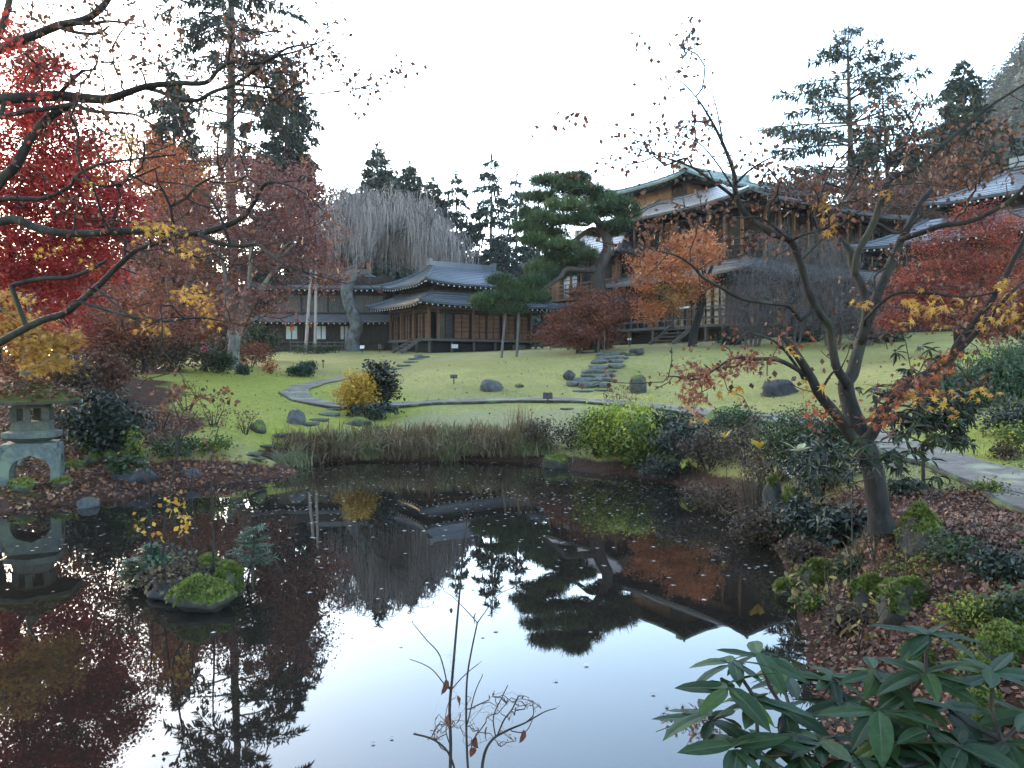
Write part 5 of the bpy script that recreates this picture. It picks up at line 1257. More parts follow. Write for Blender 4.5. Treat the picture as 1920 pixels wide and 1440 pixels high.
SEDLAB = ['first small sedge clump at the inlet end of the bank', 'low drooping sedge clump just past the stepping stones', 'sedge clump with long arching blades below the mossy rock', 'tawny sedge clump below the golden yellow shrub', 'green tinged sedge clump below the dark glossy shrub', 'dark ragged sedge clump left of the lawn sign line', 'wide sedge clump straight below the lawn sign', 'sedge clump between lawn sign and rounded boulder', 'upright tawny sedge clump below the rounded boulder', 'sedge clump with pale bent blades below the small mossy stone', 'dense sedge clump left of the reading board', 'green arching sedge clump below the reading board', 'last sedge clump before the green mossy rock']
for k, px in enumerate(np.linspace(545, 1000, 13)):
    p = gp(px, 859 + rs.uniform(-3, 3) + 16 * max(0, (620 - px) / 90)); p[2] = max(p[2] - .04, -.02)
    o = link('sedge_clump', SEDGE[k % 4], None, p, label=SEDLAB[k], category='sedge', group='sedge clumps along the far shore'); o.rotation_euler.z = rs.uniform(0, 6.28); q = rs.uniform(.75, 1.0); o.scale = (q * 1.15, q * 1.15, q * rs.uniform(.75, 1.0))
g = G()
for py, sc, x0 in [(856, .9, 535), (847, .9, 540), (838, .85, 600), (828, .75, 690), (818, .6, 740)]:
    for px in np.arange(x0, 1008, 23):
        p = gp(px + rs.uniform(-10, 10), py + rs.uniform(-4, 4)); q = sedge_geo(int(rs.integers(1e6)), 70, sc * rs.uniform(.35, 1.0), .24, rs.uniform(1.2, 2.6))
        for v_, f_, t_ in zip(q.v, q.f, q.t): g.add(v_ + p, f_, t_)
link('sedge_bed', g.mesh('sedge_bed', M['sedge']), kind='stuff')
o = link('sedge_clump', SEDGE[2], None, gp(978, 838), label='tallest tawny sedge tuft standing above the rest of the bank', category='sedge'); o.scale = (.8, .8, 1.25)
for px, py, sc, lab in [(1480, 1000, .45, 'bright green arching grass tuft at the foot of the dark shrub'), (700, 815, .5, 'short grass tuft near the yellow shrub'), (1290, 845, .8, 'blue green grass tuft before the broad dark rock')]:
    o = link('grass_tuft', SEDGE[1].copy(), None, gp(px, py), label=lab, category='grass tuft'); o.data.materials[0] = M['bamboo']; o.scale = (sc,) * 3
# bamboo grass and shrubs at the right edge
for px, py, w, h, lab in [(1860, 770, 150, 90, 'blue green bamboo grass hedge on the slope at the picture edge'), (1920, 760, 120, 96, 'bamboo grass thicket cut by the picture edge'), (1800, 790, 90, 70, 'bamboo grass spilling behind the rhododendron')]:
    shrub(lab, px, py, w, h, 'bamboo', 3600, .13, D=17.5, group='bamboo grass on the slope', spread=.16, natt=110, shape=THIN, tilt=.9, stems=9)
shrub('dark green shrub behind the bamboo grass', 1900, 830, 110, 60, 'dark', 1800, .07, D=14.5, spread=.12, natt=60)
shrub('brown green twiggy shrub by the path at the picture edge', 1905, 868, 70, 70, 'mixed', 700, .06, D=12.6, spread=.1, natt=60)
shrub('small dark stone and dry shrub beside the path', 1890, 860, 50, 30, 'brownbush', 500, .05, D=12.4, spread=.06)
# low green growth along the buildings
for px, w, h, D, lab in [(1090, 70, 22, 44.5, 'low fern green growth left of the railed veranda'), (1130, 50, 20, 44.6, 'low green growth beside the veranda corner'), (1370, 50, 16, 42, 'green tuft at the foot of the bare shrubs'), (1500, 80, 14, 41, 'low green planting under the bare shrubs'), (1660, 90, 14, 38, 'green ground plants before the crimson maple'), (590, 120, 16, 56, 'band of green ground plants before the two-storey house')]:
    shrub(lab, px, 660, w, h, 'box' if D < 50 else 'green', 900, .14, D=D, group='low planting along the buildings', spread=.16, natt=40)

# ---------------------------------------------------------------- rhododendrons: every leaf its own part
def leaf_mesh(name, L, W, mats, curl=.18, fold=.12, nseg=6):
    s = np.linspace(0, 1, nseg + 1); w = W / 2 * np.sin(np.pi * np.clip(s * .93 + .07, 0, 1)) ** .75; w[-1] = .001; w[0] = .003
    z = -curl * L * s ** 2
    rb = np.minimum(w * .5, .012 * L * (1.15 - s)); wv = fold * w * (1 + .25 * np.sin(s * 17)); n = nseg + 1; i = np.arange(nseg)
    V = np.concatenate([np.column_stack([x_, L * s, z + h_]) for x_, h_ in ((-w, wv), (-w * .55, wv * .75), (-rb, 0 * w), (rb, 0 * w), (w * .55, wv * .75), (w, wv))])
    g = G()
    for q, t_ in ((0, .2), (1, .2), (2, 1.), (3, .2), (4, .2)): g.add(V, np.stack([(q + 1) * n + i, (q + 1) * n + i + 1, q * n + i + 1, q * n + i], -1), t_)
    return g.mesh(name, mats, smooth=True)
def rhodo_mat():
    m, nt, b = newmat('rhododendron_leaf', .5, .12)
    geo = nd(nt, 'ShaderNodeNewGeometry'); co = coords(nt)
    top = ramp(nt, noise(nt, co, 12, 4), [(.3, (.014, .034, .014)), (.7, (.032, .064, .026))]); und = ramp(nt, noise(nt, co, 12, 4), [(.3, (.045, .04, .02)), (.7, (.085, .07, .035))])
    oi = nd(nt, 'ShaderNodeObjectInfo'); vv = ramp(nt, oi.outputs['Random'], [(0, (.55, .6, .5)), (.7, (1, 1, 1)), (.93, (1.3, 1.25, .8)), (1, (2.6, 2.0, .6))], 1)
    mu = nd(nt, 'ShaderNodeMix', data_type='RGBA', blend_type='MULTIPLY'); mu.inputs[0].default_value = 1; nt.links.new(mix(nt, geo.outputs['Backfacing'], top, und), mu.inputs[6]); nt.links.new(vv, mu.inputs[7])
    at_ = nd(nt, 'ShaderNodeAttribute', attribute_name='tint'); rb_ = ramp(nt, at_.outputs['Fac'], [(.5, (0, 0, 0)), (.8, (1, 1, 1))]); nt.links.new(mix(nt, rb_, mu.outputs[2], (.04, .05, .024)), b.inputs['Base Color'])
    tr = nd(nt, 'ShaderNodeBsdfTranslucent'); tr.inputs[0].default_value = (.06, .09, .03, 1); mx = nd(nt, 'ShaderNodeMixShader'); mx.inputs[0].default_value = .15
    nt.links.new(b.outputs[0], mx.inputs[1]); nt.links.new(tr.outputs[0], mx.inputs[2]); nt.links.new(mx.outputs[0], nt.nodes['Material Output'].inputs[0]); return m
M['rhodo'] = rhodo_mat()
def add_leaf(root, me, pos, yaw, pitch, roll, sc, base, name='leaf'):
    o = link(name, me, root, np.asarray(pos) - base); o.rotation_mode = 'XYZ'; o.rotation_euler = (pitch, roll, yaw); o.scale = (sc,) * 3; return o
LM = [leaf_mesh('leaf', 1, w, M['rhodo'], c, .15) for w, c in ((.29, .12), (.33, .22), (.27, .04), (.36, .28))]
LMN = [leaf_mesh('leaf', 1, w, M['rhodo'], c, .15) for w, c in ((.2, .1), (.23, .2), (.18, .02), (.24, .28))]
def rhodo(label, basepx, baseD, ros, leafL, nl=8, group=None, r0=.012, spread=(.2, -.25), mass=(), lm=None):
    b0 = on(basepx, baseD, -.05); o = thing('rhododendron', label, 'rhododendron', b0, group)
    A = np.array([at(x, y, D) for x, y, D in ros])
    P, par, r, tips, nt_ = grow([(np.array([b0, b0 + [0, .02, .15]]), [r0 * 1.6, r0 * 1.4])], A, .08 if baseD < 4 else .16, r0 * .45, jit=.1, back=.15, rise=-.08)
    g = G(); wood(g, P, par, r, min_sides=5, scale=3); part('stems', g, M['twig'], o, b0, True)
    for c in A:
        n = nl + int(RNG.integers(-1, 2)); y0 = RNG.uniform(0, 6.28)
        for k in range(n):
            add_leaf(o, (lm or LM)[int(RNG.integers(0, 4))], c + RNG.normal(0, .004, 3), y0 + k / n * 6.283 + RNG.normal(0, .18), RNG.uniform(*spread[::-1]), RNG.normal(0, .3), leafL * RNG.uniform(.75, 1.12), b0)
    if len(mass):
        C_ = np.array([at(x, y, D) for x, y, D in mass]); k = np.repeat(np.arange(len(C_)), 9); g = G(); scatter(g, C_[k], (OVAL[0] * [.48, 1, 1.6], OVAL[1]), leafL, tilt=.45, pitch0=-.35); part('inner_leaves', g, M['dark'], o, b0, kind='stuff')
    return o
rhodo('big rhododendron with broad leaf whorls in the near corner, whorls over the water', 1400, 1.9, [(1372, 1242, 2.05), (1420, 1228, 2.15), (1366, 1290, 1.95), (1418, 1312, 1.95), (1378, 1400, 1.85), (1470, 1330, 2.1), (1450, 1400, 2.0), (1330, 1345, 2.0), (1420, 1385, 1.9), (1500, 1420, 1.9), (1480, 1270, 2.3)], .14, 8, 'near rhododendrons')
rhodo('near rhododendron with tall stem and spreading top whorl before the mossy rocks', 1760, 1.95, [(1738, 1192, 2.05), (1735, 1262, 2.0), (1640, 1258, 2.1), (1648, 1335, 1.95), (1590, 1320, 2.2), (1540, 1392, 1.95), (1600, 1420, 1.9), (1560, 1270, 2.3), (1680, 1390, 1.9), (1640, 1400, 2.05), (1700, 1310, 2.1)], .145, 8, 'near rhododendrons')
rhodo('near rhododendron at the picture corner with drooping upper whorls', 1880, 1.9, [(1862, 1262, 2.0), (1740, 1372, 1.9), (1800, 1400, 1.85), (1850, 1440, 1.8), (1690, 1440, 1.8), (1930, 1340, 2.0), (1780, 1330, 2.1), (1880, 1390, 1.95), (1740, 1430, 1.85)], .145, 8, 'near rhododendrons')
ros = [(1710 + rs.normal(0, 42), 700 + abs(rs.normal(0, 60)), 9.7 + rs.normal(0, .35)) for _ in range(16)] + [(1740 + rs.normal(0, 50), 790 + rs.normal(0, 36), 9.5 + rs.normal(0, .35)) for _ in range(18)] + [(1730, 648, 9.8), (1742, 655, 9.7)]
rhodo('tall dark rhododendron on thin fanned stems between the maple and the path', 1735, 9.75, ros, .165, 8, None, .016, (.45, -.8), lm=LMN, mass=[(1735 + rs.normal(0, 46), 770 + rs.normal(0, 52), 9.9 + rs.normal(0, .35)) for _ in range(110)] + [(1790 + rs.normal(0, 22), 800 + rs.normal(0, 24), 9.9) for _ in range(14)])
ros = [(1630 + rs.normal(0, 45), 838 + rs.normal(0, 16), 7.6 + rs.normal(0, .3)) for _ in range(9)] + [(1560 + rs.normal(0, 20), 880 + rs.normal(0, 16), 7.9) for _ in range(3)]
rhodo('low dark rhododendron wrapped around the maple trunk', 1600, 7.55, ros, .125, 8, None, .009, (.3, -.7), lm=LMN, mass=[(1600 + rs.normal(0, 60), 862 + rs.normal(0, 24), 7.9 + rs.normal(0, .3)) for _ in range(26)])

# ---------------------------------------------------------------- the lantern
def hexring(r, z, a0=.1): return [(r * math.cos(a0 + k * math.pi / 3), r * math.sin(a0 + k * math.pi / 3), z) for k in range(6)]
def loft(g, rings, cap=True):
    n = len(rings[0]); V = np.concatenate([np.array(q) for q in rings]); i = np.arange(len(rings) - 1)[:, None] * n; j = np.arange(n)[None]; j2 = (j + 1) % n
    g.add(V, np.stack([i + j, i + j2, i + n + j2, i + n + j], -1).reshape(-1, 4))
    if cap: g.add(rings[0], [list(range(n))[::-1]]); g.add(rings[-1], [list(range(n))])
lb = at(62, 903, 15.5); lb[2] = gz(lb[0], lb[1]) - .02
lan = thing('stone_lantern', 'squat stone lantern with arched legs and wide leaf covered roof', 'stone lantern', lb, None, math.radians(25))
SC = 15.5 / F
def arch_leg(g, w=.46, h=.75, th=.17, hw_in=.33, h_in=.5, n=12, y0=-.5, rot=0):
    # outline of an arched leg frame: outer rounded, inner pointed arch
    out, inn = [], []
    for k in range(n + 1):
        t = k / n; a = math.pi * t
        ox, oz = -math.cos(a), math.sin(a)
        ex = .42; out.append((w * np.sign(ox) * abs(ox) ** ex, max(.0, h * (abs(oz) ** ex))))
        ix, iz = -math.cos(a), math.sin(a); inn.append((hw_in * np.sign(ix) * abs(ix) ** .6, max(0, h_in * abs(iz) ** .6 - (.05 * (1 - min(1, abs(ix) * 6)) ** 2 if abs(ix) < .17 else 0) * -1)))
    O, I = np.array(out), np.array(inn); R_ = np.array([[math.cos(rot), -math.sin(rot)], [math.sin(rot), math.cos(rot)]])
    V = []
    for (pts, dy) in ((O, 0), (I, 0), (I * [1, 1], th), (O * [.97, 1], th)):
        for x, z in pts:
            q = R_ @ np.array([x * (1 + .1 * (1 - z / h)), y0 + dy]); V.append((q[0], q[1], z))
    m_ = n + 1; Fa = []
    for b_ in range(4):
        c_ = (b_ + 1) % 4
        for k in range(n): Fa.append([b_ * m_ + k, b_ * m_ + k + 1, c_ * m_ + k + 1, c_ * m_ + k])
    g.add(V, Fa)
    for k in (0, n): g.add([V[b_ * m_ + k] for b_ in range(4)], [[0, 1, 2, 3]])
g = G()
for q in range(4): arch_leg(g, rot=q * math.pi / 2)
loft(g, [[(x * .44, y * .44, z) for x, y in ((-1, -1), (1, -1), (1, 1), (-1, 1))] for z in (.66, .77)])
part('legs', g, M['lantern'], lan, smooth=False)
a0 = .35
g = G(); loft(g, [hexring(.3, .77, a0), hexring(.36, .8, a0), hexring(.52, .87, a0), hexring(.54, .97, a0), hexring(.42, 1.0, a0)]); part('platform', g, M['lantern'], lan)
g = G()
loft(g, [hexring(.4, 1.0, a0), hexring(.35, 1.18, a0)])
loft(g, [hexring(.345, 1.43, a0), hexring(.345, 1.5, a0)])
for k in range(6):
    p0 = np.array(hexring(.335, 1.18, a0)[k]); beam(g, p0 * [.95, .95, 1], p0 * [.95, .95, 1] + [0, 0, .26], .12, .12)
part('light_box', g, M['lanternmoss'], lan)
g = G(); loft(g, [hexring(.3, 1.5, a0), hexring(.84, 1.52, a0), hexring(.88, 1.58, a0), hexring(.66, 1.74, a0), hexring(.38, 1.9, a0), hexring(.12, 2.0, a0)]); part('roof', g, M['lanternmoss'], lan)
g = G(); loft(g, [hexring(.12, 1.98, a0), hexring(.15, 2.04, a0), hexring(.13, 2.12, a0), hexring(.02, 2.2, a0)]); part('finial', g, M['lanternmoss'], lan)
LYAW = math.radians(-22)
n = 1500; rr = np.sqrt(RNG.uniform(0, 1, n)) * .84; aa = RNG.uniform(0, 6.283, n); hz = np.interp(rr, [0, .12, .38, .66, .88], [2.02, 2.0, 1.9, 1.74, 1.58]) + .02
g = G(); scatter(g, lb + np.column_stack([rr * np.cos(aa), rr * np.sin(aa), hz]), KITE, .085, tilt=.35)
link('leaves_on_lantern', g.mesh('leaves_on_lantern', M['litter']), kind='stuff')

# ---------------------------------------------------------------- signs, props, person
def sign(label, px, py, w, h, top, D=None, mat='white', tiltb=0, group='small signs in the garden', frame='wood', lines=0, cat='sign', yaw=0):
    p = gp(px, py) if D is None else on(px, D); Dd = p[1]; H = (py - top) / F * Dd if D is None else top; W, Hh = w / F * Dd, h / F * Dd
    o = thing('garden_sign', label, cat, p, group, yaw)
    g = G(); box(g, -.02, .02, -.02, .02, -.1, H - Hh * .3); part('post', g, M[frame], o)
    g = G(); V = np.array([(x, y, z) for z in (-Hh / 2, Hh / 2) for x, y in ((-W / 2, -.015), (W / 2, -.015), (W / 2, .015), (-W / 2, .015))]); c, s = math.cos(tiltb), math.sin(tiltb)
    V = np.column_stack([V[:, 0], V[:, 1] * c + V[:, 2] * s, -V[:, 1] * s + V[:, 2] * c + H - Hh / 2]); g.add(V, BOXF); pl_ = part('board', g, M[frame if lines else mat], o)
    if lines:
        q = G(); k_ = .8; V2 = np.array([(x * W / 2 * k_, -.02, z * Hh / 2 * k_) for x, z in ((-1, -1), (1, -1), (1, 1), (-1, 1))]); V2 = np.column_stack([V2[:, 0], V2[:, 1] * c + V2[:, 2] * s, -V2[:, 1] * s + V2[:, 2] * c + H - Hh / 2]); q.add(V2, [[0, 1, 2, 3]]); part('face', q, M[mat], pl_)
sign('small grey framed sign on a thin post on the mown slope', 851, 722, 13, 7, 704, mat='greywood', lines=1)
sign('dark tilted reading board on a post beside the path', 1027, 758, 18, 16, 735, mat='wood', tiltb=.9)
sign('white tilted board near the gnarled tree foot', 679, 664, 8, 7, 648, D=None, mat='white', tiltb=.6)
sign('tiny white board on a stick by the veranda corner', 1180, 650, 7, 4, 634, mat='white')
sign('pale little board leaning by the house fence', 712, 662, 6, 10, 645, mat='greywood')
sign('twin stick marker in the border beside the clipped bushes', 606, 692, 5, 4, 677, mat='greywood')
def pole(label, a, b_, r, mat, group, name='support_pole', cat='pole'):
    g = G(); tube(g, [a, (np.array(a) + b_) / 2, b_], [r, r * .95, r * .85], 7); solo(name, label, cat, g, M[mat], a, group, True)
M['palepole'] = rough_mat('pale_support_pole', (.25, .2, .17), (.42, .36, .32), 3, (5, 5, .5), bmp=.2)
pole('warm toned tall pole leaning under the dull red maple', on(573, 56, -.1), at(584, 500, 57), .12, 'palepole', 'pale props before the two-storey house')
pole('whiter upright tall pole next to the gnarled trunk', on(591, 56, -.1), at(593, 480, 57), .11, 'palepole', 'pale props before the two-storey house')
pole('leaning wooden prop under the low pine pad, nearer the hall', on(940, 41.5, -.1), at(949, 578, 42.4), .07, 'greywood', 'props of the garden pine')
pole('leaning wooden prop under the low pine pad, nearer the stairs', on(969, 41.5, -.1), at(974, 556, 42.4), .07, 'greywood', 'props of the garden pine')
for px, D, h, lab in [(1352, 41, 1.55, 'thin stake before the bare shrubs, closest to the veranda stairs'), (1390, 40, 2.1, 'tall thin stake in front of the bare shrubs'), (1468, 39, 1.9, 'thin stake behind the cut maple stub'), (1121, 40.5, .9, 'short thin stake above the stone stairs'), (1132, 40.3, 1.2, 'thin dark stake beside the round rust maple')]:
    b0 = on(px, D, -.1); pole(lab, b0, b0 + [.05, 0, h + .1], .03, 'greywood', 'thin stakes before the buildings', 'stake', 'stake')
b0 = on(1750, 8.6, -.05); pole('short iron rod standing in the leaf litter near the path', b0, b0 + [0, 0, .34], .01, 'wood', None, 'iron_rod', 'rod')
b0 = on(375, 24.2, -.05)
for i, (px, a, b_) in enumerate([(540, 648, 672)]): pass
# low fence before the two-storey house
fb = on(545, 58.5); fo = thing('low_fence', 'low bamboo rail fence before the two-storey house', 'fence', fb)
for z in (.45, .7):
    g = G(); box(g, 0, 4.4, -.03, .03, z, z + .07); part('rail', g, M['greywood'], fo)
for k in range(9):
    g = G(); box(g, k * .54 - .03, k * .54 + .03, -.05, -.03, -.1, .85); part('fence_post', g, M['greywood'], fo)
# person in pink among the shrubs
def person(label, px, D, H=1.6):
    b0 = on(px, D); o = thing('person', label, 'person', b0, None, 2.6); k = H / 1.6
    me = bpy.data.meshes.new('body')
    J = [(0, 0, .86), (0, 0, 1.08), (0, 0, 1.3), (0, -.01, 1.38), (0, -.02, 1.48), (.09, 0, .84), (.1, .03, .46), (.1, 0, .06), (.1, -.12, .03), (-.09, 0, .84), (-.1, -.05, .46), (-.1, .05, .06), (-.1, -.07, .03), (.17, 0, 1.28), (.22, .02, 1.02), (.2, -.12, .84), (-.17, 0, 1.28), (-.22, .02, 1.02), (-.2, -.12, .84)]
    R_ = [.14, .13, .14, .055, .095, .085, .06, .045, .035, .085, .06, .045, .035, .06, .047, .035, .06, .047, .035]
    E = [(0, 1), (1, 2), (2, 3), (3, 4), (0, 5), (5, 6), (6, 7), (7, 8), (0, 9), (9, 10), (10, 11), (11, 12), (2, 13), (13, 14), (14, 15), (2, 16), (16, 17), (17, 18)]
    me.from_pydata([tuple(np.array(j) * k) for j in J], E, []); me.update()
    def grown(me, radii, name, mat):
        ob = link(name, me, o); ob.modifiers.new('skin', 'SKIN'); ob.modifiers.new('sub', 'SUBSURF').levels = 1; ob.modifiers['sub'].render_levels = 1
        for i, r in enumerate(radii): me.skin_vertices[0].data[i].radius = (r * k, r * k)
        me.skin_vertices[0].data[0].use_root = True; me.materials.append(M[mat]); return ob
    bpy.context.view_layer.update()
    ob = link('body', me, o); md = ob.modifiers.new('skin', 'SKIN'); ob.modifiers.new('sub', 'SUBSURF')
    for i, r in enumerate(R_): me.skin_vertices[0].data[i].radius = (r * k, r * k)
    me.skin_vertices[0].data[0].use_root = True; me.materials.append(M['trousers'])
    g = G(); th = np.linspace(0, 6.283, 14, endpoint=False)
    loft(g, [[(a * math.cos(t) * k, c * math.sin(t) * k, z * k) for t in th] for a, c, z in ((.2, .15, .78), (.19, .15, .9), (.18, .14, 1.05), (.2, .15, 1.2), (.17, .13, 1.32), (.08, .08, 1.4))])
    for s in (-1, 1): tube(g, [(s * .17 * k, 0, 1.3 * k), (s * .23 * k, .02, 1.03 * k), (s * .2 * k, -.11, .87 * k)], [.075 * k, .065 * k, .05 * k], 8)
    part('pink_coat', g, M['pinkcloth'], o, smooth=True)
    g = G(); V, Fa = ICO3; g.add(V * [.1 * k, .11 * k, .12 * k] + [0, .015 * k, 1.51 * k], Fa); part('hair', g, M['hair'], o, smooth=True)
    g = G(); g.add(V * [.075 * k, .06 * k, .09 * k] + [0, -.06 * k, 1.47 * k], Fa); part('face', g, M['skin'], o, smooth=True)
M['trousers'] = plain('dark_trousers', (.02, .02, .025)); M['pinkcloth'] = plain('pink_coat_cloth', (.62, .03, .2)); M['hair'] = plain('dark_hair', (.015, .012, .01), .5); M['skin'] = plain('face_skin', (.5, .3, .22), .6)
person('person in a bright pink coat standing among the brown shrubs', 384, 37.5, 1.35)

# ---------------------------------------------------------------- near trees with drawn limbs
def limbs_tree(name, label, limbs, twig_pts, leafsets, bark, base, group=None, tip=.005, seg=.12, jit=.2, rise=.05, scale=1, twigs_near=None, part_bark=True):
    T = [px_line(l) for l in limbs]
    A = list(twig_pts)
    if twigs_near:                                         # twigs sprout along the drawn limbs
        cnt, rad = twigs_near
        for P_, r_ in T:
            L = np.linalg.norm(np.diff(P_, axis=0), axis=1).sum(); m_ = int(cnt * L)
            for _ in range(m_):
                t = RNG.uniform(.3, 1); i = int(t * (len(P_) - 1)); dirv = unit(P_[min(i + 1, len(P_) - 1)] - P_[max(i - 1, 0)])
                A.append(P_[i] + dirv * RNG.uniform(0, rad) + RNG.normal(0, 1, 3) * np.array([.6, .6, .45]) * rad * RNG.uniform(.3, 1))
    P, par, r, tips, nt_ = grow(T, np.array(A), seg, tip, jit=jit, rise=rise, maxr=.012)
    o = thing(name, label, 'tree', base, group); g = G(); wood(g, P, par, r, max_sides=10, scale=4); part('trunk', g, M[bark], o, base, True)
    for lname, leaf, cs, n, spread, size, shape, props in leafsets(P, par, r, tips, nt_):
        g = G(); k = RNG.integers(0, len(cs), n); pos = cs[k] + RNG.normal(size=(n, 3)) * np.asarray(spread)
        ct = RNG.uniform(0, 1, len(cs)); scatter(g, pos, shape, size, tilt=props.get('tilt', .6), pitch0=props.get('pitch', -.4), tint=np.clip(ct[k] * .4 + RNG.uniform(0, .6, n), 0, 1))
        part(lname, g, M[leaf], o, base)
    return o
RS = .74
D = 8.0
def L_(pts, d0=D, d1=None):
    d1 = d0 if d1 is None else d1; n = len(pts); return [(p[0], p[1], d0 + (d1 - d0) * i / (n - 1), p[2] * RS) for i, p in enumerate(pts)]
RM = [L_([(1654, 1000, 36), (1648, 960, 28), (1640, 900, 26), (1628, 850, 26), (1614, 815, 24), (1600, 780, 22), (1590, 748, 20), (1586, 718, 19), (1598, 700, 16), (1607, 665, 15), (1616, 634, 14), (1634, 582, 12.5), (1651, 539, 12), (1673, 488, 11), (1690, 449, 10), (1707, 419, 9), (1729, 376, 7), (1760, 345, 5), (1800, 310, 3.5)], 8, 8.6),
      L_([(1618, 832, 16), (1597, 820, 15), (1570, 780, 14), (1536, 739, 12.5), (1523, 712, 11.5), (1500, 674, 10), (1478, 642, 9)], 8, 7.6),
      L_([(1586, 716, 13), (1568, 687, 11), (1558, 632, 10.5), (1555, 610, 10), (1539, 591, 10), (1518, 552, 10), (1500, 492, 9.5), (1483, 453, 9), (1445, 436, 8.5), (1402, 406, 8), (1380, 367, 7), (1376, 324, 5.5), (1352, 262, 4), (1318, 200, 2.6), (1285, 160, 1.8), (1255, 140, 1.2)], 8, 7.2),
      L_([(1634, 815, 15), (1650, 785, 13.5), (1665, 761, 13), (1713, 719, 11.5), (1752, 694, 10.5), (1784, 671, 10), (1794, 648, 9.5), (1828, 604, 8.5), (1858, 565, 8), (1888, 513, 7), (1918, 453, 6), (1960, 380, 5)], 8, 7.4),
      L_([(1784, 671, 7), (1815, 640, 7), (1849, 604, 6), (1872, 575, 5), (1900, 545, 4), (1940, 510, 3)], 7.7, 7.2),
      L_([(1617, 634, 12), (1625, 574, 11), (1612, 530, 10), (1600, 505, 9.5), (1593, 470, 9)], 8.2, 8.4),
      L_([(1603, 512, 9), (1608, 475, 9), (1634, 427, 9), (1651, 380, 8.5), (1668, 337, 8), (1716, 315, 6), (1763, 277, 5), (1823, 225, 4), (1870, 190, 3.2), (1918, 160, 2.4)], 8.3, 8.0),
      L_([(1694, 447, 8), (1729, 436, 7.5), (1767, 423, 7), (1823, 414, 6), (1888, 380, 5), (1930, 340, 4)], 8.4, 7.8),
      L_([(1664, 340, 5), (1660, 268, 3), (1655, 182, 1.6)], 8.2), L_([(1666, 300, 4), (1707, 242, 3), (1733, 190, 1.8)], 8.2),
      L_([(1380, 372, 4.5), (1330, 335, 3.6), (1290, 310, 2.8), (1230, 290, 2), (1165, 268, 1.3)], 7.4, 6.8), L_([(1384, 340, 4), (1402, 322, 3), (1438, 299, 2.2), (1475, 285, 1.4)], 7.4),
      L_([(1355, 265, 2.6), (1345, 210, 1.8), (1333, 165, 1.2)], 7.2), L_([(1380, 360, 3), (1340, 300, 2.3), (1300, 262, 1.7), (1230, 250, 1.2), (1150, 235, .8)], 7.3, 6.8),
      L_([(1483, 453, 4), (1430, 410, 3), (1390, 408, 2.5), (1330, 400, 2), (1260, 380, 1.2)], 7.6, 7.3),
      L_([(1523, 712, 6.5), (1490, 690, 6), (1455, 674, 5.5), (1413, 673, 4.5), (1374, 672, 3.6), (1310, 710, 2.6), (1262, 705, 1.4)], 7.8, 7.0),
      L_([(1507, 713, 4), (1490, 681, 4), (1455, 642, 3.4), (1407, 624, 3), (1394, 629, 2.6), (1377, 648, 1.6)], 7.8, 7.3),
      L_([(1445, 560, 1.5), (1426, 568, 4), (1390, 560, 4.5), (1350, 538, 4.5), (1318, 520, 4), (1300, 500, 3.4), (1270, 480, 2.6), (1230, 470, 1.6)], 6.6, 6.3)[::-1],
      L_([(1622, 600, 5), (1660, 561, 5), (1694, 548, 4.5), (1759, 552, 3.8), (1815, 557, 3), (1880, 545, 2)], 8.1, 7.5), L_([(1645, 560, 3), (1640, 520, 3), (1665, 500, 2.4)], 8),
      L_([(1651, 423, 5), (1686, 436, 4), (1735, 400, 3), (1790, 380, 2)], 8.3), L_([(1500, 490, 4), (1540, 450, 3), (1560, 430, 2)], 7.8), L_([(1536, 739, 4), (1560, 700, 3), (1575, 695, 2)], 7.8, 7.6)]
RM = [r_ for i, r_ in enumerate(RM) if i != 17] + [L_([(1500, 600, 6), (1480, 575, 5.5), (1440, 568, 5), (1390, 560, 4.5), (1350, 538, 4.5), (1318, 520, 4), (1300, 500, 3.4), (1270, 480, 2.6), (1230, 470, 1.6)], 7.7, 6.6)]
def cl(L, n_each, s=12, D0=7.6):
    return np.array([at(x + RNG.normal(0, s), y + RNG.normal(0, s * .7), D0 + RNG.normal(0, .3)) for (x, y) in L for _ in range(n_each)])
tw = list(cl([(1420, 330), (1460, 350), (1500, 330), (1390, 300), (1540, 380), (1560, 400), (1480, 390), (1440, 380), (1600, 380), (1300, 280), (1260, 300), (1250, 250), (1310, 220), (1270, 90), (1300, 70), (1220, 270), (1180, 280), (1700, 280), (1740, 250), (1800, 260), (1850, 230), (1780, 330), (1830, 330), (1880, 300), (1640, 250), (1690, 200), (1560, 340), (1610, 330), (1320, 400), (1260, 420), (1220, 440), (1340, 440), (1400, 450)], 5, 22, 7.5))
tw += list(cl([(1300, 710), (1340, 700), (1380, 680), (1420, 690), (1640, 790), (1700, 700), (1740, 680), (1680, 740), (1290, 750), (1560, 780), (1530, 800), (1860, 600), (1820, 620), (1760, 590), (1720, 600), (1900, 620), (1780, 740), (1840, 720)], 3, 14, 7.5))
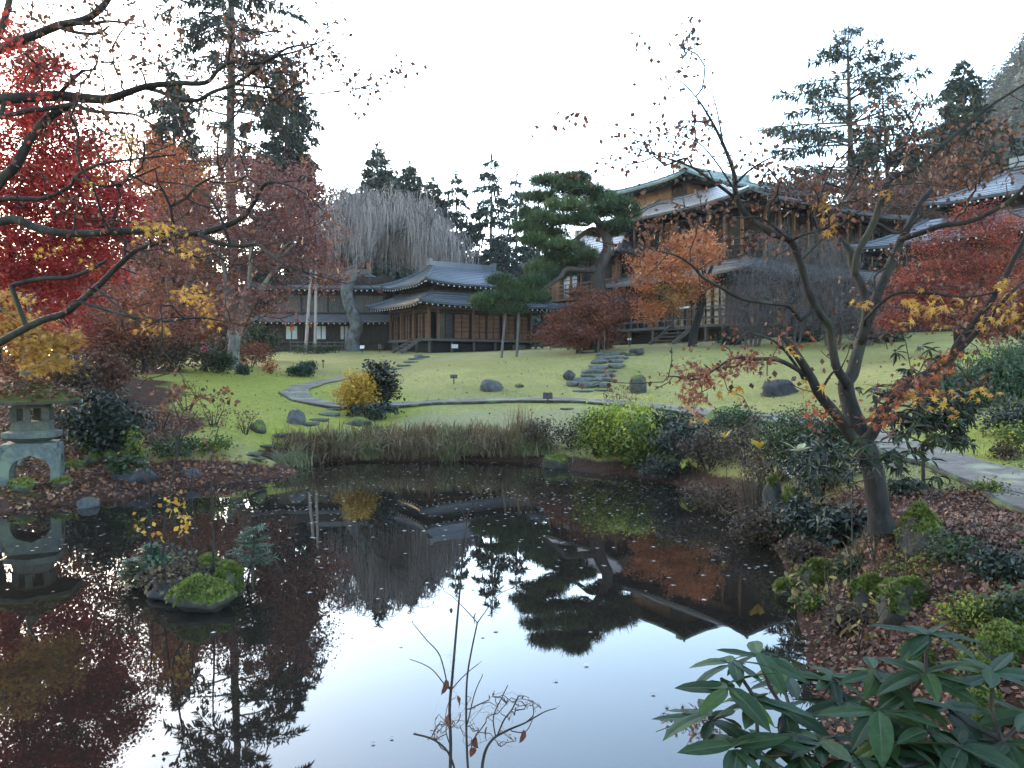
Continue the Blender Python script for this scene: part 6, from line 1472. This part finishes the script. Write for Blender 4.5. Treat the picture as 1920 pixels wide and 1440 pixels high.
def rm_leaves(P, par, r, tips, nt_):
    top = P[nt_:][P[nt_:, 2] > 3.0]; low = P[nt_:][P[nt_:, 2] <= 3.0]
    yield 'brown_leaves', 'brown', top, 2600, (.07, .07, .06), .052, KITE, dict(tilt=1.0)
    yield 'curled_leaves', 'rust', np.concatenate([cl([(1310, 705), (1340, 698), (1370, 686), (1400, 678), (1430, 678), (1280, 700), (1297, 760), (1300, 740)], 6, 11, 7.1), cl([(1640, 780), (1680, 740), (1720, 715), (1750, 690)], 5, 12, 7.5)]), 420, (.05, .05, .04), .065, STAR, dict(tilt=.9)
    yield 'golden_leaves', 'yellow', np.concatenate([cl([(1560, 375), (1585, 390), (1536, 370), (1610, 350), (1560, 395), (1640, 370)], 1, 14, 7.4), cl([(1710, 570), (1740, 580), (1775, 600), (1700, 600), (1800, 570), (1850, 590), (1890, 560), (1760, 565), (1905, 590), (1870, 540)], 3, 12, 7.4), cl([(1790, 770), (1770, 750), (1800, 745), (1830, 740), (1875, 725), (1720, 745), (1770, 725)], 2, 10, 6.9), cl([(1470, 640), (1510, 725), (1340, 720), (1375, 720), (1620, 570), (1305, 765)], 2, 10, 7.3)]), 230, (.04, .04, .03), .092, STAR, dict(tilt=.6, pitch=-.7)
    yield 'orange_leaves', 'orange', np.concatenate([cl([(1660, 770), (1690, 740), (1720, 722), (1745, 705), (1670, 755), (1770, 690), (1780, 665), (1640, 790)], 5, 10, 7.4), cl([(1540, 770), (1555, 790), (1525, 760), (1300, 712), (1330, 706), (1300, 745)], 4, 10, 7.5), cl([(1480, 625), (1500, 640)], 3, 8, 7.5)]), 210, (.06, .06, .04), .075, STAR, dict(tilt=.7)
    yield 'low_leaves', 'brown', low, 500, (.06, .06, .05), .055, KITE, dict(tilt=1.0)
rb = at(1654, 1000, 8)
limbs_tree('bare_maple', 'nearly bare maple with three dark stems and scattered golden star leaves on the litter bank', RM, tw, rm_leaves, 'bark', rb, twigs_near=(5, .5))

# dark limbs reaching in from a tree outside the picture
D = 7.0
LM_ = [L_([(-335, 1210, 84), (-330, 1010, 70), (-320, 800, 60), (-300, 560, 54), (-280, 330, 46), (-270, 120, 36), (-240, -100, 28), (-200, -330, 20)], 7, 7),
       L_([(-275, 230, 26), (-150, 150, 20), (-40, 112, 14), (0, 92, 12), (60, 68, 11), (110, 48, 10), (160, 36, 9), (195, 10, 8), (215, -30, 7), (240, -90, 5), (290, -160, 3)], 7, 6.4), L_([(120, 44, 6), (170, 44, 5), (205, 40, 4), (250, 44, 2)], 6.6), L_([(110, 52, 5), (150, 62, 4.5), (185, 62, 4), (205, 48, 2)], 6.6),
       L_([(-282, 330, 26), (-150, 240, 19), (-40, 195, 14), (0, 186, 13), (60, 182, 13), (110, 180, 13), (160, 184, 12), (200, 186, 11), (235, 175, 9), (275, 162, 8), (330, 156, 7), (385, 155, 6), (410, 130, 5), (435, 116, 5), (490, 118, 4), (540, 90, 3), (590, 82, 2)], 7, 6.2),
       L_([(270, 164, 6), (300, 172, 5.5), (330, 184, 5.5), (370, 188, 5.5), (400, 172, 5), (440, 158, 5), (480, 130, 4), (510, 108, 3.4), (560, 95, 2.6), (620, 70, 1.4)], 6.6, 6), L_([(440, 158, 4), (500, 164, 3), (560, 172, 2.4), (600, 176, 2), (660, 166, 1.5), (720, 168, 1)], 6.3, 5.9),
       L_([(-40, 400, 14), (0, 340, 13), (30, 310, 12), (60, 255, 11), (95, 218, 10), (140, 194, 8)], 6.9, 6.8), L_([(110, 178, 6), (135, 150, 5), (155, 133, 4)], 6.7), L_([(0, 222, 6), (50, 208, 6), (90, 204, 6), (140, 196, 6), (170, 208, 5), (230, 212, 3.6), (265, 220, 2.6), (320, 260, 2), (380, 310, 1.4)], 6.8, 6.2),
       L_([(-286, 520, 26), (-150, 440, 18), (-40, 418, 13), (0, 415, 11), (30, 412, 11), (70, 428, 10), (110, 436, 9.5), (160, 438, 9.5), (220, 434, 9), (280, 434, 9), (330, 442, 8.5), (380, 436, 8), (420, 424, 7.5), (450, 410, 7), (470, 390, 6), (485, 362, 5.5), (500, 343, 5), (530, 344, 3), (570, 362, 2), (610, 400, 1.2)], 7, 5.8), L_([(375, 440, 6), (405, 455, 5.5), (450, 461, 5), (482, 459, 4.5), (505, 475, 3.4), (540, 500, 2.8), (590, 515, 2.2), (650, 532, 1.3)], 6.2, 5.6),
       L_([(-290, 740, 24), (-140, 690, 16), (-20, 650, 11), (30, 625, 9), (80, 600, 9), (120, 588, 8.5), (150, 565, 8), (185, 535, 7.5), (220, 500, 7), (255, 470, 6), (300, 454, 5)], 7, 6.4), L_([(20, 535, 6), (80, 522, 6), (130, 520, 5.5), (170, 505, 5), (200, 488, 4)], 6.8, 6.6), L_([(150, 566, 4), (230, 590, 3.5), (300, 602, 3), (380, 596, 2.5), (460, 612, 1.5)], 6.5, 6), L_([(180, 540, 3), (240, 590, 2.5), (290, 640, 1.8), (330, 690, 1.2)], 6.5, 6.2),
       L_([(-40, 380, 9), (20, 372, 6), (80, 372, 5), (130, 350, 4.5), (142, 330, 4), (180, 310, 3.5), (240, 300, 3), (330, 290, 2)], 6.9, 6.3), L_([(-30, 120, 10), (0, 60, 9), (18, 0, 8), (30, -60, 6)], 6.9), L_([(140, 334, 3), (200, 350, 3), (260, 330, 2.4), (300, 312, 1.6)], 6.5), L_([(420, 424, 4), (400, 380, 3), (360, 350, 2.2), (300, 340, 1.5)], 6)]
tw = list(cl([(200, 30), (215, 60), (190, 80), (150, 90), (240, 40), (60, 40), (100, 20), (30, 100), (80, 100), (120, 110), (230, 120), (180, 130), (270, 125), (60, 140), (300, 110), (420, 140), (450, 130), (480, 100), (470, 60), (440, 50), (520, 60), (560, 80), (590, 95), (500, 140), (540, 150), (580, 130), (610, 110), (680, 150), (700, 170), (480, 180), (400, 120), (400, 210), (150, 240), (200, 230), (100, 250), (250, 240), (330, 200)], 5, 20, 6.3))
tw += list(cl([(300, 400), (360, 390), (430, 380), (500, 380), (560, 400), (600, 430), (200, 400), (120, 400), (300, 470), (350, 490), (420, 490), (500, 520), (600, 540), (640, 520), (300, 560), (360, 560), (420, 560), (240, 620), (300, 620), (200, 560), (120, 560)], 2, 22, 6))
def ov_leaves(P, par, r, tips, nt_):
    nt = P[nt_:]; yield 'withered_leaves', 'brown', nt[nt[:, 2] > 4.0], 2300, (.05, .05, .045), .042, KITE, dict(tilt=1.0)
    yield 'yellow_leaves', 'yellow', np.concatenate([cl([(280, 425), (320, 430), (350, 455), (375, 475), (340, 470), (300, 425), (270, 430)], 3, 10, 6.0), cl([(345, 552), (370, 555), (385, 570), (360, 548)], 4, 9, 6), cl([(265, 605), (285, 615), (300, 610)], 2, 8, 6.1), cl([(370, 330), (430, 350), (200, 340), (240, 270), (405, 600), (100, 470), (180, 480)], 2, 14, 6.2)]), 420, (.04, .04, .025), .05, STAR, dict(tilt=.6, pitch=-.5)
    yield 'red_leaves', 'red', cl([(40, 40), (30, 90), (90, 100), (70, 120), (20, 130), (110, 130), (60, 160), (40, 230), (20, 60)], 5, 14, 6.6), 700, (.06, .06, .05), .05, STAR, dict(tilt=.8)
    yield 'low_leaves', 'brown', nt[nt[:, 2] <= 4.0], 520, (.05, .05, .04), .045, KITE, dict(tilt=1.0)
lbp = at(-335, 1210, 7)
limbs_tree('overhanging_maple', 'dark mossy limbs reaching in from a maple outside the view, with withered leaves', LM_, tw, ov_leaves, 'bark', lbp, twigs_near=(5, .42))

# yellow maple spray over the lantern
ys = [L_([(38, 760, 7), (42, 700, 6), (50, 650, 5), (58, 600, 4), (50, 560, 3)], 17, 15).copy(), L_([(52, 640, 5), (20, 600, 4), (-10, 570, 3)], 16, 14.5), L_([(50, 660, 4), (80, 640, 3), (110, 660, 2)], 16, 14.2)]
ytw = list(cl([(20, 560), (60, 600), (100, 630), (40, 620), (80, 650), (110, 680), (0, 600), (60, 670), (90, 690), (-20, 560), (120, 650), (20, 640)], 5, 16, 14.4))
def y_leaves(P, par, r, tips, nt_): yield 'crown', 'yellow', P[nt_:], 1900, (.14, .14, .06), .115, STAR, dict(tilt=.45, pitch=-.5)
yb = on(38, 17, -.1)
limbs_tree('yellow_maple', 'young maple with pale golden star leaves spreading above the stone lantern', [[(38, 880, 17, 8)] + ys[0]] + ys[1:], ytw, y_leaves, 'palebark', yb, seg=.2)

# ---------------------------------------------------------------- island plants
def fir_sapling(label, px, py, D, H, lean=0, seed=1, leaf='sapling', z0=.25):
    rs = np.random.default_rng(seed); b0 = at(px, py, D); o = thing('fir_sapling', label, 'sapling', b0, 'fir saplings on the island'); g, c = G(), G()
    top = np.array([lean, 0, H]); tube(g, [(0, 0, -.1), top * .5 + [lean * .1, 0, 0], top], [.014, .01, .004], 5); pos, yaw, siz = [], [], []
    for z in np.linspace(.25, .97, 9):
        for k in range(5):
            a = rs.uniform(0, 6.28); L = H * .5 * (1.05 - z) + .06; e = top * z + [math.cos(a) * L, math.sin(a) * L, L * .15]; tube(g, [top * z, e], [.005, .002], 3, cap=False)
            for s in np.linspace(.1, 1, int(8 + L * 26)):
                for sd in (-1, 1):
                    pos.append(top * z + (e - top * z) * s); yaw.append(a - 1.57 + sd * rs.uniform(.6, 1.1)); siz.append(.075 * rs.uniform(.7, 1.1))
    N = (np.array([(-.09, 0, 0), (.09, 0, 0), (.05, 1, 0), (-.05, 1, 0)]), np.array([[0, 1, 2, 3]])); scatter(c, np.array(pos), N, np.array(siz), yaw=np.array(yaw), tilt=.3)
    part('stem', g, M['twig'], o); part('needles', c, M[leaf], o)
fir_sapling('young bright green fir leaning up at the open end of the island', 462, 1090, 9.1, .62, .12, 1)
fir_sapling('blue green fir sapling low at the other end of the island', 265, 1108, 9.1, .36, -.1, 2, 'bamboo')
fir_sapling('short light green fir sapling behind the dead leaves of the island', 290, 1082, 9.5, .38, -.05, 3)
def bare_sapling(label, limbs, attrs, leafcol=None, nleaf=0, Dd=8.9):
    T = [px_line(l) for l in limbs]; A = cl(attrs, 2, 12, Dd) if attrs else []
    P, par, r, tips, nt_ = grow(T, A, .08, .0025, jit=.2, maxr=.006); b0 = T[0][0][0]; o = thing('bare_sapling', label, 'sapling', b0, 'bare saplings on the island'); g = G(); wood(g, P, par, r, scale=5); part('stem', g, M['twig'], o, b0)
    if nleaf:
        g = G(); k = RNG.integers(nt_, len(P), nleaf); scatter(g, P[k] + RNG.normal(0, .03, (nleaf, 3)), KITE, .06, tilt=.9); part('leaves', g, M[leafcol], o, b0)
bare_sapling('tallest bare sapling with a straight thin stem on the mossy island rock', [L_([(398, 1098, 3.2), (400, 1030, 3), (399, 960, 2.6), (396, 900, 2.2), (398, 850, 1.6), (410, 800, 1)], 8.9)], [(420, 900), (430, 930), (380, 880), (440, 870), (410, 830), (370, 860), (420, 790), (470, 880), (500, 900)], 'brown', 60)
bare_sapling('leaning dark sapling with a few pale yellow leaves on the island', [L_([(378, 1072, 3.4), (355, 1020, 3), (330, 985, 2.6), (322, 960, 2.2)], 9), L_([(330, 985, 2), (345, 960, 1.6), (355, 940, 1)], 9)], [(335, 965), (350, 975), (325, 955), (345, 960), (355, 985)], 'gold', 60, 9)
bare_sapling('bent dark sapling arching away from the mossy rock', [L_([(354, 1078, 4), (340, 1050, 3.6), (322, 1025, 3), (300, 1015, 2.4), (285, 1012, 1.5)], 9)], [(270, 990), (262, 995), (285, 1000)], 'gold', 14, 9)
bare_sapling('tall forked sapling rising past the litter bank', [L_([(305, 1045, 3.4), (312, 960, 3), (322, 900, 2.8), (332, 850, 2.6), (338, 800, 2), (330, 770, 1.4)], 9.2), L_([(334, 840, 2), (352, 800, 1.8), (370, 770, 1.2)], 9.2), L_([(337, 800, 1.6), (345, 770, 1.4), (380, 745, 1)], 9.2)], [(340, 740), (380, 740), (420, 735), (400, 750), (300, 760), (360, 720), (430, 745), (310, 740)], 'brown', 130, 9.2)
bare_sapling('thin wand of a sapling nearest the lantern side of the island', [L_([(282, 1060, 2), (284, 980, 1.8), (279, 920, 1.4), (282, 880, 1)], 9.3)], [(270, 880), (290, 870)], 'brown', 10, 9.3)
bare_sapling('thin curved sapling behind the mossy island rocks', [L_([(372, 1040, 2), (365, 980, 1.8), (358, 920, 1.6), (362, 870, 1)], 9.4)], [(350, 880), (376, 890), (392, 860), (340, 900)], 'brown', 26, 9.4)
for k, (px, py, w, h, leaf, n, lab) in enumerate([(330, 1115, 120, 42, 'brownbush', 700, 'dead leaves and twigs heaped on the low island rock'), (300, 1090, 80, 40, 'sapling', 300, 'small fern like greenery on the back of the island')]):
    r_ = ray(px, py); q = r_ * (-CZ / r_[2]) + np.array([0, 0, CZ]); b0 = np.array([q[0], q[1] + .1, .12]); Wd = w / F * q[1]
    o = thing('island_growth', lab, 'plant', b0); g = G(); scatter(g, b0 + RNG.normal(size=(n, 3)) * [Wd * .3, .18, .07] + [0, 0, .06], KITE, .06, tilt=.9); part('foliage', g, M[leaf], o, b0, kind='stuff')

# ---------------------------------------------------------------- thin twiggy shrub close to the camera
def near_twigs():
    global RS
    RS = .85; Dn = 2.15
    l = [L_([(842, 1520, 4.4), (845, 1400, 4), (843, 1330, 3.6), (848, 1270, 3.4), (854, 1200, 3), (861, 1120, 2.6), (867, 1050, 2.2), (872, 1000, 2), (876, 968, 1.4)], Dn), L_([(884, 1520, 3), (876, 1420, 2.8), (874, 1330, 2.6), (876, 1270, 2.2), (884, 1220, 2), (895, 1168, 1.6)], Dn, Dn), L_([(900, 1520, 4), (905, 1430, 3.6), (920, 1390, 3), (950, 1370, 2.6), (985, 1355, 2), (1020, 1335, 1.4), (1043, 1328, 1)], Dn, Dn), L_([(862, 1490, 3), (845, 1420, 2.4), (815, 1388, 2.4), (775, 1376, 2.2)], Dn),
         L_([(876, 968, 1.4), (888, 940, 1.2), (900, 928, .9)], Dn), L_([(874, 975, 1.2), (862, 950, 1), (855, 938, .8)], Dn), L_([(895, 1168, 1.4), (915, 1140, 1.1), (935, 1115, .9), (966, 1100, .7)], Dn), L_([(893, 1165, 1.2), (870, 1140, 1), (850, 1120, .8), (832, 1108, .7)], Dn), L_([(840, 1290, 1.6), (825, 1230, 1.4), (800, 1200, 1.2), (775, 1170, .8)], Dn), L_([(838, 1290, 1.4), (815, 1260, 1.2), (795, 1246, 1), (768, 1236, .8)], Dn), L_([(845, 1295, 1.4), (862, 1275, 1.2), (880, 1258, 1), (898, 1244, .8)], Dn), L_([(876, 1360, 1.4), (890, 1300, 1.2), (905, 1266, .8)], Dn),
         L_([(930, 1385, 2), (945, 1350, 1.8), (960, 1330, 1.6), (972, 1305, 1.6)], Dn), L_([(930, 1385, 1.6), (925, 1345, 1.4), (940, 1310, 1.2), (952, 1285, 1)], Dn), L_([(880, 1330, 1.6), (900, 1320, 1.4), (918, 1312, 1)], Dn), L_([(845, 1400, 1.4), (836, 1370, 1.2), (842, 1345, 1)], Dn), L_([(985, 1355, 1.4), (1000, 1340, 1.2), (998, 1318, .8)], Dn), L_([(955, 1370, 1.4), (985, 1372, 1.2), (1000, 1345, .9)], Dn)]
    tw = cl([(850, 1360), (830, 1350), (820, 1380), (880, 1400), (900, 1360), (920, 1340), (950, 1320), (960, 1350), (980, 1330), (1000, 1330), (1015, 1320), (940, 1400), (960, 1390), (890, 1340), (870, 1310), (930, 1300), (812, 1370), (985, 1310)], 4, 9, Dn)
    T = [px_line(q) for q in l]; P, par, r, tips, nt_ = grow(T, tw, .02, .0011, jit=.3, maxr=.002); b0 = T[0][0][0]
    b0 = np.array([b0[0], b0[1], b0[2]]); o = thing('twiggy_shrub', 'thin leafless shrub with a few curled dry leaves rising before the bright water', 'shrub', b0)
    g = G(); wood(g, P, par, r, scale=12); part('stems', g, M['twig'], o, b0, True)
    g = G(); tp = np.concatenate([P[tips], np.array([q[0][-1] for q in T])]); scatter(g, tp, (KITE[0] * [.45, 1, 1], KITE[1]), .012, tilt=.4, pitch0=.9); part('buds', g, M['brown'], o, b0, kind='stuff')
    for (x, y, s) in [(836, 1285, .042), (856, 1318, .036), (840, 1352, .034), (862, 1350, .03), (892, 1392, .046), (914, 1374, .036), (982, 1380, .034), (893, 1160, .03), (848, 1152, .018), (890, 1414, .03)]:
        g = G(); L0 = leaf_mesh('dry_leaf', 1, .62, M['dryleaf'], .35, .35); q = add_leaf(o, L0, at(x, y - 12, Dn - .01), RNG.uniform(0, 6.28), -1.25 + RNG.normal(0, .3), RNG.normal(0, .4), s, b0, 'dry_leaf')
M['dryleaf'] = rough_mat('curled_dry_leaf', (.07, .022, .015), (.17, .06, .04), 30, bmp=.3)
near_twigs()
# thin maple spray trailing above the water near the corner
RS = .74
def trailing():
    l = [L_([(1560, 1500, 4), (1440, 1420, 3.2), (1400, 1380, 2.6), (1350, 1360, 2), (1300, 1350, 1.5), (1230, 1372, 1)], 2.6), L_([(1350, 1360, 1.4), (1310, 1330, 1.2), (1275, 1340, .9)], 2.6)]
    T = [px_line(q) for q in l]; A = cl([(1290, 1350), (1310, 1375), (1330, 1350), (1270, 1360), (1290, 1390), (1350, 1370), (1320, 1330), (1260, 1345)], 3, 10, 2.6)
    P, par, r, tips, nt_ = grow(T, A, .03, .0009, jit=.25, maxr=.002); b0 = T[0][0][0]; o = thing('trailing_maple_spray', 'thin trailing twig with tiny dark maple leaves over the bright water', 'branch', b0); g = G(); wood(g, P, par, r, scale=12); part('twigs', g, M['twig'], o, b0, kind='stuff')
    g = G(); k = RNG.integers(nt_, len(P), 150); scatter(g, P[k] + RNG.normal(0, .012, (150, 3)), STAR, .022, tilt=.9); part('leaves', g, M['brown'], o, b0, kind='stuff')
trailing()

# ---------------------------------------------------------------- fallen leaves
def litter(name, n, boxr, mask, size, leaf, shape=KITE, lim=.3):
    x = RNG.uniform(boxr[0], boxr[1], n * 4); y = RNG.uniform(boxr[2], boxr[3], n * 4); p = mask(x, y)
    k = (RNG.uniform(size=len(x)) < p) & (shore_dist(x, y) > .02); x, y = x[k][:n], y[k][:n]
    g = G(); scatter(g, np.column_stack([x, y, gz(x, y) + RNG.uniform(.004, .03, len(x))]), shape, size, tilt=.55, jitter=.5, tint=np.clip(RNG.uniform(0, 1, len(x)) * .75 + .3 * wobble(x * .9 + 2, y * 1.1) + .1, 0, 1)); link(name, g.mesh(name, M[leaf]), kind='stuff')
litter('fallen_leaves', 30000, (1.6, 8, 2.4, 13), lambda x, y: np.clip(np.maximum(litter_mask(x, y) * 1.1, (x > 2) * .9 * (shore_dist(x, y) < .9)), .02, 1) * (.35 + .65 * sstep(-.35, .25, wobble(x * .8 + 3, y * .8))), .042, 'litter')
litter('fallen_leaves', 15000, (-17, -3.2, 13.2, 24), lambda x, y: np.clip(litter_mask(x, y), 0, 1), .085, 'litter_tan')
litter('fallen_leaves', 2600, (-14, 14, 20, 40), lambda x, y: .12 + .5 * (wobble(x * .5, y * .4) > .25), .07, 'litter')
M['lawnblade'] = leaf_mat('lawn_blades', [(0, (.16, .16, .05)), (.5, (.34, .33, .1)), (1, (.55, .48, .2))], .2)
# leaves afloat: the larger ones singly, the specks as one mass
xs, ys = RNG.uniform(-14, 4, 9000), RNG.uniform(4.2, 21.5, 9000)
dens = .10 + .9 * np.exp(-((ys - 15.5) / 3.2) ** 2) * (.25 + .75 * sstep(.1, .5, wobble(xs * .7, ys * .5))) + .5 * np.exp(-(shore_dist(xs, ys) / .5) ** 2)
k = (RNG.uniform(size=len(xs)) < dens * .62 * sstep(6, 10, ys)) & (shore_dist(xs, ys) < -.05); xs, ys = xs[k], ys[k]
g = G(); m_ = len(xs); scatter(g, np.column_stack([xs, ys, np.full(m_, .004)]), (STAR[0] * [1.0, 1, .12], STAR[1]), .07, tilt=.03); link('floating_leaf_specks', g.mesh('floating_leaf_specks', M['floating']), kind='stuff')
FLM = []
for s in range(3):
    g = G(); g.add(STAR[0] * [1, 1, .25] - [0, .4, 0], STAR[1], .3 + .3 * s); FLM.append(g.mesh('floating_leaf', M['floating']))
FL = [(1048, 1052, 'pale leaf floating below the reflected pine, alone'), (1043, 1277, 'brown leaf floating on the bright water right of the twigs'), (1100, 1248, 'small star leaf on the bright water'), (660, 1195, 'red brown leaf at the edge of the dark reflection'), (455, 1178, 'long pale leaf below the island rock'), (400, 1188, 'pale leaf drifting in front of the island'), (735, 1385, 'faint leaf on the blue water left of the twigs'), (1225, 1302, 'faint leaf near the trailing maple spray'), (1150, 1028, 'white leaf under the reflected maple'), (760, 945, 'pale leaf in the band of leaves before the sedge'), (840, 880, 'tan leaf close to the sedge'), (590, 1010, 'light leaf on the reflected poles'), (240, 1300, 'light leaf cluster in the dark corner water'), (110, 1360, 'dim leaf in the dark corner water'), (505, 1010, 'pale leaf beside the young fir'), (700, 1395, 'dim leaf on the blue water near the bottom')]
for i, (px, py, lab) in enumerate(FL):
    r_ = ray(px, py); q = r_ * (-CZ / r_[2]); o = link('floating_leaf', FLM[i % 3], None, (q[0], q[1], .012), label=lab, category='leaf', group='leaves afloat on the pond'); o.rotation_euler.z = i * 1.3; sc = .045 + .012 * (i % 3); o.scale = (sc,) * 3

# moss, twigs and small greenery over the near bank
def cover(name, n, boxr, mask, size, leaf, shape=KITE, tilt=.8, dz=.02, pitch=0):
    x = RNG.uniform(boxr[0], boxr[1], n * 6); y = RNG.uniform(boxr[2], boxr[3], n * 6); k = (RNG.uniform(size=len(x)) < mask(x, y)) & (shore_dist(x, y) > .02); x, y = x[k][:n], y[k][:n]
    g = G(); scatter(g, np.column_stack([x, y, gz(x, y) + RNG.uniform(0, dz, len(x))]), shape, size, tilt=tilt, pitch0=pitch, tint=np.clip(.5 + .35 * wobble(x * 2.1, y * 2.3) + RNG.uniform(-.3, .3, len(x)), 0, 1)); link(name, g.mesh(name, M[leaf]), kind='stuff')
M['tanleaf'] = leaf_mat('tan_yellow_leaves', [(0, (.16, .11, .04)), (.6, (.32, .25, .1)), (1, (.5, .33, .06))], .35)
def mossmask(x, y):
    m = np.zeros(np.shape(x))
    for bx, by, r in [(5.0, 6.1, 1.1), (4.3, 4.4, .8), (6.3, 8.3, .9), (3.4, 7.2, .5), (3.2, 5.2, .5), (4.1, 5.4, .5), (2.5, 3.6, .6), (5.8, 7.0, .6), (3.0, 9.5, .7)]: m = np.maximum(m, 1 - sstep(.4, 1.2, np.hypot(x - bx, y - by) / r + .5 * wobble(x * 2, y * 2)))
    return m
cover('moss_carpet', 24000, (1.8, 7.5, 2.8, 10.5), mossmask, .035, 'mosstuft')
cover('low_bank_greenery', 2600, (1.8, 8, 3, 12), lambda x, y: .25 * (wobble(x * 1.3 + 5, y * 1.1) > .15), .055, 'green', OVAL, .6, .06, .3)
cover('bank_edge_grass', 5200, (-4, 6.5, 8, 22), lambda x, y: np.exp(-((shore_dist(x, y) - .45) / .4) ** 2) * (wobble(x, y) > -.1), .2, 'sedge', NEEDLE, .6, .02, 1.0)
cover('lawn_edge_grass', 5000, (1.5, 9.5, 8.5, 21), lambda x, y: .8 * (litter_mask(x, y) < .5) * (shore_dist(x, y) < 4.5) * (np.min(np.hypot(x[:, None] - pts[None, :, 0], y[:, None] - pts[None, :, 1]), axis=1) > .62), .11, 'bamboo', NEEDLE, .5, .01, 1.1)
cover('lawn_blades', 42000, (-9, 11, 21.5, 36), lambda x, y: (.4 + .6 * (wobble(x * .9, y * .7) > -.1)) * (litter_mask(x, y) < .4) * (np.min(np.hypot(x[:, None] - pts[None, ::3, 0], y[:, None] - pts[None, ::3, 1]), axis=1) > .75), .085, 'lawnblade', NEEDLE, .6, .01, 1.0)
g = G()
for k in range(110):
    x, y = RNG.uniform(2, 7.2), RNG.uniform(3, 10)
    if shore_dist(x, y) < .1: continue
    a = RNG.uniform(0, 6.28); L = RNG.uniform(.15, .6); p0 = np.array([x, y, gz(x, y) + .02]); x2, y2 = x + math.cos(a) * L, y + math.sin(a) * L; p1 = np.array([x2, y2, gz(x2, y2) + RNG.uniform(.02, .12)])
    tube(g, [p0, (p0 + p1) / 2 + RNG.normal(0, .02, 3), p1], [.006, .005, .003], 4, cap=False)
link('dead_twigs_on_bank', g.mesh('dead_twigs_on_bank', M['twig']), kind='stuff')
for i, (px, py, h, n, lab) in enumerate([(1560, 1180, 130, 5, 'withered yellow leaved seedling at the waterline above the broad leaves'), (1545, 1090, 80, 4, 'bare seedling leaning over the mossy waterline rock'), (1850, 1060, 110, 6, 'bare dark seedling at the path side of the litter bank'), (1700, 1110, 150, 4, 'thin bare seedling before the big moss cushion'), (1640, 1060, 90, 4, 'bare seedling in the litter below the maple trunk'), (1780, 1120, 120, 5, 'bare seedling between the moss cushion and the path'), (1500, 1150, 60, 4, 'tiny tan leaved seedling in the shallow edge'), (1610, 1230, 120, 5, 'tan leaved seedling behind the near broad leaves')]):
    b0 = gp(px, py); Dd = b0[1]; H = h / F * Dd; T = []; A = []
    for k in range(n):
        e = b0 + [RNG.normal(0, .35) * H, RNG.normal(0, .2) * H, H * RNG.uniform(.6, 1)]; T.append((np.array([b0, b0 * .55 + e * .45 + RNG.normal(0, .04, 3) * H, e]), [.006, .004, .0025])); A += [e + RNG.normal(0, .14, 3) * H for _ in range(5)]
    P, par, r, tips, nt_ = grow(T, A, .05, .0015, jit=.25, maxr=.003); o = thing('seedling', lab, 'seedling', b0, 'seedlings on the near bank'); g = G(); wood(g, P, par, r, scale=10); part('stems', g, M['twig'], o, b0)
    if i in (0, 6, 7):
        g = G(); q = P[RNG.integers(nt_, len(P), 26)]; scatter(g, q + RNG.normal(0, .02, q.shape), OVAL, .075, tilt=.6, pitch0=-.5); part('leaves', g, M['tanleaf'], o, b0)
# the air
g = G(); box(g, -900, 900, -30, 1250, -2, 165)
m = bpy.data.materials.new('haze'); m.use_nodes = True; nt = m.node_tree; nt.nodes.clear()
out = nd(nt, 'ShaderNodeOutputMaterial'); pv = nd(nt, 'ShaderNodeVolumePrincipled', Density=.00017, Anisotropy=.0); pv.inputs['Color'].default_value = (.86, .9, .95, 1)
nt.links.new(pv.outputs[0], out.inputs['Volume'])
link('haze', g.mesh('haze', m), kind='stuff')
